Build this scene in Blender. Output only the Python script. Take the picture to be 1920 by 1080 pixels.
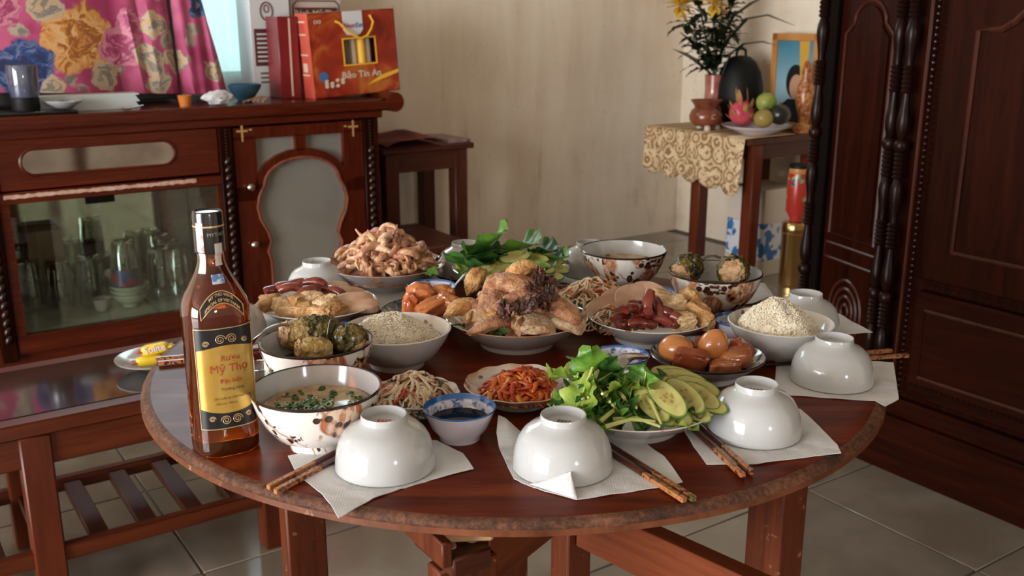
import bpy, bmesh, math, random
from math import sin, cos, pi, radians, sqrt, atan2
from mathutils import Vector, Matrix, noise

for o in list(bpy.data.objects):
    bpy.data.objects.remove(o)
SC = bpy.context.scene
COL = SC.collection
RNG = random.Random(11)

# ------------------------------------------------------------------ camera
CAM_H = 1.25                      # camera height above the floor
PITCH = radians(15.3)
cam_d = bpy.data.cameras.new('camera')
cam = bpy.data.objects.new('camera', cam_d)
COL.objects.link(cam)
cam_d.sensor_width = 36.0
cam_d.lens = 35.0
cam_d.clip_start = 0.05
cam.location = (0, 0, CAM_H)
cam.rotation_euler = (pi / 2 - PITCH, 0, 0)
cam_d.dof.use_dof = True
cam_d.dof.focus_distance = 1.32
cam_d.dof.aperture_fstop = 9.0
SC.camera = cam

# ------------------------------------------------------------------ world, light, exposure
ROT = radians(34)                 # the room's walls are turned against the camera
wd = bpy.data.worlds.new('daylight')
SC.world = wd
wd.use_nodes = True
bg = wd.node_tree.nodes['Background']
bg.inputs[0].default_value = (0.75, 0.85, 1.0, 1)
bg.inputs[1].default_value = 0.4


def ab(a, b, z=0.0):
    """room axes (a along the back wall, b away from the viewer) -> world"""
    return Vector((a * cos(ROT) - b * sin(ROT), a * sin(ROT) + b * cos(ROT), z))


def area(name, loc, target, sx, sy, power, col):
    l = bpy.data.lights.new(name, 'AREA')
    l.shape = 'RECTANGLE'
    l.size, l.size_y = sx, sy
    l.energy = power
    l.color = col
    o = bpy.data.objects.new(name, l)
    COL.objects.link(o)
    o.location = loc
    d = Vector(target) - Vector(loc)
    o.rotation_euler = d.to_track_quat('-Z', 'Y').to_euler()
    return o


# daylight entering by the open double door in the left wall and the window behind the viewer
area('door_daylight', ab(-5.32, 0.60, 1.30), ab(0, 0.80, 1.2), 3.8, 2.4, 530, (0.965, 0.985, 1.0))
area('window_daylight', ab(0.2, -4.06, 1.55), ab(0.2, 0.5, 1.3), 0.34, 0.46, 24, (0.92, 0.96, 1.0))

SC.view_settings.view_transform = 'Standard'
SC.view_settings.look = 'None'
SC.view_settings.gamma = 1.0
SC.view_settings.use_curve_mapping = False
SC.view_settings.exposure = 0.14

# ------------------------------------------------------------------ helpers: placing
FPX = 1920 * 35 / 36


def ray(px, py):
    u = (px - 960) / FPX
    v = (540 - py) / FPX
    s, c = sin(PITCH), cos(PITCH)
    return Vector((u, c + v * s, -s + v * c))


def pz(px, py, z):
    """point of the level plane z seen towards (px, py)"""
    d = ray(px, py)
    t = (z - CAM_H) / d.z
    return Vector((d.x * t, d.y * t, z))


def to_ab(p):
    return (p.x * cos(ROT) + p.y * sin(ROT), -p.x * sin(ROT) + p.y * cos(ROT), p.z)


def pb(px, py, b):
    """(a, z) on the plane of constant b"""
    d = ray(px, py)
    db = -d.x * sin(ROT) + d.y * cos(ROT)
    t = b / db
    da = d.x * cos(ROT) + d.y * sin(ROT)
    return da * t, CAM_H + d.z * t


# ------------------------------------------------------------------ helpers: objects
def link(name, data, parent=None, loc=(0, 0, 0), rot=(0, 0, 0)):
    o = bpy.data.objects.new(name, data)
    COL.objects.link(o)
    if parent is not None:
        o.parent = parent
    o.location = loc
    o.rotation_euler = rot
    return o


def tag(o, label, cat, group=None, kind=None):
    o['label'] = label
    o['category'] = cat
    if group:
        o['group'] = group
    if kind:
        o['kind'] = kind
    return o


def thing(name, label, cat, loc=(0, 0, 0), rz=0.0, group=None, rot=None):
    o = link(name, None, None, loc, rot if rot else (0, 0, rz))
    o.empty_display_size = 0.05
    return tag(o, label, cat, group)


def structure(o):
    o['kind'] = 'structure'
    return o


def dup(root, loc, rot, label=None, group=None):
    r = root.copy()
    COL.objects.link(r)
    r.location = loc
    r.rotation_euler = rot
    if label:
        r['label'] = label
    if group:
        r['group'] = group
    for ch in list(root.children):
        c = ch.copy()
        COL.objects.link(c)
        c.parent = r
        for g in list(ch.children):
            d = g.copy()
            COL.objects.link(d)
            d.parent = c
    return r


class MB:
    """collects geometry for ONE mesh object"""
    def __init__(self):
        self.v, self.f, self.m = [], [], []

    def add(self, vs, fs, mat=0, M=None):
        k = len(self.v)
        for p in vs:
            p = Vector(p)
            self.v.append(tuple(M @ p if M is not None else p))
        for i, f in enumerate(fs):
            self.f.append(tuple(k + q for q in f))
            self.m.append(mat[i] if isinstance(mat, (list, tuple)) else mat)
        return self

    def box(self, c, s, mat=0, bev=0.0, M=None, seg=1):
        bm = bmesh.new()
        bmesh.ops.create_cube(bm, size=1.0)
        bmesh.ops.scale(bm, vec=Vector(s), verts=bm.verts)
        if bev > 0:
            bmesh.ops.bevel(bm, geom=list(bm.edges), offset=min(bev, 0.45 * min(s)), segments=seg,
                            profile=0.5, affect='EDGES')
        bmesh.ops.translate(bm, vec=Vector(c), verts=bm.verts)
        bm.verts.index_update()
        self.add([v.co.copy() for v in bm.verts], [[v.index for v in f.verts] for f in bm.faces], mat, M)
        bm.free()
        return self

    def span(self, x0, x1, y0, y1, z0, z1, mat=0, bev=0.0, M=None):
        return self.box(((x0 + x1) / 2, (y0 + y1) / 2, (z0 + z1) / 2),
                        (abs(x1 - x0), abs(y1 - y0), abs(z1 - z0)), mat, bev, M)

    def lathe(self, prof, n=48, mats=None, M=None, wob=None, cap0=False, cap1=False):
        vs, fs, ms = [], [], []
        for j, (r, z) in enumerate(prof):
            for i in range(n):
                t = 2 * pi * i / n
                rr, zz = (r, z) if wob is None else wob(r, z, t, j)
                vs.append((rr * cos(t), rr * sin(t), zz))
        for j in range(len(prof) - 1):
            for i in range(n):
                i2 = (i + 1) % n
                fs.append((j * n + i, j * n + i2, (j + 1) * n + i2, (j + 1) * n + i))
                ms.append(mats[j] if mats else 0)
        if cap0:
            fs.append(tuple(reversed(range(n))))
            ms.append(mats[0] if mats else 0)
        if cap1:
            k = (len(prof) - 1) * n
            fs.append(tuple(k + i for i in range(n)))
            ms.append(mats[-1] if mats else 0)
        return self.add(vs, fs, ms, M)

    def tube(self, path, rad, n=8, mat=0, closed=False, flat=1.0, caps=True, up=Vector((0, 0, 1)), M=None):
        P = [Vector(p) for p in path]
        L = len(P)
        vs, fs = [], []
        for i in range(L):
            if closed:
                d = P[(i + 1) % L] - P[i - 1]
            else:
                d = P[min(i + 1, L - 1)] - P[max(i - 1, 0)]
            d.normalize()
            s = d.cross(up)
            if s.length < 1e-4:
                s = d.cross(Vector((1, 0, 0)))
            s.normalize()
            w = s.cross(d)
            r = rad[i] if isinstance(rad, (list, tuple)) else rad
            for k in range(n):
                t = 2 * pi * (k + 0.5) / n
                vs.append(P[i] + s * (r * cos(t)) + w * (r * flat * sin(t)))
        R = L if closed else L - 1
        for i in range(R):
            i2 = (i + 1) % L
            for k in range(n):
                k2 = (k + 1) % n
                fs.append((i * n + k, i * n + k2, i2 * n + k2, i2 * n + k))
        if caps and not closed:
            fs.append(tuple(reversed(range(n))))
            fs.append(tuple((L - 1) * n + k for k in range(n)))
        return self.add(vs, fs, mat, M)

    def prism(self, poly, y0, y1, mat=0, M=None):
        """polygon in x,z pushed from y0 to y1"""
        n = len(poly)
        vs = [(x, y0, z) for x, z in poly] + [(x, y1, z) for x, z in poly]
        fs = [tuple(range(n)), tuple(reversed(range(n, 2 * n)))]
        for i in range(n):
            j = (i + 1) % n
            fs.append((j, i, n + i, n + j))
        return self.add(vs, fs, mat, M)

    def sphere(self, c, r, sub=1, mat=0, sc=(1, 1, 1), M=None):
        vs, fs = ICO(sub)
        return self.add([(c[0] + p[0] * r * sc[0], c[1] + p[1] * r * sc[1], c[2] + p[2] * r * sc[2]) for p in vs],
                        fs, mat, M)

    def grid(self, fn, nu, nv, mat=0, thick=None, closed_u=False):
        vs = [fn(i / (nu - 1 if not closed_u else nu), j / (nv - 1)) for j in range(nv) for i in range(nu)]
        fs = []
        for j in range(nv - 1):
            for i in range(nu if closed_u else nu - 1):
                i2 = (i + 1) % nu
                fs.append((j * nu + i, j * nu + i2, (j + 1) * nu + i2, (j + 1) * nu + i))
        return self.add(vs, fs, mat)

    def mesh(self, name, mats, smooth=True, angle=40, solid=0.0, recalc=True):
        me = bpy.data.meshes.new(name)
        me.from_pydata(self.v, [], self.f)
        if solid or recalc:
            bm = bmesh.new()
            bm.from_mesh(me)
            if recalc:
                bmesh.ops.recalc_face_normals(bm, faces=bm.faces)
            mi = None
            bm.to_mesh(me)
            bm.free()
        for m in mats if isinstance(mats, (list, tuple)) else [mats]:
            me.materials.append(m)
        me.polygons.foreach_set('material_index', self.m)
        me.polygons.foreach_set('use_smooth', [smooth] * len(me.polygons))
        if smooth and angle < 180:
            me.set_sharp_from_angle(angle=radians(angle))
        me.update()
        return me

    def build(self, name, mats, parent=None, loc=(0, 0, 0), rot=(0, 0, 0), smooth=True, angle=40, recalc=True):
        return link(name, self.mesh(name, mats, smooth, angle, recalc=recalc), parent, loc, rot)


_ico = {}


def ICO(sub):
    if sub not in _ico:
        bm = bmesh.new()
        bmesh.ops.create_icosphere(bm, subdivisions=sub, radius=1.0)
        bm.verts.index_update()
        _ico[sub] = ([tuple(v.co) for v in bm.verts], [tuple(v.index for v in f.verts) for f in bm.faces])
        bm.free()
    return _ico[sub]


def blob(sx, sy, sz, seed=0, amp=0.2, freq=1.6, sub=3, box=0.0, bend=0.0, fine=0.0):
    """lumpy piece of food; box > 0 squares it off, bend curls it along x"""
    vs, fs = ICO(sub)
    out = []
    off = Vector((seed * 3.17, seed * 1.7, -seed * 2.3))
    for p in vs:
        q = Vector(p)
        if box:
            e = 1.0 - box * 0.8
            q = Vector([math.copysign(abs(c) ** e, c) for c in q])
        n = noise.noise(Vector(p) * freq + off)
        n2 = noise.noise(Vector(p) * freq * 3.1 + off) * 0.4
        n3 = noise.noise(Vector(p) * freq * 9 + off) * fine
        q = q * (1 + amp * (n + n2) + n3)
        x, y, z = q.x * sx, q.y * sy, q.z * sz
        if bend:
            t = x / sx
            z -= bend * t * t * sx
        out.append((x, y, z))
    m = MB()
    m.add(out, fs)
    return m


def Rxyz(rx, ry, rz):
    return Matrix.Rotation(rz, 4, 'Z') @ Matrix.Rotation(ry, 4, 'Y') @ Matrix.Rotation(rx, 4, 'X')


def T(x, y, z):
    return Matrix.Translation((x, y, z))


# ------------------------------------------------------------------ helpers: materials
class NT:
    def __init__(self, name):
        self.mat = bpy.data.materials.new(name)
        self.mat.use_nodes = True
        self.t = self.mat.node_tree
        self.b = self.t.nodes['Principled BSDF']
        self.out = self.t.nodes['Material Output']
        self._co = None

    def n(self, typ, props=None, **ins):
        nd = self.t.nodes.new(typ)
        for k, v in (props or {}).items():
            setattr(nd, k, v)
        for k, v in ins.items():
            key = int(k[1:]) if k[0] == 'i' and k[1:].isdigit() else k.replace('_', ' ')
            self.set(nd.inputs[key], v)
        return nd

    def set(self, sock, v):
        if isinstance(v, bpy.types.NodeSocket):
            self.t.links.new(v, sock)
        elif isinstance(v, (tuple, list)) and len(v) == 3 and sock.type == 'RGBA':
            sock.default_value = (*v, 1)
        else:
            sock.default_value = v

    def math(self, op, a, b=0.0, c=0.0):
        nd = self.n('ShaderNodeMath', {'operation': op})
        self.set(nd.inputs[0], a)
        self.set(nd.inputs[1], b)
        self.set(nd.inputs[2], c)
        return nd.outputs[0]

    def mix(self, fac, a, b, mode='MIX'):
        nd = self.n('ShaderNodeMix', {'data_type': 'RGBA', 'blend_type': mode})
        self.set(nd.inputs[0], fac)
        self.set(nd.inputs[6], a)
        self.set(nd.inputs[7], b)
        return nd.outputs[2]

    def ramp(self, v, stops, interp='LINEAR'):
        nd = self.n('ShaderNodeValToRGB', Fac=v)
        cr = nd.color_ramp
        cr.interpolation = interp
        while len(cr.elements) < len(stops):
            cr.elements.new(0.5)
        for e, (p, c) in zip(cr.elements, stops):
            e.position = p
            e.color = (*c, 1) if len(c) == 3 else c
        return nd.outputs[0]

    def step(self, v, lo, hi):
        nd = self.n('ShaderNodeMapRange', {'interpolation_type': 'SMOOTHSTEP'}, Value=v)
        nd.inputs[1].default_value = lo
        nd.inputs[2].default_value = hi
        return nd.outputs[0]

    @property
    def co(self):
        if self._co is None:
            tc = self.n('ShaderNodeTexCoord')
            oi = self.n('ShaderNodeObjectInfo')
            ad = self.n('ShaderNodeVectorMath', {'operation': 'MULTIPLY_ADD'})
            self.obj = tc.outputs['Object']
            self.t.links.new(tc.outputs['Object'], ad.inputs[0])
            ad.inputs[1].default_value = (1, 1, 1)
            cx = self.n('ShaderNodeCombineXYZ')
            for i in range(3):
                self.t.links.new(oi.outputs['Random'], cx.inputs[i])
            self.t.links.new(cx.outputs[0], ad.inputs[2])
            self.rand = oi.outputs['Random']
            self._co = ad.outputs[0]
        return self._co

    def scaled(self, s, co=None):
        mp = self.n('ShaderNodeMapping')
        self.t.links.new(co if co is not None else self.co, mp.inputs[0])
        mp.inputs['Scale'].default_value = s
        return mp.outputs[0]

    def noise(self, scale, detail=3, rough=0.5, co=None, dist=0.0):
        nd = self.n('ShaderNodeTexNoise', Scale=scale, Detail=detail, Roughness=rough, Distortion=dist)
        self.t.links.new(co if co is not None else self.co, nd.inputs['Vector'])
        return nd.outputs[0]

    def vor(self, scale, co=None, feature='F1', rnd=1.0):
        nd = self.n('ShaderNodeTexVoronoi', {'feature': feature}, Scale=scale, Randomness=rnd)
        self.t.links.new(co if co is not None else self.co, nd.inputs['Vector'])
        return nd

    def bump(self, h, strength=0.3, dist=0.002):
        nd = self.n('ShaderNodeBump', Strength=strength, Distance=dist, Height=h)
        self.t.links.new(nd.outputs[0], self.b.inputs['Normal'])
        return nd

    def base(self, c):
        self.set(self.b.inputs['Base Color'], c)
        return self

    def pr(self, **kw):
        for k, v in kw.items():
            self.set(self.b.inputs[k.replace('_', ' ')], v)
        return self


def simple(name, c, rough=0.5, c2=None, scale=20, bump=0.0, bscale=60, metal=0.0, coat=0.0, sss=0.0, spec=0.5,
           lo=0.35, hi=0.7, bd=0.002, detail=3):
    m = NT(name)
    if c2 is not None:
        m.base(m.mix(m.step(m.noise(scale, detail), lo, hi), c, c2))
    else:
        m.base(c)
    m.pr(Roughness=rough, Metallic=metal)
    m.b.inputs['Specular IOR Level'].default_value = spec
    m.b.inputs['Coat Weight'].default_value = coat
    m.b.inputs['Coat Roughness'].default_value = 0.08
    if sss:
        m.b.inputs['Subsurface Weight'].default_value = sss
        m.b.inputs['Subsurface Radius'].default_value = (0.01, 0.005, 0.003)
        m.b.inputs['Subsurface Scale'].default_value = 0.6
    if bump:
        m.bump(m.noise(bscale, 4), bump, bd)
    return m.mat


def wood(name, dark, light, axis=0, rough=0.30, scale=1.0, coat=0.06, wear=None, bump=0.08, grain=(1, 14, 14), spec=0.22):
    m = NT(name)
    s = [grain[1] * scale] * 3
    s[axis] = grain[0] * scale
    co = m.scaled(tuple(s))
    n1 = m.noise(2.2, 6, 0.6, co, 0.6)
    n2 = m.noise(9.0, 4, 0.6, co)
    mixv = m.math('ADD', m.math('MULTIPLY', n1, 0.75), m.math('MULTIPLY', n2, 0.3))
    c = m.ramp(mixv, [(0.30, dark), (0.50, tuple(0.5 * (d + l) for d, l in zip(dark, light))), (0.72, light)])
    if wear is not None:
        c = m.mix(m.step(m.noise(38, 5, 0.7), 0.60, 0.70), c, wear)
    m.base(c)
    m.pr(Roughness=m.math('ADD', rough, m.math('MULTIPLY', m.math('SUBTRACT', n2, 0.5), 0.2)))
    m.b.inputs['Specular IOR Level'].default_value = spec
    m.b.inputs['Coat Weight'].default_value = coat
    m.b.inputs['Coat Roughness'].default_value = 0.15
    m.bump(mixv, bump, 0.003)
    return m.mat


def clear(name, tint=(1, 1, 1), facing=0.15, rough=0.02, gl=(1, 1, 1), lo=0.04, hi=0.85):
    """thin clear glass: see-through with mirror-like edges"""
    m = NT(name)
    m.t.nodes.remove(m.b)
    tr = m.n('ShaderNodeBsdfTransparent', Color=tint)
    gs = m.n('ShaderNodeBsdfGlossy', Color=gl, Roughness=rough)
    lw = m.n('ShaderNodeLayerWeight', Blend=facing)
    mr = m.n('ShaderNodeMapRange', Value=lw.outputs['Facing'])
    mr.inputs[3].default_value = lo
    mr.inputs[4].default_value = hi
    mx = m.n('ShaderNodeMixShader')
    m.t.links.new(mr.outputs[0], mx.inputs[0])
    m.t.links.new(tr.outputs[0], mx.inputs[1])
    m.t.links.new(gs.outputs[0], mx.inputs[2])
    m.t.links.new(mx.outputs[0], m.out.inputs[0])
    return m.mat


def text_mesh(s, size, mat, extrude=0.0004, align='CENTER', spacing=1.0, bold=0.0):
    cu = bpy.data.curves.new('lettering', 'FONT')
    cu.body = s
    cu.size = size
    cu.extrude = extrude
    cu.align_x = align
    cu.align_y = 'CENTER'
    cu.resolution_u = 2
    cu.space_character = spacing
    cu.offset = bold
    o = bpy.data.objects.new('lettering', cu)
    COL.objects.link(o)
    dg = bpy.context.evaluated_depsgraph_get()
    me = bpy.data.meshes.new_from_object(o.evaluated_get(dg))
    bpy.data.objects.remove(o)
    me.materials.clear()
    me.materials.append(mat)
    return me

# ------------------------------------------------------------------ materials
MAH_D, MAH_L = (0.030, 0.0065, 0.0035), (0.115, 0.026, 0.011)
m_sb = [wood('sideboard_wood_%d' % i, (0.032, 0.0038, 0.0016), (0.110, 0.016, 0.005), i, 0.25) for i in range(3)]
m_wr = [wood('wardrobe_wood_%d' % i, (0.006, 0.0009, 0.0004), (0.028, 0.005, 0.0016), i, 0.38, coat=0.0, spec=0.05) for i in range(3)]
m_cf = [wood('coffee_table_wood_%d' % i, (0.045, 0.008, 0.003), (0.15, 0.031, 0.010), i, 0.35) for i in range(3)]
m_st = [wood('stand_wood_%d' % i, (0.028, 0.007, 0.004), (0.09, 0.022, 0.010), i, 0.4) for i in range(3)]
m_leg = wood('table_leg_wood', (0.042, 0.008, 0.0035), (0.15, 0.036, 0.012), 2, 0.42, wear=(0.30, 0.12, 0.055), coat=0.1)
m_rail = wood('table_rail_wood', (0.07, 0.013, 0.005), (0.20, 0.046, 0.013), 0, 0.42, coat=0.1)
m_pale_wood = wood('bare_wood', (0.50, 0.26, 0.12), (0.70, 0.42, 0.22), 0, 0.6, coat=0)
m_black_hole = simple('dark_interior', (0.005, 0.003, 0.002), 0.8, spec=0.05)


def tabletop_mat():
    m = NT('tabletop_varnish')
    mp = m.n('ShaderNodeMapping')
    m.co
    m.t.links.new(m.obj, mp.inputs[0])
    mp.inputs['Rotation'].default_value = (0, 0, radians(-6))
    mp.inputs['Scale'].default_value = (1.2, 15, 10)
    n1 = m.noise(2.0, 7, 0.62, mp.outputs[0], 0.8)
    n2 = m.noise(11, 4, 0.6, mp.outputs[0])
    v = m.math('ADD', m.math('MULTIPLY', n1, 0.8), m.math('MULTIPLY', n2, 0.25))
    c = m.ramp(v, [(0.32, (0.035, 0.004, 0.001)), (0.52, (0.100, 0.013, 0.003)), (0.74, (0.20, 0.035, 0.008))])
    scr = m.step(m.noise(55, 6, 0.8), 0.69, 0.74)
    c = m.mix(scr, c, (0.17, 0.07, 0.04))
    m.base(c)
    m.pr(Roughness=m.math('ADD', 0.24, m.math('MULTIPLY', m.noise(9, 4, 0.6), 0.22)))
    m.b.inputs['Specular IOR Level'].default_value = 0.09
    m.b.inputs['Coat Weight'].default_value = 0.0
    m.b.inputs['Coat Roughness'].default_value = 0.12
    m.bump(v, 0.06, 0.002)
    return m.mat


def edge_mat():
    m = NT('worn_table_edge')
    co = m.co
    v = m.noise(160, 6, 0.75)
    v2 = m.noise(14, 4, 0.6)
    c = m.ramp(m.math('ADD', m.math('MULTIPLY', v, 0.6), m.math('MULTIPLY', v2, 0.45)),
               [(0.40, (0.020, 0.006, 0.003)), (0.50, (0.070, 0.023, 0.010)), (0.60, (0.15, 0.058, 0.027)), (0.74, (0.28, 0.14, 0.08))])
    m.base(c)
    m.pr(Roughness=0.6)
    m.bump(v, 0.4, 0.002)
    return m.mat


m_top, m_edge = tabletop_mat(), edge_mat()
m_edge_side = wood('table_side_wood', (0.05, 0.012, 0.005), (0.20, 0.065, 0.028), 2, 0.45, wear=(0.34, 0.17, 0.10), grain=(3, 8, 8))


def wall_mat():
    m = NT('old_plaster')
    co = m.co
    st = m.scaled((7, 7, 0.9), m.obj)
    n1 = m.noise(1.0, 5, 0.6, st, 0.4)
    n2 = m.noise(2.2, 4, 0.6, m.obj)
    n3 = m.noise(40, 4, 0.7, m.obj)
    v = m.math('ADD', m.math('MULTIPLY', n1, 0.55), m.math('MULTIPLY', n2, 0.45))
    c = m.ramp(v, [(0.30, (0.42, 0.325, 0.235)), (0.45, (0.75, 0.625, 0.49)), (0.62, (0.84, 0.735, 0.60))])
    c = m.mix(m.step(n3, 0.62, 0.72), c, (0.42, 0.35, 0.26))
    m.base(c)
    m.pr(Roughness=0.85)
    m.bump(n3, 0.25, 0.003)
    return m.mat


m_wall = wall_mat()
m_ceiling = simple('cream_ceiling', (0.50, 0.43, 0.34), 0.9)
m_tile = simple('floor_tile', (0.185, 0.15, 0.115), 0.14, (0.25, 0.21, 0.165), 5, 0.02, 30, coat=0.25)
m_grout = simple('grout', (0.11, 0.095, 0.08), 0.8)
m_white = simple('white_porcelain', (0.48, 0.485, 0.487), 0.12, coat=0.15)
m_grey_porc = simple('greyish_porcelain', (0.48, 0.465, 0.455), 0.14, coat=0.3)
m_lilac = simple('lilac_porcelain', (0.60, 0.55, 0.62), 0.12, coat=0.5)
m_dark_rim = simple('dark_brown_rim', (0.020, 0.010, 0.008), 0.2, coat=0.4)
m_redmark = simple('red_mark', (0.62, 0.09, 0.08), 0.4)
m_brownmark = simple('brown_mark', (0.12, 0.09, 0.06), 0.4)


def uvz(m, k=1.0):
    """unroll a turned vessel: (angle, height)"""
    m.co
    sx = m.n('ShaderNodeSeparateXYZ', i0=m.obj)
    ang = m.math('ARCTAN2', sx.outputs[1], sx.outputs[0])
    cx = m.n('ShaderNodeCombineXYZ', X=m.math('MULTIPLY', ang, 0.07 * k), Y=sx.outputs[2])
    rad = m.n('ShaderNodeVectorMath', {'operation': 'LENGTH'})
    c2 = m.n('ShaderNodeCombineXYZ', X=sx.outputs[0], Y=sx.outputs[1])
    m.t.links.new(c2.outputs[0], rad.inputs[0])
    return cx.outputs[0], rad.outputs['Value'], sx.outputs[2]


def floral_mat():
    m = NT('floral_porcelain')
    uv, rad, z = uvz(m)
    wz = m.n('ShaderNodeTexNoise', Scale=30.0, Detail=2.0)
    m.t.links.new(uv, wz.inputs['Vector'])
    dv = m.n('ShaderNodeVectorMath', {'operation': 'MULTIPLY_ADD'})
    m.t.links.new(wz.outputs['Color'], dv.inputs[0])
    dv.inputs[1].default_value = (0.016, 0.016, 0)
    m.t.links.new(uv, dv.inputs[2])
    w = dv.outputs[0]
    big = m.noise(17, 2, 0.5, uv)
    c = (0.83, 0.79, 0.73)
    # rust flowers: sketchy petals with darker outlines
    fl = m.vor(18, w)
    d = fl.outputs['Distance']
    streak = m.noise(120, 3, 0.6, m.scaled((1, .35, 1), w), 1.0)
    flower = m.math('MULTIPLY', m.math('SUBTRACT', 1.0, m.step(d, 0.42, 0.50)), m.step(big, 0.36, 0.42))
    fcol = m.mix(m.step(streak, 0.40, 0.60), (0.50, 0.17, 0.055), (0.82, 0.62, 0.46))
    outl = m.math('MULTIPLY', m.step(d, 0.36, 0.44), 0.75)
    fcol = m.mix(outl, fcol, (0.36, 0.09, 0.03))
    c = m.mix(flower, c, fcol)
    # stems
    wv = m.n('ShaderNodeTexWave', {'wave_type': 'BANDS', 'bands_direction': 'DIAGONAL'}, Scale=16.0, Distortion=8.0, Detail=2.0)
    wv.inputs['Detail Scale'].default_value = 1.2
    m.t.links.new(uv, wv.inputs['Vector'])
    stem = m.math('MULTIPLY', m.step(wv.outputs[1], 0.93, 0.97), m.step(m.noise(23, 2, 0.5, w), 0.40, 0.5))
    c = m.mix(m.math('MULTIPLY', stem, .8), c, (0.45, 0.20, 0.09))
    # dark berries
    be = m.vor(85, uv)
    bm_ = m.math('MULTIPLY', m.math('SUBTRACT', 1.0, m.step(be.outputs['Distance'], 0.40, 0.48)),
                 m.step(m.noise(22, 2, 0.5, w), 0.51, 0.54))
    c = m.mix(bm_, c, m.mix(m.step(be.outputs['Distance'], 0.05, 0.22), (0.20, 0.11, 0.06), (0.045, 0.018, 0.010)))
    # dark little leaves
    lv = m.vor(60, w)
    lm = m.math('MULTIPLY', m.math('SUBTRACT', 1.0, m.step(lv.outputs['Distance'], 0.30, 0.38)),
                m.step(m.noise(24, 2, 0.5, uv), 0.54, 0.58))
    c = m.mix(lm, c, (0.10, 0.035, 0.02))
    m.base(c)
    m.pr(Roughness=0.12)
    m.b.inputs['Coat Weight'].default_value = 0.5
    return m.mat


def plate_rim_mat(name, r0, band, spots, thr=0.62, sp_scale=70):
    """white inside with a printed border starting at radius r0"""
    m = NT(name)
    uv, rad, z = uvz(m)
    c = m.mix(m.step(m.noise(30, 3, 0.5, m.obj), 0.4, 0.7), (0.76, 0.74, 0.70), (0.68, 0.66, 0.63))
    bm_ = m.math('MULTIPLY', m.step(rad, r0, r0 + 0.012), m.step(m.noise(16, 3, 0.6, m.obj), 0.30, 0.66))
    c = m.mix(bm_, c, band)
    sp = m.math('MULTIPLY', m.math('SUBTRACT', 1.0, m.step(m.vor(sp_scale, m.obj).outputs['Distance'], 0.32, 0.46)),
                m.math('MULTIPLY', m.step(m.noise(22, 2, 0.5, m.obj), thr - 0.04, thr), m.step(rad, r0 - 0.03, r0 - 0.02)))
    c = m.mix(sp, c, spots)
    m.base(c)
    m.pr(Roughness=0.12)
    m.b.inputs['Coat Weight'].default_value = 0.5
    return m.mat


def blue_in_mat():
    m = NT('blue_printed_inside')
    uv, rad, z = uvz(m, 0.6)
    v = m.noise(75, 3, 0.6, uv, 0.6)
    fl = m.vor(75, uv)
    c = m.mix(m.math('MULTIPLY', m.math('SUBTRACT', 1.0, m.step(fl.outputs['Distance'], 0.34, 0.50)), m.step(v, 0.40, 0.50)),
              (0.60, 0.60, 0.70), (0.02, 0.085, 0.28))
    c = m.mix(m.math('MULTIPLY', m.step(v, 0.54, 0.62), 0.55), c, (0.10, 0.26, 0.48))
    c = m.mix(m.step(z, 0.0325, 0.0355), c, (0.012, 0.105, 0.33))
    m.base(c)
    m.pr(Roughness=0.08)
    m.b.inputs['Coat Weight'].default_value = 0.6
    return m.mat


m_floral = floral_mat()
m_plate_plain = plate_rim_mat('printed_plate', 0.098, (0.50, 0.20, 0.09), (0.42, 0.10, 0.05), 0.60)
m_plate_orange = plate_rim_mat('orange_bordered_plate', 0.062, (0.58, 0.27, 0.12), (0.06, 0.07, 0.07), 0.66, 120)
m_plate_blue = plate_rim_mat('blue_black_printed_plate', 0.045, (0.035, 0.10, 0.16), (0.02, 0.035, 0.06), 0.44, 85)
m_rice_bowl_in = plate_rim_mat('rose_printed_inside', 0.060, (0.66, 0.62, 0.58), (0.30, 0.07, 0.05), 0.63, 90)
m_blue_in = blue_in_mat()
m_blue_rim = simple('blue_rim', (0.016, 0.11, 0.33), 0.1, coat=0.6)
m_soy = simple('soy_sauce', (0.003, 0.002, 0.003), 0.06, spec=0.12)
m_metal = simple('stainless_steel', (0.58, 0.56, 0.53), 0.22, metal=1.0)
m_dkmetal = simple('dull_steel', (0.30, 0.27, 0.24), 0.35, metal=1.0)


def napkin_mat():
    m = NT('paper_napkin')
    m.co
    ck = m.vor(330, m.obj, rnd=0.1)
    c = m.mix(m.step(m.noise(30, 3), 0.4, 0.7), (0.66, 0.655, 0.66), (0.60, 0.595, 0.60))
    m.base(c)
    m.pr(Roughness=0.9)
    h = m.math('ADD', m.math('MULTIPLY', ck.outputs['Distance'], 0.5), m.math('MULTIPLY', m.noise(45, 4, 0.6), 1.4))
    m.bump(h, 0.35, 0.002)
    m.b.inputs['Subsurface Weight'].default_value = 0.15
    m.b.inputs['Subsurface Radius'].default_value = (0.01, 0.01, 0.01)
    return m.mat


m_napkin = napkin_mat()
m_stick = simple('dark_red_lacquer', (0.085, 0.013, 0.007), 0.25, (0.055, 0.008, 0.005), 60, coat=0.4)


def stick_end_mat():
    m = NT('painted_chopstick_end')
    co = m.co
    v = m.vor(160)
    c = m.ramp(m.noise(120, 3, 0.6), [(0.40, (0.09, 0.016, 0.008)), (0.47, (0.40, 0.20, 0.05)), (0.55, (0.42, 0.11, 0.07)), (0.64, (0.07, 0.08, 0.025))])
    m.base(c)
    m.pr(Roughness=0.3)
    return m.mat


m_stick_end = stick_end_mat()

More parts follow.
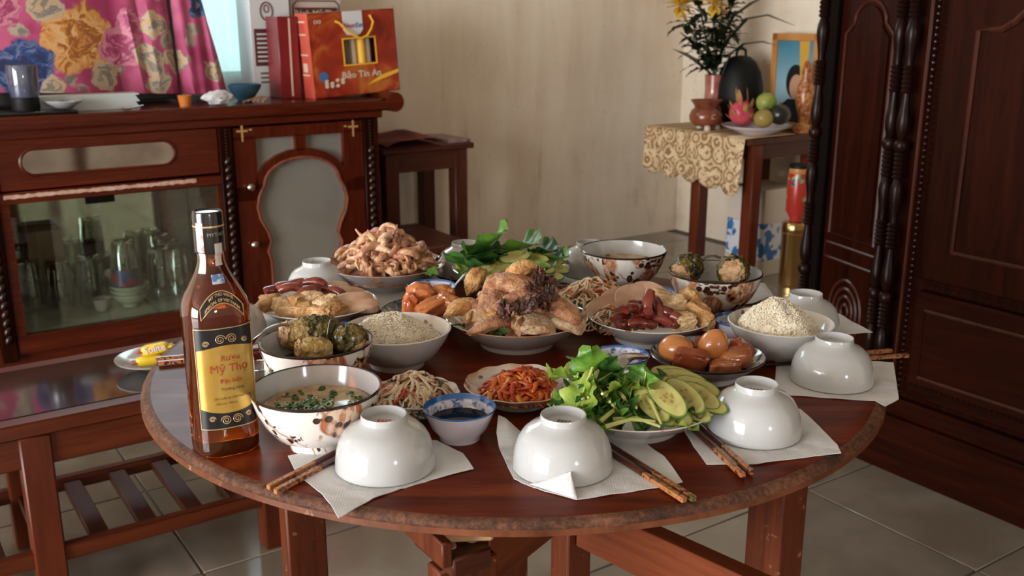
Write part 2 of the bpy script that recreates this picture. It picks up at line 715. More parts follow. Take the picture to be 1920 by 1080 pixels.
# food
m_squid = [simple('squid_%d' % i, c, 0.40, c2, 75, 0.7, 160, lo=0.36, hi=0.62, bd=.004)
           for i, (c, c2) in enumerate([((0.66, 0.37, 0.20), (0.40, 0.16, 0.09)), ((0.76, 0.50, 0.29), (0.52, 0.24, 0.13)),
                                        ((0.55, 0.28, 0.17), (0.30, 0.12, 0.09)), ((0.74, 0.54, 0.36), (0.56, 0.30, 0.18))])]
m_chick = [simple('chicken_%d' % i, c, 0.36, c2, 60, 0.9, 190, lo=0.38, hi=0.62, bd=.004)
           for i, (c, c2) in enumerate([((0.60, 0.33, 0.17), (0.36, 0.15, 0.075)), ((0.76, 0.58, 0.37), (0.58, 0.34, 0.18)),
                                        ((0.50, 0.24, 0.12), (0.30, 0.115, 0.06)), ((0.70, 0.42, 0.16), (0.52, 0.24, 0.08))])]
m_offal = simple('dark_offal', (0.040, 0.016, 0.011), 0.4, (0.15, 0.06, 0.035), 60, 0.9, 120, bd=.004)
m_saus = [simple('red_sausage', (0.085, 0.007, 0.005), 0.2, (0.19, 0.028, 0.014), 90, 0.6, 140, coat=0.5),
          simple('pale_red_sausage', (0.22, 0.036, 0.02), 0.25, (0.10, 0.012, 0.008), 80, 0.6, 130, coat=0.4)]
m_cake = [simple('fried_fish_cake', (0.64, 0.38, 0.16), 0.5, (0.44, 0.20, 0.07), 55, 0.9, 150, bd=.005),
          simple('pale_fish_cake', (0.74, 0.54, 0.31), 0.5, (0.54, 0.30, 0.12), 55, 0.9, 150, bd=.005)]
m_roll = simple('pork_roll', (0.56, 0.36, 0.26), 0.4, (0.48, 0.28, 0.19), 60, 0.12, 160, sss=0.2)
m_egg = simple('braised_egg', (0.52, 0.20, 0.055), 0.22, (0.40, 0.13, 0.035), 26, coat=0.4, sss=0.15)
m_pork = [simple('braised_pork', (0.30, 0.065, 0.022), 0.24, (0.20, 0.038, 0.014), 34, 0.2, 90, coat=0.35),
          simple('braised_pork_fat', (0.44, 0.155, 0.055), 0.24, (0.28, 0.065, 0.022), 30, 0.2, 90, coat=0.35)]
m_sauce = simple('braising_sauce', (0.040, 0.011, 0.005), 0.06, coat=0.4)
m_rpork = [simple('glazed_pork', (0.56, 0.19, 0.055), 0.22, (0.40, 0.10, 0.03), 36, 0.2, 90, coat=0.4),
           simple('glazed_pork_red', (0.44, 0.095, 0.030), 0.22, (0.58, 0.22, 0.07), 30, 0.2, 90, coat=0.4)]
m_rice = simple('cooked_rice', (0.93, 0.86, 0.72), 0.5, (0.88, 0.78, 0.60), 30)
m_brown_rice = simple('rice_crumbs', (0.42, 0.25, 0.13), 0.6)


def melon_mat():
    m = NT('bitter_melon_skin')
    co = m.co
    v = m.vor(120)
    c = m.ramp(m.noise(55, 4, 0.6), [(0.35, (0.018, 0.017, 0.005)), (0.5, (0.085, 0.066, 0.015)), (0.66, (0.25, 0.17, 0.04))])
    m.base(c)
    m.pr(Roughness=0.3)
    m.bump(v.outputs['Distance'], 1.0, 0.006)
    return m.mat


m_melon = melon_mat()
m_melon_y = simple('yellow_melon_flesh', (0.36, 0.21, 0.04), 0.35, (0.56, 0.42, 0.20), 70, 0.9, 130, bd=.006)
m_stuffing = simple('minced_pork_filling', (0.58, 0.36, 0.20), 0.5, (0.34, 0.19, 0.08), 85, 1.0, 150, bd=.006)


def leaf_mat(name, dark, light, rib):
    m = NT(name)
    co = m.co
    v = m.noise(26, 4, 0.6)
    c = m.mix(m.step(v, 0.36, 0.66), dark, light)
    wv = m.n('ShaderNodeTexVoronoi', {'feature': 'DISTANCE_TO_EDGE'}, Scale=105.0)
    m.t.links.new(m.obj, wv.inputs['Vector'])
    c = m.mix(m.math('MULTIPLY', m.math('SUBTRACT', 1.0, m.step(wv.outputs[0], 0.0, 0.08)), 0.28), c, rib)
    m.base(c)
    m.pr(Roughness=0.38)
    m.b.inputs['Subsurface Weight'].default_value = 0.0
    m.bump(v, 0.3, 0.003)
    # leaves let some light through
    tr = m.n('ShaderNodeBsdfTranslucent', Color=c)
    mx = m.n('ShaderNodeMixShader', i0=0.22)
    m.t.links.new(m.b.outputs[0], mx.inputs[1])
    m.t.links.new(tr.outputs[0], mx.inputs[2])
    m.t.links.new(mx.outputs[0], m.out.inputs[0])
    return m.mat


m_leaf_d = leaf_mat('dark_green_leaf', (0.014, 0.066, 0.010), (0.050, 0.155, 0.020), (0.11, 0.20, 0.05))
m_leaf_m = leaf_mat('green_leaf', (0.050, 0.165, 0.016), (0.16, 0.33, 0.035), (0.28, 0.42, 0.10))
m_leaf_l = leaf_mat('light_green_leaf', (0.19, 0.33, 0.035), (0.40, 0.50, 0.08), (0.55, 0.60, 0.20))
m_stem = simple('pale_green_stem', (0.42, 0.46, 0.13), 0.35, (0.52, 0.50, 0.20), 40)
m_cuc_skin = simple('cucumber_skin', (0.035, 0.10, 0.014), 0.3, (0.12, 0.22, 0.04), 60)


def cuc_mat():
    m = NT('cucumber_flesh')
    m.co
    sx = m.n('ShaderNodeSeparateXYZ', i0=m.obj)
    ex = m.math('DIVIDE', sx.outputs[0], 0.030)
    ey = m.math('DIVIDE', sx.outputs[1], 0.0135)
    d = m.math('SQRT', m.math('ADD', m.math('MULTIPLY', ex, ex), m.math('MULTIPLY', ey, ey)))
    c = m.mix(m.step(m.noise(70, 3), 0.35, 0.7), (0.46, 0.42, 0.15), (0.36, 0.34, 0.10))
    seeds = m.math('MULTIPLY', m.math('SUBTRACT', 1.0, m.step(m.vor(210, m.scaled((0.7, 1, 1))).outputs['Distance'], 0.25, 0.42)),
                   m.math('SUBTRACT', 1.0, m.step(d, 0.40, 0.65)))
    c = m.mix(m.math('SUBTRACT', 1.0, m.step(d, 0.25, 0.6)), c, (0.34, 0.27, 0.08))
    c = m.mix(m.math('MULTIPLY', seeds, 0.8), c, (0.20, 0.13, 0.035))
    c = m.mix(m.step(d, 0.90, 0.97), c, (0.10, 0.20, 0.03))
    m.base(c)
    m.pr(Roughness=0.28)
    return m.mat


m_cuc = cuc_mat()
m_shred = [simple('noodle_shred', (0.78, 0.64, 0.46), 0.3, (0.66, 0.50, 0.32), 60),
           simple('carrot_shred', (0.58, 0.14, 0.03), 0.4, (0.66, 0.24, 0.07), 60),
           simple('mint_shred', (0.028, 0.042, 0.016), 0.5),
           simple('brown_shred', (0.36, 0.14, 0.065), 0.4, (0.50, 0.25, 0.13), 50),
           simple('red_shred', (0.50, 0.035, 0.02), 0.35)]
m_kim = [simple('kimchi_orange', (0.58, 0.125, 0.018), 0.28, (0.42, 0.06, 0.014), 70),
         simple('kimchi_red', (0.40, 0.035, 0.012), 0.28, (0.52, 0.10, 0.02), 70),
         simple('kimchi_yellow', (0.66, 0.30, 0.05), 0.3, (0.60, 0.20, 0.03), 70)]


def soup_mat():
    m = NT('cloudy_broth')
    co = m.co
    v = m.noise(26, 5, 0.65, m.obj, 0.5)
    c = m.ramp(v, [(0.34, (0.24, 0.13, 0.055)), (0.5, (0.44, 0.30, 0.155)), (0.66, (0.58, 0.44, 0.27))])
    m.base(c)
    m.pr(Roughness=0.10)
    m.bump(v, 0.1, 0.002)
    return m.mat


m_soup = soup_mat()
m_herb = simple('chopped_scallion', (0.035, 0.105, 0.022), 0.4, (0.09, 0.20, 0.05), 60)
m_herb2 = simple('pale_scallion', (0.46, 0.52, 0.34), 0.4)

# ================================================================== THE ROOM
WB, WR = 4.35, 4.13               # back wall (b) and right wall (a)
A0, B0, ZC = -5.2, -4.0, 2.9


def in_room(mb, name, mats, parent=None, a0=0.0, b0=0.0, **kw):
    """mesh given in room axes; origin moved to (a0, b0)"""
    mb.v = [(x - a0, y - b0, z) for x, y, z in mb.v]
    if parent is None:
        return mb.build(name, mats, None, ab(a0, b0), (0, 0, ROT), **kw)
    return mb.build(name, mats, parent, **kw)


fl = structure(in_room(MB().span(A0 - .1, WR + .1, B0 - .1, WB + .1, -0.10, -0.004), 'floor', m_grout))
ts = 0.5
tile_me = MB().box((0, 0, -0.004), (ts - 0.006, ts - 0.006, 0.008), 0, 0.0015).mesh('tile', m_tile)
na0, nb0 = 0.555, 1.607
far_tiles = MB()
for i in range(-12, 8):
    for j in range(-12, 7):
        a = na0 + (i + .5) * ts
        b = nb0 + (j + .5) * ts
        if A0 - .1 < a < WR + .1 and B0 - .1 < b < WB + .1:
            if a > -2.4 and b > -1.2:
                link('tile', tile_me, fl, (a, b, 0), (0, 0, 0))
            else:
                far_tiles.box((a, b, -0.004), (ts - 0.006, ts - 0.006, 0.008))
far_tiles.build('tile_field', m_tile, fl, smooth=False)['kind'] = 'stuff'

# window in the back wall, door in the left wall, window behind the viewer
wa0, wa1, wz0, wz1 = 0.45, 1.62, 0.99, 2.45
w = MB()
w.span(A0 - .1, wa0, WB, WB + .12, 0, ZC)
w.span(wa1, WR + .1, WB, WB + .12, 0, ZC)
w.span(wa0, wa1, WB, WB + .12, 0, wz0)
w.span(wa0, wa1, WB, WB + .12, wz1, ZC)
structure(in_room(w, 'wall_back', m_wall, smooth=False))
w = MB()
w.span(WR, WR + .12, 2.1, WB, 0, ZC)
w.span(3.02, WR, 2.1, 2.22, 0, ZC)
w.span(3.02, 3.14, B0, 2.1, 0, ZC)
structure(in_room(w, 'wall_right', m_wall, smooth=False))
w = MB()
d0, d1, dz = -1.32, 2.52, 2.52
w.span(A0 - .12, A0, B0 - .1, d0, 0, ZC)
w.span(A0 - .12, A0, d1, WB, 0, ZC)
w.span(A0 - .12, A0, d0, d1, dz, ZC)
structure(in_room(w, 'wall_left', m_wall, smooth=False))
w = MB()
w.span(A0, -0.03, B0 - .12, B0, 0, ZC)
w.span(0.43, 3.14, B0 - .12, B0, 0, ZC)
w.span(-0.03, 0.43, B0 - .12, B0, 0, 1.23)
w.span(-0.03, 0.43, B0 - .12, B0, 1.87, ZC)
structure(in_room(w, 'wall_front', m_wall, smooth=False))
structure(in_room(MB().span(A0 - .1, WR + .1, B0 - .1, WB + .1, ZC, ZC + .1), 'ceiling', m_ceiling, smooth=False))

# window: frame, frosted pane, sheer curtain
m_frame = simple('white_window_paint', (0.60, 0.66, 0.66), 0.5)
wf = MB()
for x in (wa0, (wa0 + wa1) / 2, wa1):
    wf.span(x - .025, x + .025, WB + .02, WB + .07, wz0, wz1)
for z in (wz0, 1.60, wz1):
    wf.span(wa0, wa1, WB + .02, WB + .07, z - .025, z + .025)
win = structure(in_room(wf, 'window_1', m_frame, None, 1.07, WB, smooth=False))
mm = NT('lit_frosted_pane')
mm.pr(Roughness=0.4)
mm.base((0.6, 0.8, 0.8))
mm.set(mm.b.inputs['Emission Color'], (0.70, 0.94, 0.95))
mm.b.inputs['Emission Strength'].default_value = 0.95
mm2 = NT('bright_sky_pane')
mm2.pr(Roughness=0.2)
mm2.base((0.7, 0.85, 0.9))
mm2.set(mm2.b.inputs['Emission Color'], (0.74, 0.93, 1.0))
mm2.b.inputs['Emission Strength'].default_value = 6.0
xm = (wa0 + wa1) / 2
for (x0, x1) in ((wa0 + .025, xm - .025), (xm + .025, wa1 - .025)):
    for (z0, z1) in ((wz0 + .025, 1.575), (1.625, wz1 - .025)):
        in_room(MB().span(x0, x1, WB + .04, WB + .05, z0, z1), 'pane', mm.mat if z0 < 1.5 else mm2.mat, win, 1.07, WB, smooth=False)
mc = NT('sheer_curtain')
mc.t.nodes.remove(mc.b)
t1 = mc.n('ShaderNodeBsdfTranslucent', Color=(0.85, 0.97, 0.97))
t2 = mc.n('ShaderNodeBsdfTransparent', Color=(0.9, 1, 1))
mx = mc.n('ShaderNodeMixShader', i0=0.45)
mc.t.links.new(t1.outputs[0], mx.inputs[1])
mc.t.links.new(t2.outputs[0], mx.inputs[2])
mc.t.links.new(mx.outputs[0], mc.out.inputs[0])


def curtain_pt(u, v):
    z = wz0 - 0.06 + v * 0.74
    x = wa0 - .05 + u * 1.24
    return (x, WB - .035 + 0.014 * sin(u * 44 + 1.6 * sin(v * 3)) + 0.006 * sin(u * 91), z)


cur = in_room(MB().grid(curtain_pt, 110, 14), 'curtain', mc.mat, None, 1.07, WB - .03)
tag(cur, 'sheer pale cyan curtain hanging over the window behind the sideboard', 'curtain')

# ================================================================== SIDEBOARD
SBa, SBb = 0.87, 4.03
sb = thing('sideboard', 'red-brown varnished sideboard with glass front, arched mirror door and beaded posts', 'sideboard',
           ab(SBa, SBb, 0), ROT)
FB = 3.77                          # front plane
x0, x1 = -0.13, 1.88


def sbp(mb, name, mats, parent=None, **kw):
    return in_room(mb, name, mats, parent or sb, SBa, SBb, **kw)


c = MB()
c.span(x0, x1, FB + .02, 4.31, 0.03, 0.13, 0)                       # plinth
c.span(x0, x0 + .03, FB + .02, 4.31, 0.13, 0.86, 0)
c.span(x1 - .03, x1, FB + .02, 4.31, 0.13, 0.86, 0)
c.span(0.40, 0.425, FB + .02, 4.31, 0.13, 0.86, 0)
c.span(1.205, 1.235, FB + .02, 4.31, 0.13, 0.86, 0)
c.span(x0, x1, 4.29, 4.31, 0.13, 0.86, 0)
c.span(x0, x1, FB + .03, 4.30, 0.845, 0.87, 0)
c.span(0.42, 1.21, FB + .03, 4.30, 0.635, 0.65, 0)
sbp(c, 'carcass', m_sb[0], smooth=False)
t = MB()
t.span(x0 - .06, x1 + .05, FB - .035, 4.33, 0.872, 0.922, 0, 0.008)
t.tube([(x1 + .055, FB - .04, 0.905), (x1 + .055, 4.33, 0.905)], 0.040, 20)
t.tube([(x0 - .065, FB - .04, 0.905), (x0 - .065, 4.33, 0.905)], 0.040, 20)
sbp(t, 'top', m_sb[0])
cv = MB()
cv.span(x0 - .02, x1 + .01, FB - .008, FB + .03, 0.842, 0.874, 0, 0.004)
sbp(cv, 'cornice', m_sb[0])
# drawer with the long oval mirror
m_mirror = simple('old_mirror', (0.50, 0.47, 0.45), 0.07, (0.36, 0.32, 0.31), 8, metal=1.0)
dr = sbp(MB().span(0.435, 1.195, FB - .002, FB + .03, 0.668, 0.842, 0, 0.004), 'drawer', m_sb[0])


def oval(cx, cz, hw, r, n=14):
    p = []
    for i in range(n + 1):
        t_ = -pi / 2 + pi * i / n
        p.append((cx + hw - r + r * cos(t_), cz + r * sin(t_)))
    for i in range(n + 1):
        t_ = pi / 2 + pi * i / n
        p.append((cx - hw + r + r * cos(t_), cz + r * sin(t_)))
    return p


ov = oval(0.768, 0.762, 0.262, 0.045)
sbp(MB().prism(ov, FB - .006, FB - .001), 'mirror_inlay', m_mirror, dr)
m_bevel = simple('worn_bevel', (0.30, 0.10, 0.055), 0.4, (0.50, 0.25, 0.17), 20)
sbp(MB().tube([(x, FB - .003, z) for x, z in ov], 0.006, 6, closed=True, up=Vector((0, 1, 0))), 'mirror_border', m_sb[0], dr)
# rail below the drawer with its chipped edge
sbp(MB().span(0.42, 1.21, FB - .004, FB + .03, 0.622, 0.662, 0, 0.004), 'drawer_rail', m_sb[0])
ch = MB()
pts = []
rr = random.Random(3)
n = 60
for i in range(n):
    x = 0.44 + 0.66 * i / (n - 1)
    pts.append((x, 0.653 + 0.004 * rr.random()))
low = [(x, 0.640 + 0.004 * rr.random()) for x, _ in reversed(pts)]
ch.prism(pts + low, FB - .0075, FB - .003)
m_chip = simple('bare_chipped_wood', (0.46, 0.27, 0.19), 0.7, (0.60, 0.40, 0.30), 60)
sbp(ch, 'chipped_edge', m_chip, smooth=False)
sbp(MB().span(0.70, 0.80, FB - .012, FB - .002, 0.600, 0.624, 0, 0.002), 'catch', m_black_hole)
# glazed front
m_pane = clear('cabinet_glass', (0.86, 0.93, 0.90), 0.12, 0.02, lo=0.05, hi=0.6)
fr = MB()
fr.span(0.425, 0.455, FB, FB + .03, 0.13, 0.63)
fr.span(1.180, 1.205, FB, FB + .03, 0.13, 0.63)
fr.span(0.425, 1.205, FB - .004, FB + .03, 0.085, 0.150)
sbp(fr, 'glass_frame', m_sb[0])
sbp(MB().span(0.455, 1.18, FB + .008, FB + .012, 0.15, 0.63), 'glass_pane', m_pane, smooth=False)
m_backmir = simple('cabinet_back_mirror', (0.66, 0.66, 0.58), 0.05, (0.52, 0.52, 0.45), 5, metal=1.0)
sbp(MB().span(0.43, 1.20, 4.272, 4.288, 0.135, 0.632), 'back_mirror', m_backmir, smooth=False)
m_shelf = simple('dusty_shelf', (0.40, 0.37, 0.29), 0.18, (0.26, 0.24, 0.19), 9)
sbp(MB().span(0.43, 1.20, FB + .03, 4.27, 0.131, 0.145), 'cabinet_floor', m_shelf, smooth=False)


# posts with a twisted bead rope
def rope_post(xc):
    p = sbp(MB().span(xc - .026, xc + .026, FB - .012, FB + .05, 0.06, 0.842, 0, 0.004), 'post', m_wr[2])
    be = MB()
    for i in range(9):                                  # little beads at the top
        be.sphere((xc, FB - .014, 0.832 - i * 0.0125), 0.0055, 1)
    z = 0.715
    k = 0
    while z > 0.14:
        M = T(xc, FB - .016, z) @ Rxyz(0, radians(28), 0)
        be.sphere((0, 0, 0), 0.014, 2, 0, (0.75, 0.7, 1.35), M)
        z -= 0.0315
        k += 1
    sbp(be, 'bead_rope', m_rope, p)
    return p


m_rope = simple('dark_polished_beads', (0.022, 0.006, 0.004), 0.22, coat=0.12, spec=.35)
for xc in (0.395, 1.222, 1.826):
    rope_post(xc)


# arched mirror doors
def arch_cut(cx, half, zb, zs, zt):
    """keyhole outline, from bottom left round to bottom right"""
    p = []
    h = half
    left = [(-0.80, zb), (-0.80, 0.30), (-0.86, 0.34), (-0.78, 0.38), (-0.84, 0.42), (-0.98, 0.47), (-1.03, 0.52), (-0.98, 0.565), (-0.86, 0.605)]
    n_ = 12
    arch = []
    for i in range(n_ + 1):
        t_ = pi - pi * i / n_
        arch.append((0.86 * cos(t_), 0.605 + (zt - 0.605) * sin(t_)))
    p = [(cx + x * h, z) for x, z in left[:-1]] + [(cx + x * h, z) for x, z in arch] + [(cx - x * h, z) for x, z in reversed(left[:-1])]
    return p


def mirror_door(xa, xb):
    cx = (xa + xb) / 2
    half = 0.187
    d = MB()
    Z0, Z1 = 0.10, 0.835
    cut = arch_cut(cx, half, 0.15, 0.6, 0.705)
    # frame built as strips between the outline and the cut
    y0, y1 = FB - .004, FB + .022
    nL = len(cut)
    half_i = nL // 2

    def strip(inner, outer):
        for i in range(len(inner) - 1):
            q = [inner[i], inner[i + 1], outer[i + 1], outer[i]]
            d.prism(q, y0, y1)
    left_in = cut[:half_i + 1]
    left_out = [(xa + .004, z) for _, z in left_in]
    # walls beside the keyhole
    strip(left_in[:9], left_out[:9])
    right_in = list(reversed(cut[half_i:]))
    right_out = [(xb - .004, z) for _, z in right_in]
    strip(right_in[:9], right_out[:9])
    d.span(xa + .004, xb - .004, y0, y1, Z0, 0.151)                    # bottom rail
    d.span(xa + .004, xb - .004, y0, y1, 0.790, Z1)                    # top rail
    d.span(xa + .004, cx - half * 0.98, y0, y1, 0.55, 0.80)
    d.span(cx + half * 0.98, xb - .004, y0, y1, 0.55, 0.80)
    ar = [(x, z) for x, z in cut if z >= 0.604]
    m2 = MB()
    outer = []
    for x, z in ar:
        dx, dz_ = x - cx, z - 0.60
        L = sqrt(dx * dx + dz_ * dz_) or 1
        outer.append((x + dx / L * 0.036, z + dz_ / L * 0.036))
    strip(ar, outer)
    d.span(cx - .022, cx + .022, y0, y1, 0.732, 0.795)                   # crown of the arch
    door = sbp(d, 'door', m_sb[2], smooth=False)
    sbp(MB().span(xa + .02, xb - .02, FB + .018, FB + .021, 0.12, 0.80), 'mirror', m_mirror2, door, smooth=False)
    bd = MB()
    bd.tube([(x, FB - .004, z) for x, z in cut], 0.006, 6, up=Vector((0, 1, 0)))
    sbp(bd, 'arch_moulding', m_bevel2, door)
    for z in (0.606, 0.377):
        k = MB()
        k.lathe([(0.006, 0), (0.006, 0.010), (0.013, 0.016), (0.014, 0.022), (0.009, 0.028), (0.0, 0.029)], 16,
                M=T(xa + .055 if xa > 1 else xb - .055, FB - .004, z) @ Rxyz(pi / 2, 0, 0))
        sbp(k, 'knob', m_knob, door)
    # pearl inlay crosses in the corners
    for x, sgn in ((xa + .040, 1), (xb - .045, -1)):
        q = MB()
        z = 0.812 if sgn < 0 else 0.822
        q.prism([(x - .003, z - .040), (x + .003, z - .040), (x + .004, z + .022), (x, z + .028), (x - .004, z + .022)], FB - .0055, FB - .003)
        q.prism([(x - .022, z - .003), (x + .022, z - .003), (x + .022, z + .004), (x - .022, z + .004)], FB - .0055, FB - .003)
        q.sphere((x + sgn * .034, FB - .004, z + .004), .006, 1, 0, (1.3, 0.4, 0.7))
        sbp(q, 'pearl_inlay', m_inlay, door, smooth=False)
    return door


m_mirror2 = simple('door_mirror', (0.46, 0.43, 0.37), 0.04, metal=0.55)  # diffuse share paints a pale haze in place of the bright floor reflection
m_bevel2 = wood('arch_moulding_wood', (0.10, 0.020, 0.009), (0.30, 0.09, 0.05), 2, 0.3)
m_knob = simple('pale_metal_knob', (0.60, 0.52, 0.42), 0.25, metal=1.0)
m_inlay = simple('gold_pearl_inlay', (0.62, 0.36, 0.13), 0.3, metal=0.3)
mirror_door(1.250, 1.800)
mirror_door(-0.10, 0.37)

# ================================================================== WARDROBE
WRa, WRb = 2.68, 0.9
wr = thing('wardrobe', 'tall dark brown carved wardrobe with panelled doors and turned columns', 'wardrobe', ab(WRa, WRb, 0), ROT)
WF = 2.36


def wrp(mb, name, mats, parent=None, **kw):
    return in_room(mb, name, mats, parent or wr, WRa, WRb, **kw)


HW = 2.05
c = MB()


def vprism(mb, pts, z0, z1, mat=0):
    n = len(pts)
    vs = [(x, y, z0) for x, y in pts] + [(x, y, z1) for x, y in pts]
    fs = [tuple(reversed(range(n))), tuple(range(n, 2 * n))]
    for i in range(n):
        j = (i + 1) % n
        fs.append((i, j, n + j, n + i))
    mb.add(vs, fs, mat)
    return mb


plan = [(WF + .02, -0.35), (WF + .02, 1.655), (WF + .10, 1.945), (2.98, 1.945), (2.98, -0.35)]
vprism(c, plan, 0.10, HW)
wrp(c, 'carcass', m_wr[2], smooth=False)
wrp(MB().span(WF + .068, WF + .15, 1.93, 1.985, 0.10, HW, 0, .004), 'dark_gap_strip', m_black_hole)  # near-black strip added to paint the shade of the gap beside the column
bs = MB()
out1 = [(WF - .025, -0.37), (WF - .025, 1.675), (WF + .06, 1.985), (2.99, 1.985), (2.99, -0.37)]
out2 = [(WF - .005, -0.36), (WF - .005, 1.665), (WF + .08, 1.965), (2.985, 1.965), (2.985, -0.36)]
vprism(bs, out1, 0.0, 0.165)
vprism(bs, out2, 0.165, 0.215)
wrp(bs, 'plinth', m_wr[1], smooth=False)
cn = MB()
vprism(cn, out2, HW, HW + .04)
vprism(cn, out1, HW + .04, HW + .09)
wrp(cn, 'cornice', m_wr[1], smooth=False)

# a turned column: rings, balls and vases repeated up the height
colprof = []


def seg(z, kind, s=1.0):
    R = 0.0138 * s
    if kind == 'rings':
        for i in range(6):
            colprof.extend([(R * 0.95, z), (R * 1.25, z + .006), (R * 0.95, z + .012)])
            z += 0.012
    elif kind == 'ball':
        for i in range(9):
            t_ = pi * i / 8
            colprof.append((R * (0.75 + 0.75 * sin(t_)), z + 0.035 * (1 - cos(t_)) / 2))
        z += 0.035
    elif kind == 'vase':
        for i in range(13):
            u = i / 12
            colprof.append((R * (0.72 + 0.62 * sin(pi * u ** 1.7)), z + 0.12 * u))
        z += 0.12
    elif kind == 'vase2':
        for i in range(13):
            u = i / 12
            colprof.append((R * (0.72 + 0.62 * sin(pi * (1 - u) ** 1.7)), z + 0.12 * u))
        z += 0.12
    return z


z = 0.215
order = ['rings', 'vase', 'rings', 'ball', 'vase2']
k = 0
while z < HW - 0.10:
    z = seg(z, order[k % 5])
    k += 1
colprof.append((0.014, HW))
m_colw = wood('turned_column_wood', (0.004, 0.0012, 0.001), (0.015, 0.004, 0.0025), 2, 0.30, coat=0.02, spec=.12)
for (a, b) in ((WF - .012, 1.625), (WF + .004, 1.672), (WF + .062, 1.972)):
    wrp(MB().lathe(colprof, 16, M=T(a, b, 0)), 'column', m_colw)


def outline_frame(pts, M, rad, name, parent, mats):
    mb = MB()
    mb.tube([(x, 0, z) for x, z in pts], rad, 6, closed=True, up=Vector((0, 1, 0)))
    mb.v = [tuple(M @ Vector(p)) for p in mb.v]
    return wrp(mb, name, mats, parent)


def panel(pts, M, depth, name, parent, mats):
    mb = MB()
    mb.prism(pts, -depth, 0.004)
    mb.v = [tuple(M @ Vector(p)) for p in mb.v]
    return wrp(mb, name, mats, parent, smooth=False)


# front faces look towards -a : local x runs along -b (to the right in view), local y out of the face
def face_M(a, b, tilt=0.0):
    return T(a, b, 0) @ Matrix.Rotation(-pi / 2 + tilt, 4, 'Z')


m_bevel3 = wood('wardrobe_moulding_wood', (0.022, 0.005, 0.003), (0.055, 0.012, 0.005), 2, 0.3, coat=0.1)


def ogee(w0, w1, z0, zs, zt):
    """rectangular panel with a rising ogee top"""
    cx = (w0 + w1) / 2
    hw = (w1 - w0) / 2
    p = [(w0, z0), (w0, zs)]
    for i in range(1, 12):
        u = i / 12
        s = 0.5 - 0.5 * cos(pi * min(1, max(0, (u - 0.12) / 0.5)))
        p.append((w0 + hw * u, zs + (zt - zs) * s))
    q = [(2 * cx - x, z_) for x, z_ in reversed(p[1:])]
    return p + [(cx, zt)] + q + [(w1, z0)]


# door leaf: face at a = WF, from b = 1.56 (left in view) to b = 0.62, a second leaf further right
for b_left in (1.535, 0.58):
    M = face_M(WF, b_left)
    leaf_w = 0.90
    d = MB().span(0.0, leaf_w, -0.006, 0.022, 0.57, HW - .02, 0, 0.003)
    d.v = [tuple(M @ Vector(p)) for p in d.v]
    door = wrp(d, 'door', m_wr[2])
    og = ogee(0.088, leaf_w - .088, 0.655, 1.215, 1.345)
    M2 = M @ T(0, -0.006, 0)
    outline_frame(og, M2, 0.009, 'panel_moulding', door, m_bevel3)
    inner = [(0.088 + (x - 0.088) * 0.93 + 0.025, 0.675 + (z_ - 0.655) * 0.955) for x, z_ in og]
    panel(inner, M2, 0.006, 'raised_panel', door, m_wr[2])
    og2 = [(0.088, 1.50), (0.088, 1.93), (leaf_w - .088, 1.93), (leaf_w - .088, 1.50)]
    outline_frame(og2, M2, 0.009, 'panel_moulding', door, m_bevel3)
    # lower drawer panel
    lw = MB().span(0.0, leaf_w, -0.006, 0.022, 0.235, 0.535, 0, 0.003)
    lw.v = [tuple(M @ Vector(p)) for p in lw.v]
    low_p = wrp(lw, 'lower_panel', m_wr[1])
    outline_frame([(0.03, 0.295), (0.03, 0.485), (leaf_w - .03, 0.485), (leaf_w - .03, 0.295)], M2, 0.006, 'panel_moulding', low_p, m_bevel3)
    # beaded strips
    bd = MB()
    for i in range(104):
        bd.sphere((-0.022, -0.010, 0.24 + i * 0.0172), 0.0048, 1)
    bd.v = [tuple(M @ Vector(p)) for p in bd.v]
    wrp(bd, 'bead_strip', m_rope)['kind'] = 'stuff'
    for zz_ in (0.552, 0.270):
        bd = MB()
        for i in range(56):
            bd.sphere((0.01 + i * 0.0158, -0.010, zz_), 0.0045, 1)
        bd.v = [tuple(M @ Vector(p)) for p in bd.v]
        wrp(bd, 'bead_row', m_colw)['kind'] = 'stuff'
    st = MB()
    st.span(-0.047, -0.036, -0.014, 0.02, 0.215, HW - .02, 0, 0.003)
    st.v = [tuple(M @ Vector(p)) for p in st.v]
    wrp(st, 'stile_moulding', m_bevel3)
# canted corner
tilt = atan2(0.083, 0.29)
Mc = T(WF + .102, 1.945, 0) @ Matrix.Rotation(-pi / 2 - tilt, 4, 'Z')
Lc = 0.300


def tr(mb, M):
    mb.v = [tuple(M @ Vector(p)) for p in mb.v]
    return mb


cp = wrp(tr(MB().span(0.01, Lc - .03, -0.008, 0.03, 0.23, HW - .02, 0, 0.003), Mc), 'side_panel', m_wr[2])
ap = [(0.045, 0.62), (0.045, 1.20)]
for i in range(13):
    t_ = pi - pi * i / 12
    ap.append((0.148 + 0.068 * cos(t_), 1.23 + 0.06 * sin(t_)))
ap += [(0.252, 1.20), (0.252, 0.62)]
M3 = Mc @ T(0, -0.008, 0)
outline_frame(ap, M3, 0.007, 'panel_moulding', cp, m_bevel3)
panel([(0.148 + (x - .148) * .84, 0.64 + (z_ - .62) * .95) for x, z_ in ap], M3, 0.005, 'raised_panel', cp, m_wr[2])
outline_frame([(0.04, 1.36), (0.04, 1.92), (0.256, 1.92), (0.256, 1.36)], M3, 0.007, 'panel_moulding', cp, m_bevel3)
outline_frame([(0.03, 0.545), (0.03, 0.59), (0.266, 0.59), (0.266, 0.545)], M3, 0.005, 'panel_moulding', cp, m_bevel3)
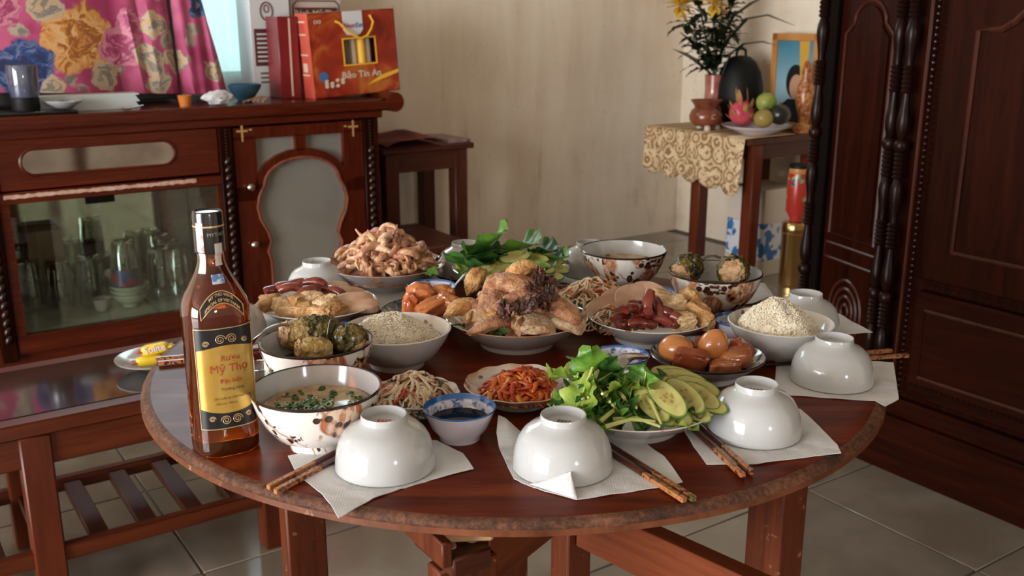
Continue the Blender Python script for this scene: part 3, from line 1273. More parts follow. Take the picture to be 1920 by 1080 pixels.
for r in (0.075, 0.055, 0.036, 0.016):                                  # carved round rosette
    outline_frame([(0.148 + r * cos(t_ * pi / 12), 0.40 + r * 1.25 * sin(t_ * pi / 12)) for t_ in range(24)], M3, 0.006, 'rosette_ring', cp, m_bevel3)

# ================================================================== GLASS-TOPPED LOW TABLE
CTa, CTb = -0.02, 2.31
ct = thing('coffee_table', 'low wooden table with dark glass top and slatted lower shelf in front of sideboard', 'table', ab(CTa, CTb, 0), ROT)


def ctp(mb, name, mats, parent=None, **kw):
    return in_room(mb, name, mats, parent or ct, CTa, CTb, **kw)


ca0, ca1, cb0, cb1 = -0.95, 0.80, 2.115, 2.515
m_tabglass = simple('dark_glass_top', (0.035, 0.022, 0.018), 0.06, (0.055, 0.032, 0.024), 6, coat=0.6, spec=0.7)
f = MB()
f.span(ca0, ca1, cb0, cb0 + .045, 0.415, 0.448, 0, 0.004)
f.span(ca0, ca1, cb1 - .045, cb1, 0.415, 0.448, 0, 0.004)
f.span(ca0, ca0 + .045, cb0, cb1, 0.415, 0.448, 0, 0.004)
f.span(ca1 - .045, ca1, cb0, cb1, 0.415, 0.448, 0, 0.004)
ctp(f, 'top_frame', m_cf[0])
ctp(MB().span(ca0 + .045, ca1 - .045, cb0 + .045, cb1 - .045, 0.432, 0.4495), 'glass_top', m_tabglass, smooth=False)
for x in (-0.4, 0.02, 0.44):
    ctp(MB().span(x - .03, x + .03, cb0 + .045, cb1 - .045, 0.405, 0.430), 'cross_slat', m_cf[1], smooth=False)
for b in (cb0 + .012, cb1 - .032):
    ctp(MB().span(ca0 + .02, ca1 - .02, b, b + .02, 0.345, 0.415, 0, 0.002), 'apron', m_cf[0])
for x in (-0.86, 0.245, 0.745):
    for b in (cb0 + .032, cb1 - .032):
        ctp(MB().span(x - .031, x + .031, b - .028, b + .028, 0.0, 0.415, 0, 0.004), 'leg', m_cf[2])
for b in (cb0 + .012, cb1 - .037):
    ctp(MB().span(ca0 + .02, ca1 - .02, b, b + .025, 0.115, 0.150, 0, 0.002), 'shelf_rail', m_cf[0])
for i in range(16):
    x = -0.80 + i * 0.105
    if x < 0.74:
        ctp(MB().span(x - .02, x + .02, cb0 + .03, cb1 - .03, 0.120, 0.140, 0, 0.002), 'slat', m_st[1])
ctp(MB().span(ca0 + .03, ca1 - .03, cb0 + .045, cb0 + .053, 0.128, 0.141), 'shelf_rod', m_st[0], smooth=False)

# candy dish on it
pc = pz(290, 690, 0.4495)
m_wrap = simple('yellow_wrapper', (0.78, 0.53, 0.02), 0.3, (0.85, 0.62, 0.05), 30, 0.3, 90)
m_wrap_red = simple('red_wrapper', (0.45, 0.035, 0.025), 0.35)
m_wrap_white = simple('white_wrapper_band', (0.72, 0.60, 0.58), 0.35)
cd = MB().lathe([(0, 0.004), (0.035, 0.004), (0.062, 0.020), (0.086, 0.027), (0.087, 0.029), (0.062, 0.023), (0.032, 0.008), (0, 0.008)], 40)
tag(cd.build('candy_dish', m_white, None, (pc.x, pc.y, 0.4495)), 'small white dish of wrapped cakes on the glass-topped low table', 'dish')


def cake_roll(loc, rz, ry, label, txt):
    r = thing('wrapped_cake', label, 'snack', loc, 0, 'wrapped cakes in the dish', rot=(0, ry, rz))
    bdy = blob(0.036, 0.016, 0.014, RNG.random() * 9, 0.05, 1.5, 3, 0.6)
    bdy.build('wrapper', m_wrap, r)
    for s in (-1, 1):
        MB().box((s * 0.041, 0, 0), (0.012, 0.030, 0.004), 0, 0.001).build('crimped_end', m_wrap if s > 0 else m_wrap_red, r)
    bd_ = MB().lathe([(0.0165, -0.022), (0.0178, -0.021), (0.0178, 0.021), (0.0165, 0.022)], 20, M=Rxyz(0, pi / 2, 0))
    if txt:
        te = link('lettering', text_mesh('Solite', 0.025, m_wrap_white, 0.0010, bold=0.0004), r, (0.000, -0.0172, 0.004), (radians(76), 0, 0))
    r.scale = (.86, .86, .86)
    return r


ry = -ROT * 0
vdir = 0.30
cake_roll((pc.x + 0.004, pc.y + 0.004, 0.4495 + .047), vdir, radians(-8), 'yellow wrapped cake roll lying on top in the candy dish', True)
cake_roll((pc.x - 0.002, pc.y - 0.018, 0.4495 + .025), vdir + .1, 0, 'lower yellow wrapped cake at the front of the candy dish', False)
cake_roll((pc.x + 0.024, pc.y + 0.030, 0.4495 + .030), vdir + .3, radians(-10), 'yellow wrapped cake at the back of the candy dish', False)

# ================================================================== STAND BESIDE THE SIDEBOARD
SDa, SDb = 2.19, 4.11
sd = thing('wooden_stand', 'dark wooden stand with square legs against the wall beside sideboard', 'stand', ab(SDa, SDb, 0), ROT)


def sdp(mb, name, mats, **kw):
    return in_room(mb, name, mats, sd, SDa, SDb, **kw)


sdp(MB().span(1.955, 2.425, 3.905, 4.315, 0.662, 0.688, 0, 0.004), 'seat', m_st[0])
ap_ = MB()
ap_.span(1.985, 2.395, 3.925, 3.95, 0.575, 0.662)
ap_.span(1.985, 2.395, 4.27, 4.295, 0.575, 0.662)
ap_.span(1.985, 2.01, 3.925, 4.295, 0.575, 0.662)
ap_.span(2.37, 2.395, 3.925, 4.295, 0.575, 0.662)
sdp(ap_, 'apron', m_st[0], smooth=False)
for x in (2.01, 2.365):
    for b in (3.955, 4.262):
        sdp(MB().span(x - .033, x + .033, b - .033, b + .033, 0, 0.662, 0, 0.004), 'leg', m_st[2])
# folded red cloth and a magazine lying on it
m_redcl = simple('dark_red_cloth', (0.20, 0.016, 0.010), 0.7, (0.09, 0.012, 0.008), 14, 0.3, 60)
m_olive = simple('olive_cover', (0.13, 0.095, 0.045), 0.5)


def cloth_pt(u, v):
    x = 1.97 + 0.28 * u + 0.03 * v
    y = 3.89 + 0.36 * v
    return (x, y, 0.696 + 0.045 * (1 - abs(2 * u - 1.1)) ** 1 * (0.5 + 0.5 * sin(3.1 * v + .5)) + 0.008 * sin(9 * u + 5 * v) + 0.006)


g = MB().grid(cloth_pt, 20, 20)
g.grid(lambda u, v: (cloth_pt(u, v)[0], cloth_pt(u, v)[1], 0.6895), 20, 20)
tag(in_room(g, 'folded_cloth', m_redcl, None, 2.12, 4.05), 'crumpled dark red cloth lying on the wooden stand', 'cloth')
tag(in_room(MB().span(2.305, 2.42, 3.93, 4.18, 0.6885, 0.703, 0, 0.002), 'magazine', simple('magazine_cover', (0.30, 0.18, 0.17), 0.3, (0.10, 0.05, 0.05), 30), None, 2.34, 4.06),
    'thin magazine at the right end of the wooden stand', 'magazine')

# low stool in front of it
LSa, LSb = 2.00, 3.65
ls = thing('low_stool', 'low dark brown stool half hidden behind the squid plate', 'stool', ab(LSa, LSb, 0), ROT)


def lsp(mb, name, mats, **kw):
    return in_room(mb, name, mats, ls, LSa, LSb, **kw)


lsp(MB().span(1.90, 2.105, 3.42, 3.885, 0.32, 0.352, 0, 0.008), 'seat', m_st[1])
for x in (1.925, 2.08):
    for b in (3.45, 3.855):
        lsp(MB().span(x - .020, x + .020, b - .022, b + .022, 0, 0.32, 0, 0.003), 'leg', m_st[2])
for b in (3.45, 3.855):
    lsp(MB().span(1.925, 2.08, b - .01, b + .01, 0.26, 0.32), 'apron', m_st[0], smooth=False)


def pa(px, py, a):
    d = ray(px, py)
    t_ = a / (d.x * cos(ROT) + d.y * sin(ROT))
    return (-d.x * sin(ROT) + d.y * cos(ROT)) * t_, CAM_H + d.z * t_


# ================================================================== SIDE TABLE IN THE CORNER
STa, STb = 3.75, 3.50
TZ = 0.695
stt = thing('side_table', 'small dark wooden altar table in the corner behind the wardrobe', 'table', ab(STa, STb, 0), ROT)


def stp(mb, name, mats, **kw):
    return in_room(mb, name, mats, stt, STa, STb, **kw)


stp(MB().span(3.50, 4.06, 3.215, 3.93, TZ - .03, TZ, 0, 0.004), 'top', m_st[1])
for (a, b) in ((3.565, 3.215), (3.565, 3.56), (4.01, 3.255), (4.01, 3.56)):
    stp(MB().span(a - .032, a + .032, b - .032 + .035, b + .032 + .035, 0, TZ - .03, 0, 0.003), 'leg', m_cf[2])
ap_ = MB()
ap_.span(3.55, 4.02, 3.235, 3.255, TZ - .10, TZ - .03)
ap_.span(3.55, 4.02, 3.60, 3.62, TZ - .10, TZ - .03)
ap_.span(3.545, 3.565, 3.24, 3.62, TZ - .10, TZ - .03)
stp(ap_, 'apron', m_st[0], smooth=False)


def lace_mat():
    m = NT('golden_lace')
    m.co
    sx = m.n('ShaderNodeSeparateXYZ', i0=m.obj)
    cx = m.n('ShaderNodeCombineXYZ', X=sx.outputs[1], Y=sx.outputs[2])
    u = cx.outputs[0]
    v1 = m.vor(12, u, rnd=0.35)
    ringv = m.math('SINE', m.math('MULTIPLY', v1.outputs['Distance'], 26.0))
    v2 = m.noise(55, 3, 0.6, u, 1.0)
    c = m.mix(m.step(ringv, 0.2, 0.7), (0.60, 0.43, 0.25), (0.24, 0.115, 0.04))
    c = m.mix(m.step(v2, 0.55, 0.62), c, (0.24, 0.12, 0.045))
    c = m.mix(m.step(m.noise(22, 2, 0.5, u), 0.55, 0.62), c, (0.66, 0.50, 0.29))
    m.base(c)
    m.pr(Roughness=0.6)
    m.bump(v2, 0.3, 0.003)
    return m.mat


m_lace = lace_mat()
# lace cloth: lies on the top and hangs over the front with a scalloped hem
lc = MB()
lb0, lb1 = 3.232, 3.925


def lace_top(u, v):
    return (3.487 + 0.34 * v, lb0 + (lb1 - lb0) * u, TZ + 0.0035)


def lace_drop(u, v):
    b = lb0 + (lb1 - lb0) * u
    drop = 0.200 + 0.036 * abs(sin(u * pi * 5)) ** .7 + 0.045 * (1 - u) ** 2
    return (3.487 - 0.004 - 0.010 * v * (1 + sin(u * 19)) - (0.02 * v if u < .04 else 0), b, TZ + 0.0035 - drop * v)


lc.grid(lace_top, 30, 6)
lc.grid(lace_drop, 80, 12)
o = tag(in_room(lc, 'lace_runner', m_lace, None, 3.62, 3.55), 'golden beige lace cloth hanging over the front of the corner table', 'tablecloth')
sm = o.modifiers.new('thickness', 'SOLIDIFY')
sm.thickness = 0.002
sm.offset = 1.0

# incense pot on three pale feet
m_clay = simple('red_brown_glaze', (0.23, 0.062, 0.028), 0.25, (0.13, 0.032, 0.016), 20, 0.3, 60, coat=0.3)
m_foot = simple('pale_glaze', (0.55, 0.42, 0.33), 0.4)
p = ab(3.605, 3.615, TZ)
ip = thing('incense_pot', 'round red-brown ceramic incense pot on pale feet on the lace cloth', 'incense pot', p, ROT)
MB().lathe([(0, .022), (.055, .026), (.080, .050), (.084, .075), (.074, .100), (.058, .115), (.062, .128), (.078, .148), (.082, .152),
            (.076, .152), (.056, .132), (.050, .120), (0, .112)], 36).build('body', m_clay, ip)
for k in range(3):
    t_ = -pi / 2 - ROT * 0 + radians(-35 + 100 * k)
    MB().lathe([(0.0, 0.004), (0.016, 0.0045), (0.018, 0.015), (0.014, 0.030), (0.0, 0.034)], 14, M=T(.058 * cos(t_), .058 * sin(t_), 0.0)).build('foot', m_foot, ip)
MB().tube([(.045 * cos(t_ / 9 * 2 * pi), -.083 - .002, .076 + .012 * sin(t_ / 9 * 4 * pi)) for t_ in range(3, 7)], .003, 6).build('relief', m_foot, ip)

# vase with chrysanthemums
vp = ab(3.77, 3.73, TZ + .0)
vs_ = thing('flower_vase', 'pink-brown cylindrical vase behind the incense pot', 'vase', vp, ROT)
MB().lathe([(0, 0.002), (.060, 0.002), (.085, .03), (.088, .08), (.065, .125), (.050, .145), (.048, .19), (.052, .262), (.050, .264), (.045, .262), (.042, .19), (0, .18)], 32).build(
    'body', simple('pink_brown_glaze', (0.40, 0.15, 0.105), 0.22, (0.28, 0.08, 0.05), 18, coat=0.4), vs_)
m_mum = simple('yellow_petals', (0.72, 0.40, 0.015), 0.5, (0.82, 0.55, 0.04), 40)
m_fol = leaf_mat('dark_foliage', (0.006, 0.014, 0.006), (0.018, 0.034, 0.012), (0.02, 0.04, 0.015))
m_stalk = simple('green_stalk', (0.035, 0.055, 0.018), 0.5, (0.16, 0.14, 0.05), 12)


def leaf_mesh(L, W, mat, seed=0, curl=0.25, ruffle=0.0, name='leaf', cup=0.15, nu=7, nv=11, shape=0.9, twist=0.0, base=0.06, lobes=0.0):
    """leaf along +y, midrib on z = 0; cup lifts the edges, curl bends the tip down"""
    mb = MB()

    def pt(u, v):
        s = (u - 0.5) * 2
        wdt = W * (max(base, sin(pi * v ** shape) ** 0.8) if v < 0.999 else 0.02)
        if lobes:
            wdt *= 1 + lobes * sin(v * 25 + seed * 1.7 + (1.1 if s > 0 else 0)) * min(1, v * 3)
        x = s * wdt / 2 + .10 * W * sin(2.2 * v + seed) * v
        y = L * v
        z = cup * abs(s) ** 1.5 * wdt - curl * L * v * v
        z += ruffle * W * sin(v * 17 + seed + 3 * s) * abs(s) ** 1.5
        z += 0.03 * W * noise.noise(Vector((x * 60 + seed, y * 60, seed)))
        if twist:
            a_ = twist * v
            x, z = x * cos(a_) - z * sin(a_), x * sin(a_) + z * cos(a_)
        return (x, y, z)
    mb.grid(pt, nu, nv)
    return mb


def aim(mb, p0, p1, roll=0.0):
    """turn a +y leaf so that it runs from p0 towards p1"""
    d = (Vector(p1) - Vector(p0))
    q = d.to_track_quat('Y', 'Z').to_matrix().to_4x4()
    M = Matrix.Translation(Vector(p0)) @ q @ Matrix.Rotation(roll, 4, 'Y')
    mb.v = [tuple(M @ Vector(v)) for v in mb.v]
    return mb


def local(v):
    return Matrix.Rotation(-ROT, 4, 'Z') @ (Vector(v) - vp)


heads = [(1337, 4, 3.70), (1273, 8, 3.68), (1300, -55, 3.85), (1385, -60, 3.8), (1355, -40, 3.9)]
stalk_top = []
for (hx, hy, a) in heads:
    b, z = pa(hx, hy, a)
    q = local(ab(a, b, z)) + Vector((0, 0, -.01))
    stalk_top.append(q)
    MB().tube([(0.01 * RNG.uniform(-1, 1), 0.01 * RNG.uniform(-1, 1), 0.2), q * 0.5 + Vector((0, 0, 0.12)) + Vector((RNG.uniform(-.01, .01), 0, 0)), q], 0.005, 6).build('stalk', m_stalk, vs_)
    fh = MB()
    n_ = 46
    for i in range(n_):
        ph = i * 2.399
        el = (i / n_) ** 0.7 * 1.75
        d = Matrix.Rotation(radians(50), 4, 'X') @ Vector((sin(el) * cos(ph), sin(el) * sin(ph), cos(el)))
        lf = leaf_mesh(0.085, 0.026, None, i, 0.1, nu=3, nv=4, shape=1.3)
        aim(lf, q + d * 0.01, q + d * 0.06)
        fh.v_off = len(fh.v)
        fh.add(lf.v, lf.f)
    fh.build('flower_head', m_mum, vs_, recalc=False)
# foliage along the stalks
rl = random.Random(5)
for k in range(190):
    q = stalk_top[rl.randrange(len(stalk_top))]
    u = rl.uniform(0.28, 0.86)
    c0 = Vector((0, 0, 0.16)).lerp(q, u) + Vector((rl.uniform(-.02, .02), rl.uniform(-.02, .02), 0))
    ph = rl.uniform(0, 2 * pi)
    d = Vector((cos(ph), sin(ph), rl.uniform(-.3, .7)))
    lf = leaf_mesh(rl.uniform(.07, .12), rl.uniform(.030, .055), None, k, 0.3, 0.12, nu=5, nv=7)
    aim(lf, c0, c0 + d)
    lf.build('foliage_leaf', m_fol, vs_, recalc=False)
for (pts) in ([(1340, 120), (1365, 75), (1400, 35), (1440, 28), (1490, 48)], [(1355, 140), (1370, 100), (1395, 82), (1430, 78), (1455, 85)],
              [(1345, 90), (1375, 30), (1410, 5), (1440, -8)], [(1335, 140), (1300, 110), (1283, 100), (1262, 92)], [(1330, 120), (1300, 80), (1275, 60)]):
    P3 = []
    for i, (x, y) in enumerate(pts):
        b, z = pa(x, y, 3.75 + .02 * i)
        P3.append(local(ab(3.75 + .02 * i, b, z)))
    n_ = len(P3)
    rads = [0.004 + 0.016 * sin(pi * (i + .3) / n_) for i in range(n_)]
    rads[-1] = 0.003
    MB().tube(P3, rads, 8, flat=0.22).build('long_leaf', m_fol, vs_)

# round black pot behind the fruit
b, z = pa(1385, 200, 3.92)
bp_ = ab(3.865, pa(1387, 150, 3.865)[0], TZ)
kp = thing('black_pot', 'rounded black pot behind the fruit plate on the corner table', 'pot', bp_, ROT)
m_blk = simple('black_enamel', (0.004, 0.004, 0.004), 0.55, spec=.25)
MB().lathe([(r_ * .9, z_) for r_, z_ in [(0, .002), (.10, .002), (.128, .06), (.135, .14), (.130, .22), (.115, .28), (.085, .33), (.05, .355), (0, .362)]], 36).build('body', m_blk, kp)
MB().tube([(-.035, 0, .352), (-.03, 0, .385), (0, 0, .40), (.03, 0, .385), (.035, 0, .352)], .007, 8).build('handle', m_blk, kp)

# plate of fruit
pp = ab(3.680, 3.350, TZ)
tag(MB().lathe([(0, .006), (.075, .004), (.08, .008), (.13, .030), (.165, .045), (.167, .048), (.13, .036), (.078, .012), (0, .010)], 48).build(
    'fruit_plate', simple('pale_lilac_porcelain', (0.62, 0.56, 0.62), 0.15, coat=0.4), None, (pp.x, pp.y, TZ)), 'pale plate holding fruit on the corner table', 'plate')


def fruit_at(px, py, a):
    b, z = pa(px, py, a)
    return ab(a, b, z)


q = fruit_at(1391, 213, 3.68)
df = thing('dragon_fruit', 'pink dragon fruit with green-tipped scales on the fruit plate', 'fruit', (q.x, q.y, q.z), ROT)
m_df = simple('dragon_fruit_skin', (0.50, 0.035, 0.085), 0.4, (0.62, 0.12, 0.10), 18, 0.2, 40)
blob(.068, .058, .058, 2, .06, 1.2, 3).build('body', m_df, df, rot=(0, radians(35), 0))
m_dfl = simple('scale_tip', (0.30, 0.30, 0.05), 0.5, (0.45, 0.10, 0.07), 30)
for k in range(15):
    ph, el = k * 2.399, -0.8 + 2.0 * k / 15
    d = Vector((cos(ph) * cos(el), sin(ph) * cos(el), sin(el)))
    lf = leaf_mesh(.05 if k < 11 else .085, .026, None, k, -0.25, nu=5, nv=6)
    aim(lf, d * .052, d * .052 + Vector((-.35, 0, 1)) + d * .9)
    lf.build('scale', m_dfl, df, recalc=False)
m_gr = simple('green_fruit_skin', (0.17, 0.23, 0.035), 0.4, (0.30, 0.32, 0.06), 22, 0.3, 40)
m_gr2 = simple('olive_fruit_skin', (0.22, 0.18, 0.035), 0.4, (0.32, 0.22, 0.06), 22, 0.3, 40)
for (x, y, a, r, mt, nm, lb) in ((1437, 192, 3.72, .050, m_gr, 'green_fruit', 'bright green round fruit on top of the fruit pile'),
                                 (1432, 222, 3.66, .047, m_gr2, 'green_fruit', 'olive green fruit below the bright green one on the fruit plate'),
                                 (1462, 215, 3.74, .052, simple('dark_fruit_skin', (0.012, 0.014, 0.008), .3), 'dark_fruit', 'dark fruit at the right end of the fruit plate')):
    q = fruit_at(x, y, a)
    o = thing(nm, lb, 'fruit', (q.x, q.y, q.z), ROT)
    blob(r, r, r * .95, x, .04, 1.2, 3).build('body', mt, o)
    MB().tube([(0, 0, r * .9), (.004, 0, r * 1.15)], [.005, .003], 6).build('stem', m_stalk, o)

# framed portrait photo leaning at the wall
FAa = 4.02
bL, zT = pa(1452, 62, FAa)
b_, zB = pa(1448, 232, FAa)
fw, fh_ = 0.30, zT - TZ
pf = thing('photo_frame', 'orange wooden picture frame with portrait photo against the wall', 'picture frame', ab(FAa, bL - fw / 2, TZ), ROT)
fm = MB()
for (y0, y1, z0, z1) in ((-fw / 2, fw / 2, fh_ - .035, fh_), (-fw / 2, fw / 2, 0.0, .035), (-fw / 2, -fw / 2 + .035, 0, fh_), (fw / 2 - .035, fw / 2, 0, fh_)):
    fm.span(-.014, .010, y0, y1, z0, z1, 0, .003)
fm.build('frame', wood('orange_wood', (0.42, 0.16, 0.04), (0.60, 0.27, 0.08), 2, .35), pf)
mph = NT('faded_photo')
mph.co
sx = mph.n('ShaderNodeSeparateXYZ', i0=mph.obj)
cph = mph.mix(mph.step(sx.outputs[2], .10, fh_), (0.34, 0.50, 0.56), (0.06, 0.22, 0.30))
mph.base(cph)
mph.pr(Roughness=.15)
MB().span(-.004, .002, -fw / 2 + .03, fw / 2 - .03, .03, fh_ - .03).build('photo', mph.mat, pf, smooth=False)
# flat printed figure: dark clothes and hair, plain face, yellow drape
pr_ = lambda pts, d, nm, mt: MB().add([(-.0045 - d, y, z) for y, z in pts], [tuple(range(len(pts)))]).build(nm, mt, pf, smooth=False)
ell = lambda cy, cz, ry, rz: [(cy + ry * cos(k * pi / 12), cz + rz * sin(k * pi / 12)) for k in range(24)]
pr_(ell(-.01, .235, .058, .085), .0002, 'printed_hair', simple('print_black', (.012, .012, .014), .3))
pr_(ell(-.018, .21, .042, .062), .0004, 'printed_face', simple('print_skin', (.50, .26, .17), .3))
pr_([(.10, .03), (-.115, .03), (-.115, .11), (-.05, .15), (.03, .15), (.085, .11)], .0006, 'printed_clothes', simple('print_dark', (.015, .017, .022), .3))
pr_([(-.022, fh_ - .03), (-.085, fh_ - .03), (-.085, .05), (-.060, .05)], .0008, 'printed_drape', simple('print_yellow', (.60, .33, .05), .3))
b, z = pa(1512, 150, 3.93)
orn = MB().lathe([(0, 0.002), (.045, .002), (.05, .02), (.022, .05), (.03, .08), (.045, .15), (.04, .22), (.02, .27), (.026, .30), (.012, .34), (0, .35)], 20)
tag(orn.build('altar_ornament', simple('red_gold_lacquer', (0.22, .035, .012), .3, (0.50, .24, .06), 60), None, ab(3.93, pa(1512, 150, 3.93)[0], TZ)),
    'red and gold carved ornament in front of the picture frame', 'ornament')

# cartons and canisters on the floor behind the table
m_cream = simple('cream_carton', (0.58, 0.50, 0.42), .6)
m_tan = simple('tan_carton', (0.50, 0.42, 0.33), .6)
mb_ = NT('blue_flower_print')
mb_.co
vv = mb_.vor(16, mb_.obj)
mb_.base(mb_.mix(mb_.math('MULTIPLY', mb_.step(mb_.noise(14, 3, .6, mb_.obj), .47, .53), mb_.math('SUBTRACT', 1.0, mb_.step(vv.outputs[0], .5, .6))), (0.60, 0.60, 0.62), (0.02, 0.13, 0.34)))
mb_.pr(Roughness=.5)


def carton(z0, z1, w_, name, mat, label):
    tag(in_room(MB().span(3.70, 3.96, 3.40 - w_ / 2, 3.40 + w_ / 2, z0, z1, 0, .003), name, mat, None, 3.83, 3.40), label, 'box', 'cartons stacked behind the corner table')


carton(0.0, .075, .26, 'carton', m_tan, 'tan carton at the bottom of the stack behind the corner table')
carton(.075, .26, .25, 'carton', mb_.mat, 'white carton with blue flower print in the stack behind corner table')
carton(.26, .43, .24, 'carton', m_cream, 'plain cream carton on top of the stack behind corner table')
b, z = pa(1484, 515, 3.70)
cp_ = ab(3.70, b, 0)
gc = thing('brass_canister', 'shiny brass canister standing on floor beside the wardrobe column', 'canister', cp_, ROT)
m_brass = simple('brass', (0.62, 0.42, 0.16), .22, metal=1.0)
MB().lathe([(0, .002), (.058, .002), (.060, .01), (.060, .262), (.063, .266), (.063, .30), (.055, .31), (0, .312)], 36).build('body', m_brass, gc)
MB().lathe([(.0605, .255), (.0625, .258), (.0605, .262)], 36).build('band', m_clay, gc)
rf = thing('red_flask', 'red flask with flower print and black lid standing on the brass canister', 'flask', (cp_.x, cp_.y, .312), ROT)
mr_ = NT('red_flower_flask')
mr_.co
mr_.base(mr_.mix(mr_.math('SUBTRACT', 1.0, mr_.step(mr_.vor(24, mr_.obj).outputs[0], .3, .42)), (0.38, .03, .02),
                 mr_.ramp(mr_.noise(17, 2, .5, mr_.obj), [(.4, (.52, .34, .26)), (.5, (.22, .30, .12)), (.6, (.015, .02, .04))])))
mr_.pr(Roughness=.25)
MB().lathe([(0, .001), (.030, .001), (.034, .02), (.050, .05), (.052, .20), (.044, .235), (0, .236)], 30).build('body', mr_.mat, rf)
MB().lathe([(.0445, .228), (.047, .233), (.045, .252), (0, .253)], 30).build('collar', simple('orange_collar', (.50, .20, .05), .4), rf)
MB().lathe([(.046, .253), (.046, .266), (.040, .272), (0, .273)], 30).build('lid', m_blk, rf)

# ================================================================== THINGS ON THE SIDEBOARD
SZ = 0.9225
m_boxred = NT('red_orange_print')
m_boxred.co
v = m_boxred.noise(7, 4, .6, m_boxred.obj, .8)
m_boxred.base(m_boxred.ramp(v, [(.35, (.20, .018, .010)), (.5, (.34, .035, .012)), (.62, (.46, .14, .025)), (.72, (.40, .05, .016))]))
m_boxred.pr(Roughness=.3)
m_boxside = simple('salmon_red_card', (.62, .115, .075), .35, (.52, .07, .045), 10)
m_yellow = simple('yellow_cord', (.78, .42, .03), .5)
m_paper = simple('cream_print', (.62, .50, .38), .5)
m_whitecard = simple('white_card', (.62, .62, .62), .5)
m_maroon = simple('maroon_print', (.10, .022, .020), .45)
m_prblue = simple('blue_print', (.05, .13, .32), .45)
m_prred = simple('red_print', (.45, .03, .10), .45)
gx, gz = pb(592, 183, 3.84)
gb = thing('gift_box', 'red and orange gift box with window and yellow cord handle on the sideboard', 'box', ab(gx, 3.84, SZ), 0,
           rot=(0, -radians(3.4), ROT))
GW, GD, GH = 0.385, 0.125, 0.335
bx = MB()
# body with a real window opening in the front
wx0, wx1, wz0_, wz1_ = 0.145, 0.285, 0.125, 0.225
bx.span(0, GW, 0, .004, 0, wz0_)
bx.span(0, GW, 0, .004, wz1_, GH)
bx.span(0, wx0, 0, .004, wz0_, wz1_)
bx.span(wx1, GW, 0, .004, wz0_, wz1_)
bx.span(GW - .004, GW, 0, GD, 0, GH)
bx.span(0, GW, GD - .004, GD, 0, GH)
bx.span(0, GW, 0, GD, 0, .004)
bx.span(0, GW, 0, GD, GH - .004, GH)
bx.build('carton', m_boxred.mat, gb, smooth=False)
MB().span(-.0015, .004, 0, GD, 0, GH).build('side_panel', m_boxside, gb, smooth=False)
for k, (x, mt) in enumerate(((.165, m_olive), (.200, m_paper), (.235, m_yellow), (.265, m_paper))):
    MB().lathe([(0, .01), (.017, .01), (.018, .02), (.018, .22), (.012, .235), (0, .24)], 16, M=T(x, .03 + .012 * (k % 2), 0)).build('jar', mt, gb)
wfm = MB()
for (a0_, a1_, c0_, c1_) in ((wx0 - .006, wx1 + .006, wz0_ - .006, wz0_), (wx0 - .006, wx1 + .006, wz1_, wz1_ + .006), (wx0 - .006, wx0, wz0_, wz1_), (wx1, wx1 + .006, wz0_, wz1_)):
    wfm.span(a0_, a1_, -.002, .001, c0_, c1_)
wfm.build('window_border', m_yellow, gb, smooth=False)
tabp = [(.150, GH), (.150, .262), (.165, .243), (.20, .236), (.222, .243), (.237, .262), (.237, GH)]
MB().prism(tabp, -.003, 0).build('logo_tab', m_whitecard, gb, smooth=False)


def print_on(parent, s, size, mat, x, z, y=-.0035, bold=.0006):
    return link('lettering', text_mesh(s, size, mat, .0004, bold=bold), parent, (x, y, z), (pi / 2, 0, 0))


print_on(gb, 'Nest', .026, m_prred, .178, .278)
print_on(gb, 'Est', .026, m_prblue, .221, .278)
print_on(gb, 'Bảo Tín An', .038, m_paper, .215, .082, -.001)
print_on(gb, 'OO', .020, m_paper, .040, .300, -.001)
MB().tube([(.115, -.004, .300), (.130, -.012, .292), (.155, -.018, .262), (.185, -.020, .240), (.215, -.022, .225), (.245, -.020, .235), (.268, -.018, .262),
           (.280, -.012, .29), (.270, -.004, .315)], .0048, 8).build('cord_handle', m_yellow, gb)
MB().lathe([(0, 0), (.020, 0), (.020, .001), (0, .001)], 20, M=T(.045, -.0005, .085) @ Rxyz(pi / 2, 0, 0)).build('printed_seal', m_prblue, gb)
fr_ = MB()
for k in range(9):
    fr_.sphere((.055 + .03 * (k % 4) * .8, -.001, .045 + .011 * (k // 3)), .010, 1, 0, (1, .12, .8))
fr_.build('printed_nuts', m_paper, gb)
st_ = MB()
st_.prism([(.235, .035), (.385, .075), (.385, .09), (.30, .07)], -.001, 0)
st_.build('printed_swoosh', m_yellow, gb, smooth=False)
for z in (.30, .25, .17, .09):
    MB().span(-.0025, -.001, .03, .10, z, z + .006).build('printed_line', m_paper, gb, smooth=False)
MB().span(-.0025, -.001, .045, .085, .105, .14).build('printed_mark', m_paper, gb, smooth=False)

# red book-like box left of it, white cartons behind
ax, az = pb(528, 178, 3.93)
rb = thing('red_box', 'narrow dark red box standing left of the gift box', 'box', ab(ax, 3.93, SZ), 0, rot=(0, 0, ROT))
m_drk = simple('dark_red_card', (.20, .012, .012), .35, (.15, .01, .01), 12)
MB().span(0, .085, 0, .13, 0, .325, 0, .002).build('carton', m_drk, rb)
MB().span(.045, .052, -.0015, .001, .01, .318).build('edge_stripe', m_paper, rb, smooth=False)
ax, az = pb(478, 170, 4.10)
ax2, _ = pb(530, 170, 4.10)
wb_ = thing('white_carton', 'tall white carton with maroon text block beside the window', 'box', ab(ax, 4.10, SZ), 0, rot=(0, 0, ROT))
W_ = ax2 - ax + .05
MB().span(0, W_, 0, .16, 0, .46, 0, .002).build('carton', m_whitecard, wb_)
MB().span(.012, W_ - .01, -.0015, 0, .125, .275).build('printed_block', m_maroon, wb_, smooth=False)
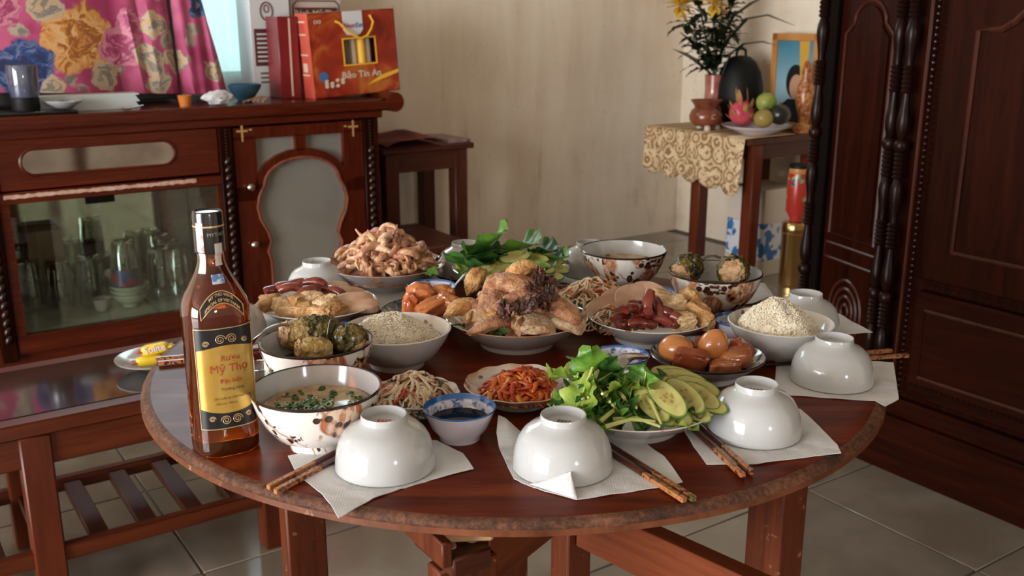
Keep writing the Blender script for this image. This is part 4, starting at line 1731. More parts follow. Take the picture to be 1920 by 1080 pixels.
for k in range(7):
    MB().span(.022, W_ - .045 - .012 * (k % 3), -.0025, -.0014, .142 + .018 * k, .149 + .018 * k).build('printed_line', m_whitecard, wb_, smooth=False)
for k in range(3):
    MB().span(.03, W_ - .03, -.0015, 0, .055 + .018 * k, .063 + .018 * k).build('printed_line', m_olive, wb_, smooth=False)
lg = MB()
lg.tube([(.07 + .026 * cos(k * pi / 8), -.001, .345 + .036 * sin(k * pi / 8)) for k in range(16)], .003, 6, closed=True, up=Vector((0, 1, 0)))
lg.tube([(.07 + .010 * cos(k * pi / 8), -.001, .355 + .015 * sin(k * pi / 8)) for k in range(16)], .0025, 6, closed=True, up=Vector((0, 1, 0)))
lg.build('printed_emblem', m_maroon, wb_)
ax, az = pb(545, 30, 4.13)
ax2, az2 = pb(640, 26, 4.13)
bb = thing('banner_carton', 'cream carton with dark banner lettering behind the gift box', 'box', ab(ax, 4.13, SZ), 0, rot=(0, 0, ROT))
W2 = ax2 - ax
MB().span(0, W2, 0, .12, 0, .46, 0, .002).build('carton', simple('cream_card', (.55, .46, .40), .5), bb)
MB().span(.02, W2 - .02, -.0015, 0, az - SZ - .015, az - SZ + .035).build('printed_banner', m_maroon, bb, smooth=False)
print_on(bb, 'Bánh Mỹ Tho', .036, m_paper, W2 / 2, az - SZ + .010, -.002)
MB().tube([(.012, -.001, az - SZ - .02), (.012, -.001, az - SZ + .045), (.03, -.001, az - SZ + .062), (W2 - .03, -.001, az - SZ + .062), (W2 - .012, -.001, az - SZ + .045),
           (W2 - .012, -.001, az - SZ - .02)], .003, 6, up=Vector((0, 1, 0))).build('printed_border', m_maroon, bb)


# pink flowered cloth draped over the television
def cloth_mat(flowers, ca, cz):
    m = NT('pink_floral_fabric')
    m.co
    sx = m.n('ShaderNodeSeparateXYZ', i0=m.obj)
    cx = m.n('ShaderNodeCombineXYZ', X=sx.outputs[0], Y=sx.outputs[2])
    dn = m.n('ShaderNodeTexNoise', Scale=11.0, Detail=3.0)
    m.t.links.new(cx.outputs[0], dn.inputs['Vector'])
    dv = m.n('ShaderNodeVectorMath', {'operation': 'MULTIPLY_ADD'})
    m.t.links.new(dn.outputs['Color'], dv.inputs[0])
    dv.inputs[1].default_value = (.11, .11, 0)
    m.t.links.new(cx.outputs[0], dv.inputs[2])
    P_ = dv.outputs[0]
    c = m.mix(m.step(m.noise(6, 3, .5, cx.outputs[0]), .40, .62), (.36, .030, .115), (.52, .085, .20))
    # scattered cream leaves
    lv = m.vor(13, m.scaled((1, .62, 1), P_))
    lm = m.math('MULTIPLY', m.math('SUBTRACT', 1.0, m.step(lv.outputs['Distance'], .34, .42)), m.step(m.noise(5, 2, .5, cx.outputs[0]), .40, .46))
    c = m.mix(lm, c, m.mix(m.step(m.noise(26, 3, .5, P_), .42, .6), (.42, .34, .26), (.18, .17, .14)))
    for (x, z, r, c1, c2, c3) in flowers:
        dd = m.n('ShaderNodeVectorMath', {'operation': 'DISTANCE'})
        m.t.links.new(P_, dd.inputs[0])
        dd.inputs[1].default_value = (x + .055, z + .055, 0)
        d = m.math('DIVIDE', dd.outputs['Value'], r)
        nz = m.noise(17, 3, .6, P_, 1.2)
        ringv = m.math('SINE', m.math('ADD', m.math('MULTIPLY', d, 7.0), m.math('MULTIPLY', nz, 17.0)))
        fc = m.mix(m.step(ringv, -1.0, .1), c1, c2)
        fc = m.mix(m.math('MULTIPLY', m.step(ringv, .2, 1.0), m.math('SUBTRACT', 1.0, m.math('MULTIPLY', d, .75))), fc, c3)
        mask = m.math('SUBTRACT', 1.0, m.step(d, .90, 1.0))
        c = m.mix(mask, c, fc)
    m.base(c)
    m.pr(Roughness=.6)
    m.b.inputs['Sheen Weight'].default_value = .15
    return m.mat


CLb = 4.00
arB, zrB = pb(438, 176, CLb)
arT, zrT = pb(381, 0, CLb)
clc = 0.62                          # middle of the drape
tvz1 = 1.46


def fl_at(px, py, r, *cols):
    a, z_ = pb(px, py, CLb)
    return (a - clc, z_, r, *cols)


YEL = ((.30, .085, .012), (.60, .25, .05), (.76, .52, .26))
PNK = ((.30, .03, .10), (.52, .12, .22), (.62, .34, .36))
BLU = ((.010, .018, .07), (.015, .05, .20), (.24, .26, .34))
CRM = ((.22, .19, .15), (.50, .40, .30), (.58, .30, .06))
flowers = [fl_at(148, 72, .130, *YEL), fl_at(228, 92, .085, *PNK), fl_at(48, 128, .105, *BLU), fl_at(285, 45, .055, *CRM), fl_at(280, 110, .06, *CRM), fl_at(240, 35, .05, *PNK),
           fl_at(330, 110, .045, *CRM), fl_at(375, 15, .045, *BLU), fl_at(405, 130, .045, *CRM), fl_at(80, 10, .06, *CRM), fl_at(300, 155, .05, *CRM), fl_at(10, 20, .05, *PNK), fl_at(200, 145, .05, *CRM), fl_at(100, 160, .045, *CRM)]
m_cloth = cloth_mat(flowers, 0, 0)
zb_l = pb(0, 158, CLb)[1]
zb_r = zrB


def drape(u, v):
    """u round the drape, v from hem (0) to top (1)"""
    zt = tvz1 + .01
    rightB = arB - clc
    rightT = arT - clc - (arB - arT) * (zt - zrT) / (zrT - zrB) * .5
    hx = rightB + (rightT - rightB) * min(1, v * 1.0)
    hy = 0.150 - .02 * v
    e = 0.30
    t_ = 2 * pi * u
    cx, sy = cos(t_), sin(t_)
    x = hx * math.copysign(abs(cx) ** e, cx)
    y = hy * math.copysign(abs(sy) ** e, sy)
    hem = zb_r + (zb_l - zb_r) * min(1, max(0, (.5 - .5 * x / hx)))
    z_ = hem + (zt - hem) * v
    fold = (1 - v * .6) * (0.012 * sin(31 * x + 1.3) + 0.014 * sin(57 * x + 2 * v) * (x > .15 * hx) + .010 * sin(95 * (x + y)) * (x > .3 * hx))
    nrm = Vector((cx * .3, sy, 0))
    y += fold * (1 if sy > 0 else -1) * -1 * (-1)
    return (x, y, z_)


cl = MB()
cl.grid(drape, 220, 26, closed_u=True)
top_ring = [drape(i / 60, 1.0) for i in range(60)]
cl.add(top_ring, [tuple(range(60))])
tag(cl.build('floral_cloth', m_cloth, None, ab(clc, CLb + .15), (0, 0, ROT)), 'bright pink flowered cloth draped over a boxy set on the sideboard', 'cloth')
tv = thing('television', 'dark boxy television hidden under the pink flowered cloth', 'television', ab(clc, CLb + .15, 0), ROT)
MB().span(-(arT - clc) + .12, (arT - clc) - .10, -.115, .115, SZ + .012, tvz1 - .02, 0, .004).build('case', simple('black_plastic', (.012, .012, .013), .4), tv)
for s in (-1, 1):
    MB().span(s * .3 - .05, s * .3 + .05, -.08, .08, SZ, SZ + .012).build('foot', m_blk, tv, smooth=False)

# papers, plates, tray, jar, cup, tissue, bowl on the front of the sideboard
a_, _ = pb(170, 175, 3.83)
pst = MB()
for k in range(9):
    pst.span(-.21 + .003 * (k % 3), .165 - .004 * (k % 4), -.02, .065, .006 * k, .006 * k + .005)
tag(pst.build('paper_stack', simple('white_paper', (.66, .72, .71), .5), None, ab(pb(175, 192, 3.83)[0], 3.87, SZ), (0, 0, ROT), smooth=False), 'flat stack of white papers in front of the pink cloth', 'paper')
pl = ab(pb(118, 193, 3.80)[0], 3.80, SZ + .013)
pw = thing('white_saucer', 'white saucer with dark leftovers on the papers by the black tray', 'saucer', pl, 0)
MB().lathe([(0, .004), (.03, .003), (.062, .024), (.066, .028), (.063, .03), (.030, .010), (0, .009)], 36).build('dish', m_white, pw)
blob(.022, .018, .010, 3, .3, 2).build('leftovers', m_black_hole, pw, loc=(0, 0, .018))
ta, _ = pb(60, 205, 3.80)
try_ = MB().span(-.22, .16, -.052, .05, 0, .012, 0, .004)
tag(try_.build('black_tray', simple('black_lacquer', (.007, .007, .008), .12, coat=.5), None, ab(ta - .02, 3.797, SZ), (0, 0, ROT)), 'black lacquer tray at the left end of the sideboard', 'tray')
ja, jz = pb(48, 190, 3.79)
jr = thing('blue_jar', 'dark blue glass jar with black base on the black tray', 'jar', ab(ja, 3.795, SZ + .012), ROT)
MB().lathe([(0, 0), (.042, 0), (.045, .008), (.045, .045), (0, .047)], 30).build('base', m_blk, jr)
MB().lathe([(.043, .047), (.047, .06), (.049, .15), (.047, .155), (.044, .15), (.040, .06), (0, .050)], 30).build('glass', simple('dark_blue_glass', (.012, .020, .05), .06, (.10, .11, .16), 9, coat=.5), jr)
ca_, _ = pb(347, 190, 3.80)
ctt = MB().lathe([(0, 0), (.020, 0), (.026, .040), (.027, .042), (.024, .040), (.018, .006), (0, .005)], 20)
tag(ctt.build('orange_cup', simple('orange_plastic', (.55, .17, .03), .35), None, ab(ca_, 3.80, SZ), (0, 0, ROT)), 'tiny orange cup on the sideboard in front of the pink cloth', 'cup')
ta_, _ = pb(408, 190, 3.80)
tag(blob(.050, .030, .026, 8, .45, 2.2, 3).build('crumpled_tissue', m_napkin, None, ab(ta_, 3.80, SZ + .027), (0, 0, ROT)), 'crumpled white tissue on the sideboard beside the cloth', 'tissue')
sa_, _ = pb(238, 203, 3.79)
sp_ = MB()
sp_.sphere((0, 0, .006), .016, 2, 0, (1.4, 1, .35))
sp_.tube([(.018, 0, .006), (.06, .012, .012)], .003, 6)
tag(sp_.build('small_spoon', m_metal, None, ab(sa_, 3.785, SZ), (0, 0, ROT)), 'small metal spoon on the white papers', 'spoon')
ba_, _ = pb(456, 172, 3.95)
bb_ = MB().lathe([(0, 0), (.03, 0), (.035, .012), (.062, .05), (.066, .066), (.063, .066), (.055, .048), (0, .02)], 30)
tag(bb_.build('blue_bowl', simple('blue_glaze', (.03, .08, .13), .25), None, ab(ba_, 3.93, SZ), (0, 0, ROT)), 'dark blue bowl on the sideboard under the window', 'bowl')
bg_ = MB()
for k in range(5):
    bg_.tube([(-.05 + .02 * k, -.01, .004 + .004 * (k % 2)), (.02 + .012 * k, .03, .012 + .005 * (k % 3))], .004, 6)
tag(bg_.build('incense_bundle', m_chip, None, ab(pb(475, 180, 3.86)[0], 3.85, SZ), (0, 0, ROT)), 'little bundle of sticks lying beside the white carton', 'sticks', None, 'stuff')

# ================================================================== GLASSES INSIDE THE SIDEBOARD
m_tumb = clear('tumbler_glass', (0.86, 0.89, 0.85), 0.40, 0.06, (1, 1, .95), 0.10, 1.0)
CZ0 = 0.1455
tum = thing('tumbler', 'x', 'glass', (0, 0, 0), 0, 'upturned tumblers in the glass cabinet')
pf_ = [(r_ * 1.25, z_ * 1.55) for r_, z_ in [(.040, 0), (.042, .002), (.040, .05), (.034, .122), (.030, .126), (.012, .122), (.010, .118), (.030, .116), (.036, .05), (.038, .001)]]
MB().lathe(pf_, 20).build('wall', m_tumb, tum)
fx = MB()
for k in range(10):
    t_ = k * pi / 5
    fx.tube([(.0500 * cos(t_), .0500 * sin(t_), .04), (.0455 * cos(t_), .0455 * sin(t_), .160)], .003, 5)
fx.build('cut_ridge', m_tumb, tum)
spots = [(62, 578, 'tumbler with dark print at the left end of the cabinet'), (118, 575, 'tumbler second from the left in the glass cabinet'),
         (176, 568, 'tumbler third from the left in the glass cabinet'), (305, 552, 'ribbed tumbler right of the bowl stack in the cabinet'),
         (338, 548, 'tumbler behind the bottle neck in the glass cabinet'), (322, 530, 'back tumbler at the right of the glass cabinet'), (90, 548, 'back tumbler at the left of the glass cabinet')]
for i, (x, y, lb) in enumerate(spots):
    q = pz(x, y, CZ0)
    a, b, _ = to_ab(q)
    b = min(max(b, FB + .09), 4.21)
    d = ray(x, y)
    aa = pb(x, y, b)[0]
    L = ab(aa, b, CZ0)
    if i == 0:
        tum.location = L
        tum['label'] = lb
    else:
        dup(tum, L, (0, 0, i), lb)
q = pz(246, 572, CZ0)
a, b, _ = to_ab(q)
b = min(max(b, FB + .1), 4.15)
aa = pb(246, 572, b)[0]
m_celadon = simple('cream_stoneware', (.44, .42, .30), .25, coat=.3)
bowl_prof = [(.022, 0), (.024, 0), (.026, .008), (.045, .022), (.058, .042), (.060, .046), (.057, .045), (.042, .026), (0, .012)]
bowl_me = MB().lathe([(r_ * 1.25, z_ * 1.2) for r_, z_ in bowl_prof], 28).mesh('stacked_bowl', m_celadon)
zz = CZ0
for k in range(3):
    o = link('stacked_bowl', bowl_me, None, ab(aa, b, zz))
    tag(o, ('lowest', 'middle', 'topmost')[k] + ' cream bowl of the stack inside the glass cabinet', 'bowl', 'bowls stacked in the cabinet')
    zz += .017
topglass = dup(tum, ab(aa - .01, b, zz + .018), (0, 0, .4), 'tall tumbler with coloured print on the bowl stack in the cabinet')
prm = MB().lathe([(.0530, .020), (.0505, .085)], 20)
prm.build('coloured_print', simple('red_blue_print', (.25, .03, .03), .4, (.03, .06, .16), 22, lo=.48, hi=.52), topglass)
cs = ab(pb(190, 560, 3.97)[0], 3.97, CZ0)
tag(MB().lathe([(.02, 0), (.022, 0), (.03, .02), (.034, .045), (.036, .048), (.033, .046), (0, .012)], 24).build('small_cup', simple('pink_glaze', (.45, .36, .30), .25), None, cs), 'small pale cup beside the bowl stack in the cabinet', 'cup')
ob = ab(pb(75, 425, 4.2)[0], 4.205, CZ0)
tag(MB().span(-.06, .07, -.05, .05, 0, .30, 0, .004).build('cardboard_box', simple('orange_beige_card', (.40, .26, .16), .6, (.50, .40, .30), 6), None, ob, (0, 0, ROT)), 'beige cardboard box at the back left of the glass cabinet', 'box')

# ================================================================== DINING TABLE
TT = 0.75
TC = Vector((0.002, 1.460))
TR = 0.543
dt = thing('dining_table', 'round red-brown wooden dining table with worn edge, laid with dishes', 'table', (TC.x, TC.y, 0), 0)
MB().lathe([(0, TT - .024), (TR - .03, TT - .024), (TR - .014, TT - .022), (TR - .012, TT - .004), (TR - .013, TT), (0, TT)], 128).build('tabletop', m_top, dt)
MB().lathe([(TR - .013, TT - .0003), (TR - .009, TT - .0006), (TR - .004, TT - .003), (TR - .0025, TT - .006), (TR + .0005, TT - .008), (TR + .001, TT - .015), (TR - .004, TT - .018),
            (TR - .03, TT - .0245), (TR - .03, TT - .020)], 128, [0, 0, 0, 0, 1, 1, 1, 1]).build('edge_moulding', [m_edge, m_edge_side], dt)


def dloc(x, y):
    return x - TC.x, y - TC.y


def post(xc, yc, wa, wb_, z0, z1, name='leg', mat=None, rz=ROT):
    """(xc, yc) is the near corner; wa along a, wb along b"""
    mb = MB().span(0, wa, 0, wb_, z0, z1, 0, .003)
    x, y = dloc(xc, yc)
    return mb.build(name, mat or m_leg, dt, (x, y, 0), (0, 0, rz))


post(-.364, 1.45, .068, .034, 0, TT - .024)
post(.436, 1.45, .060, .075, 0, TT - .024)
post(-.088, 1.07, .085, .032, 0, .600)
post(.083, 1.32, .045, .045, 0, TT - .024)
post(-.02, 1.93, .068, .034, 0, TT - .024)


def rail(p, q, z0, z1, w_, name, mat):
    p, q = Vector(p), Vector(q)
    L = (q - p).length
    mb = MB().span(0, L, -w_ / 2, w_ / 2, z0, z1, 0, .002)
    x, y = dloc(p.x, p.y)
    return mb.build(name, mat, dt, (x, y, 0), (0, 0, atan2(q.y - p.y, q.x - p.x)))


rail((-.04, 1.13), (.10, 1.34), .545, .63, .028, 'rail', m_rail)
rail((.105, 1.335), (.36, 1.07), .490, .565, .03, 'rail', m_rail)
rail((-.085, 1.09), (-.30, .95), .36, .40, .03, 'rail', m_st[0])
cb_ = post(-.0695, 1.052, .055, .100, .600, .628, 'corner_block', m_st[0])
for (x, y) in ((.012, .030), (.044, .030)):
    MB().lathe([(.004, .628), (.009, .628), (.009, .6300), (.004, .6302)], 16, M=T(x, y, 0)).build('screw_washer', m_chip, cb_)
wg = post(-.092, 1.085, .070, .020, .630, .648, 'wedge', m_pale_wood, radians(5))
rail((-.130, 1.135), (-.076, 1.050), .618, .652, .014, 'brace', m_leg)
rail((-.02, 1.93), (-.35, 1.5), .62, .70, .025, 'rail', m_rail)
rail((.05, 1.95), (.46, 1.5), .62, .70, .025, 'rail', m_rail)

# ------------------------------------------------------------------ vessels


def zc_of(p):
    return p.y * cos(PITCH) + (CAM_H - p.z) * sin(PITCH)


def seat_dish(xl, xr, yb, h):
    """centre and radius of a round dish whose rim spans xl..xr and dips to yb, rim h above the table"""
    z = TT + h
    r = .08
    fr = pz((xl + xr) / 2, yb, z)
    for _ in range(6):
        cy = fr.y + r
        cpos = Vector((fr.x, cy, z))
        zc = zc_of(cpos)
        cpos.x = ((xl + xr) / 2 - 960) / FPX * zc
        r = (xr - xl) / 2 / FPX * zc
    return Vector((cpos.x, cy, TT)), r


def big_bowl(box_, h, label, foot=True):
    p, r = seat_dish(*box_, h)
    o = thing('soup_bowl', label, 'bowl', (p.x, p.y, TT), 0, 'flowered porcelain bowls')
    k = h
    ext = [(0, .004), (r * .40, .004), (r * .42, .0), (r * .45, 0.0), (r * .47, .010), (r * .66, k * .24), (r * .82, k * .46), (r * .93, k * .70), (r * .985, k * .90), (r * 1.0, k)]
    inn = [(r * 1.0, k), (r * .970, k), (r * .945, k * .88), (r * .89, k * .68), (r * .77, k * .44), (r * .58, k * .25), (0, k * .16)]
    MB().lathe(ext, 72).build('outside', m_floral, o, recalc=True)
    MB().lathe(inn, 72).build('inside', m_white, o)
    MB().lathe([(r * 1.003, k - .0022), (r * 1.006, k), (r * .988, k + .0012), (r * .968, k - .0004)], 72).build('rim', m_dark_rim, o)
    o.rotation_euler.z = RNG.uniform(0, 6)
    return p, r


BA, rA = big_bowl((471, 714, 771), .074, 'flowered bowl of green herb soup beside the bottle')
BB, rB = big_bowl((487, 698, 672), .074, 'flowered bowl of stuffed bitter melon behind the herb soup')
BC, rC = big_bowl((1089, 1250, 486), .074, 'flowered bowl of clear soup at the back of the table')
BD, rD = big_bowl((1254, 1428, 531), .074, 'flowered bowl of stuffed bitter melon at back right')


def plate(name, label, box_, h, mats, group=None, scallop=0, cat='plate', rim_dark=False, foot=.55):
    p, r = seat_dish(*box_, h)
    o = thing(name, label, cat, (p.x, p.y, TT), 0, group)

    def wob(rr, z, t_, j):
        if scallop and rr > r * .6:
            s = 1 + .020 * (rr / r) ** 2 * abs(cos(scallop * t_ / 2)) - .010
            return rr * s, z + (.0008 * cos(scallop * t_) if rr > r * .9 else 0)
        return rr, z
    ext = [(0, .004), (r * (foot - .05), .004), (r * (foot - .04), 0), (r * foot, 0), (r * (foot + .02), .007), (r * .80, h * .55), (r * .95, h * .90), (r, h)]
    inn = [(r, h), (r * .985, h + .001), (r * .95, h * .93), (r * .80, h * .62), (r * (foot + .02), .011), (0, .009)]
    MB().lathe(ext, 72, wob=wob).build('underside', mats[1], o)
    MB().lathe(inn, 72, wob=wob).build('inside', mats[0], o)
    if rim_dark:
        MB().lathe([(r * 1.002, h - .0015), (r * 1.004, h + .0008), (r * .988, h + .0018), (r * .978, h)], 72, wob=wob).build('rim', m_dark_rim, o)
    o.rotation_euler.z = RNG.uniform(0, 6)
    return p, r


PG, rG = plate('serving_plate', 'deep plate heaped with boiled chicken in the middle of the table', (835, 1103, 633), .046, (m_plate_plain, m_grey_porc), foot=.52)
PH, rH = plate('serving_plate', 'plate of red sausage, pork roll and fish cake right of the chicken', (1100, 1337, 626), .040, (m_plate_plain, m_grey_porc))
PI_, rI = plate('serving_plate', 'plate of fish cake and sausage slices behind the bottle', (482, 707, 599), .030, (m_plate_plain, m_grey_porc))
PJ, rJ = plate('serving_plate', 'plate piled with sliced squid at the back left', (610, 835, 521), .045, (m_plate_plain, m_grey_porc))
PK, rK = plate('serving_plate', 'plate of green leaves and cucumber at the back of the table', (848, 1068, 528), .036, (m_plate_plain, m_grey_porc))
PL, rL = plate('serving_plate', 'blue-black patterned plate of glazed pork left of the chicken', (716, 880, 604), .032, (m_plate_blue, m_white), rim_dark=True)
PM, rM = plate('serving_plate', 'blue-black patterned plate of braised eggs and pork', (1220, 1433, 701), .033, (m_plate_blue, m_white), rim_dark=True)
PN, rN = plate('salad_plate', 'orange-rimmed plate of noodle salad behind the chicken', (1030, 1200, 585), .026, (m_plate_orange, m_white), scallop=12)
PO, rO = plate('salad_plate', 'scalloped orange-rimmed plate of noodle salad beside the herb soup', (690, 862, 768), .026, (m_plate_orange, m_white), scallop=12)
PP, rP = plate('kimchi_plate', 'scalloped orange-rimmed plate of shredded red kimchi', (870, 1075, 756), .026, (m_plate_orange, m_white), scallop=12)
PQ, rQ = plate('serving_plate', 'plate of lettuce and cucumber slices at the front', (1032, 1343, 811), .036, (m_plate_plain, m_grey_porc))


def rice_bowl(box_, h, label):
    p, r = seat_dish(*box_, h)
    o = thing('rice_serving_bowl', label, 'bowl', (p.x, p.y, TT), 0, 'white rice serving bowls')
    ext = [(0, .004), (r * .44, .004), (r * .46, 0), (r * .50, 0), (r * .53, .008), (r * .74, h * .34), (r * .92, h * .74), (r * .99, h * .96), (r, h)]
    inn = [(r, h), (r * .975, h + .001), (r * .95, h * .93), (r * .87, h * .70), (r * .70, h * .38), (0, h * .2)]
    MB().lathe(ext, 64).build('outside', m_grey_porc, o)
    MB().lathe(inn, 64).build('inside', m_rice_bowl_in, o)
    return p, r


RE, rE = rice_bowl((640, 846, 648), .056, 'white bowl heaped with rice left of the chicken')
RF, rF = rice_bowl((1366, 1563, 633), .056, 'white bowl heaped with rice at the right of the table')


def blue_bowl(box_, h, label):
    p, r = seat_dish(*box_, h)
    o = thing('sauce_bowl', label, 'bowl', (p.x, p.y, TT), 0, 'small blue-printed sauce bowls')
    ext = [(0, .003), (r * .50, .003), (r * .52, 0), (r * .57, 0), (r * .60, .006), (r * .80, h * .42), (r * .93, h * .80), (r * .975, h * .93), (r, h * .985)]
    inn = [(r, h * .985), (r * .985, h), (r * .955, h * .96), (r * .88, h * .70), (r * .74, h * .36), (r * .55, h * .16), (0, h * .12)]
    MB().lathe(ext, 56).build('outside', m_lilac, o)
    MB().lathe(inn, 56).build('inside', m_blue_in, o)
    MB().lathe([(r * 1.0, h * .982), (r * 1.002, h + .0006), (r * .985, h + .0012), (r * .966, h * .985)], 56).build('rim', m_blue_rim, o)
    o.rotation_euler.z = RNG.uniform(0, 6)
    return p, r


S1, rs1 = blue_bowl((793, 930, 790), .040, 'blue-rimmed sauce bowl of dark soy sauce in the front')
S2, rs2 = blue_bowl((1108, 1218, 684), .036, 'empty blue-rimmed sauce bowl behind the lettuce plate')
S3, rs3 = blue_bowl((760, 856, 549), .036, 'blue-rimmed sauce bowl behind the glazed pork')
S4, rs4 = blue_bowl((1180, 1270, 560), .036, 'blue-rimmed sauce bowl in front of the clear soup')
S5, rs5 = blue_bowl((1337, 1440, 615), .038, 'blue-rimmed sauce bowl left of the right rice bowl')
S6, rs6 = blue_bowl((600, 690, 632), .036, 'blue-rimmed sauce bowl between the fish cake plate and left rice bowl')
for (p, r, lb) in ((S1, rs1, 'dark soy sauce in the front blue-rimmed bowl'),):
    tag(MB().lathe([(0, .0240), (r * .80, .0240), (r * .815, .0246), (0, .0247)], 40).build('soy_sauce', m_soy, None, (p.x, p.y, TT)), lb, 'sauce')

# ------------------------------------------------------------------ upturned eating bowls
RB = .0575
eb_prof = [(.0565, 0), (RB, .0012), (RB * .99, .011), (RB * .96, .0225), (RB * .90, .0335), (RB * .805, .0425), (RB * .68, .0487), (RB * .53, .0525), (RB * .462, .0560), (RB * .455, .0625),
           (RB * .445, .0638), (RB * .425, .0636), (RB * .415, .0580), (RB * .40, .0535), (0, .0528)]
eb_in = [(.0565, 0), (.0555, .0015), (RB * .93, .012), (RB * .84, .028), (RB * .70, .039), (RB * .5, .0455), (0, .0475)]
eb = thing('eating_bowl', 'x', 'bowl', (0, 0, 0), 0, 'upturned white eating bowls')
MB().lathe(eb_prof, 72).build('shell', m_white, eb)
MB().lathe(eb_in, 48).build('inside', m_white, eb)
mk = MB()
for k in range(4):
    mk.span(-.008 + k * .0042, -.0052 + k * .0042, .001, .007, .0528, .0536)
mark = mk.build('maker_mark', m_brownmark, eb, smooth=False)
NZ = TT + .0016
EB = []
for i, (x, y, lb, mt) in enumerate([
        (723, 872, 'upturned white bowl with a red base mark at the front left', m_redmark), (1055, 873, 'upturned white bowl at the front middle on a folded napkin', m_brownmark),
        (1413, 808, 'upturned white bowl right of the lettuce plate', m_brownmark), (1558, 712, 'upturned white bowl at the right edge of the table', m_brownmark),
        (1506, 619, 'upturned white bowl behind the right rice bowl', m_brownmark), (597, 551, 'upturned white bowl left of the squid plate', m_brownmark),
        (872, 512, 'upturned white bowl between squid and back greens', m_brownmark), (434, 632, 'upturned white bowl half hidden behind the bottle', m_brownmark),
        (1104, 511, 'upturned white bowl hidden behind the clear soup bowl', m_brownmark)]):
    q = pz(x, y, NZ)
    if i == 0:
        mme = mark.data.copy()
        mme.materials[0] = m_redmark
        eb.location = q
        eb['label'] = lb
        o = eb
        brown_me = mark.data
        mark.data = mme
    else:
        o = dup(eb, q, (0, 0, .35 * sin(i * 5)), lb)
        for ch in o.children:
            if ch.name.startswith('maker_mark'):
                ch.data = brown_me
    EB.append(q)

# ------------------------------------------------------------------ paper napkins


def napkin(pts, label, seed=0, lift=None, z=TT + .0003):
    P3 = [pz(x, y, z) for x, y in pts]
    cx = sum(p.x for p in P3) / len(P3)
    cy = sum(p.y for p in P3) / len(P3)
    bm = bmesh.new()
    vs = [bm.verts.new((p.x - cx, p.y - cy, 0)) for p in P3]
    bm.faces.new(vs)
    bmesh.ops.triangulate(bm, faces=bm.faces[:], quad_method='BEAUTY', ngon_method='BEAUTY')
    for _ in range(4):
        bmesh.ops.subdivide_edges(bm, edges=[e for e in bm.edges if e.calc_length() > .010], cuts=1)
        bmesh.ops.triangulate(bm, faces=[f for f in bm.faces if len(f.verts) > 3])
    for v in bm.verts:
        w_ = Vector((v.co.x + cx, v.co.y + cy))
        v.co.z = .0012 + .0022 * abs(noise.noise(Vector((v.co.x * 25, v.co.y * 25, seed * 3.3))))
        dmin = min((w_ - Vector((e.x, e.y))).length for e in EB)
        if dmin < RB + .006:
            v.co.z *= .25
        if lift:
            v.co.z += lift(w_.x, w_.y)
    ret = bmesh.ops.extrude_face_region(bm, geom=bm.faces[:])
    for v in [g for g in ret['geom'] if isinstance(g, bmesh.types.BMVert)]:
        v.co.z -= .0009
    bmesh.ops.recalc_face_normals(bm, faces=bm.faces[:])
    me = bpy.data.meshes.new('paper_napkin')
    bm.to_mesh(me)
    bm.free()
    me.materials.append(m_napkin)
    me.polygons.foreach_set('use_smooth', [True] * len(me.polygons))
    me.set_sharp_from_angle(angle=radians(50))
    o = link('paper_napkin', me, None, (cx, cy, z))
    return tag(o, label, 'napkin', 'paper napkins at the places')


napkin([(540, 858), (553, 885), (568, 900), (602, 926), (620, 948), (635, 973), (700, 936), (780, 908), (888, 881), (868, 852), (820, 828), (720, 826), (600, 845)],
       'white paper napkin under the front left bowl, corner over the table edge', 1)
nap2 = napkin([(935, 815), (931, 830), (948, 868), (965, 900), (1020, 922), (1080, 938), (1130, 932), (1240, 915), (1280, 905), (1262, 880), (1245, 858), (1200, 826), (1140, 820), (1040, 830)],
       'white paper napkin under the front middle bowl', 2, lambda x, y: .028 * max(0, 1 - ((x - pz(937, 818, TT).x) ** 2 + (y - pz(937, 818, TT).y) ** 2) ** .5 / .035))
napkin([(1280, 805), (1300, 838), (1325, 872), (1420, 872), (1530, 856), (1577, 851), (1570, 836), (1535, 800), (1500, 768), (1400, 780)],
       'white paper napkin under the bowl right of the lettuce plate', 3)
napkin([(1455, 690), (1452, 736), (1480, 742), (1560, 748), (1640, 753), (1660, 763), (1685, 750), (1680, 712), (1675, 681), (1560, 676), (1458, 668)],
       'square white paper napkin under the bowl at the right table edge', 4)
napkin([(1440, 640), (1480, 600), (1570, 588), (1600, 606), (1636, 624), (1565, 629)], 'white paper napkin under the bowl behind the right rice bowl', 5)
napkin([(545, 565), (560, 540), (640, 524), (742, 524), (800, 546), (735, 585), (650, 575)], 'white paper napkin under the bowl left of the squid plate', 6)
napkin([(400, 640), (420, 610), (500, 585), (535, 600), (505, 650), (440, 662)], 'white paper napkin under the bowl behind the bottle', 7)
napkin([(1395, 572), (1412, 548), (1432, 535), (1453, 567)], 'white paper napkin corner beside the right bitter melon bowl', 8,
       lambda x, y: .012 * max(0, 1 - abs(x - pz(1425, 550, TT).x) / .03))
napkin([(1050, 530), (1065, 508), (1100, 500), (1130, 520), (1100, 540)], 'white paper napkin in front of the clear soup bowl', 9)
# folded corner standing up against the front middle bowl
q0, q1 = pz(992, 908, TT + .002), pz(1082, 936, TT + .002)
tip = pz(1070, 884, TT + .022)
nc = MB()
N_ = 8
for i in range(N_):
    for j in range(N_ - i):
        pass


def tri_pt(u, v):
    a_ = q0.lerp(q1, u)
    t_ = a_.lerp(tip, v)
    t_.y -= .004 * sin(pi * v) * (1 - abs(2 * u - 1))
    return tuple(t_)


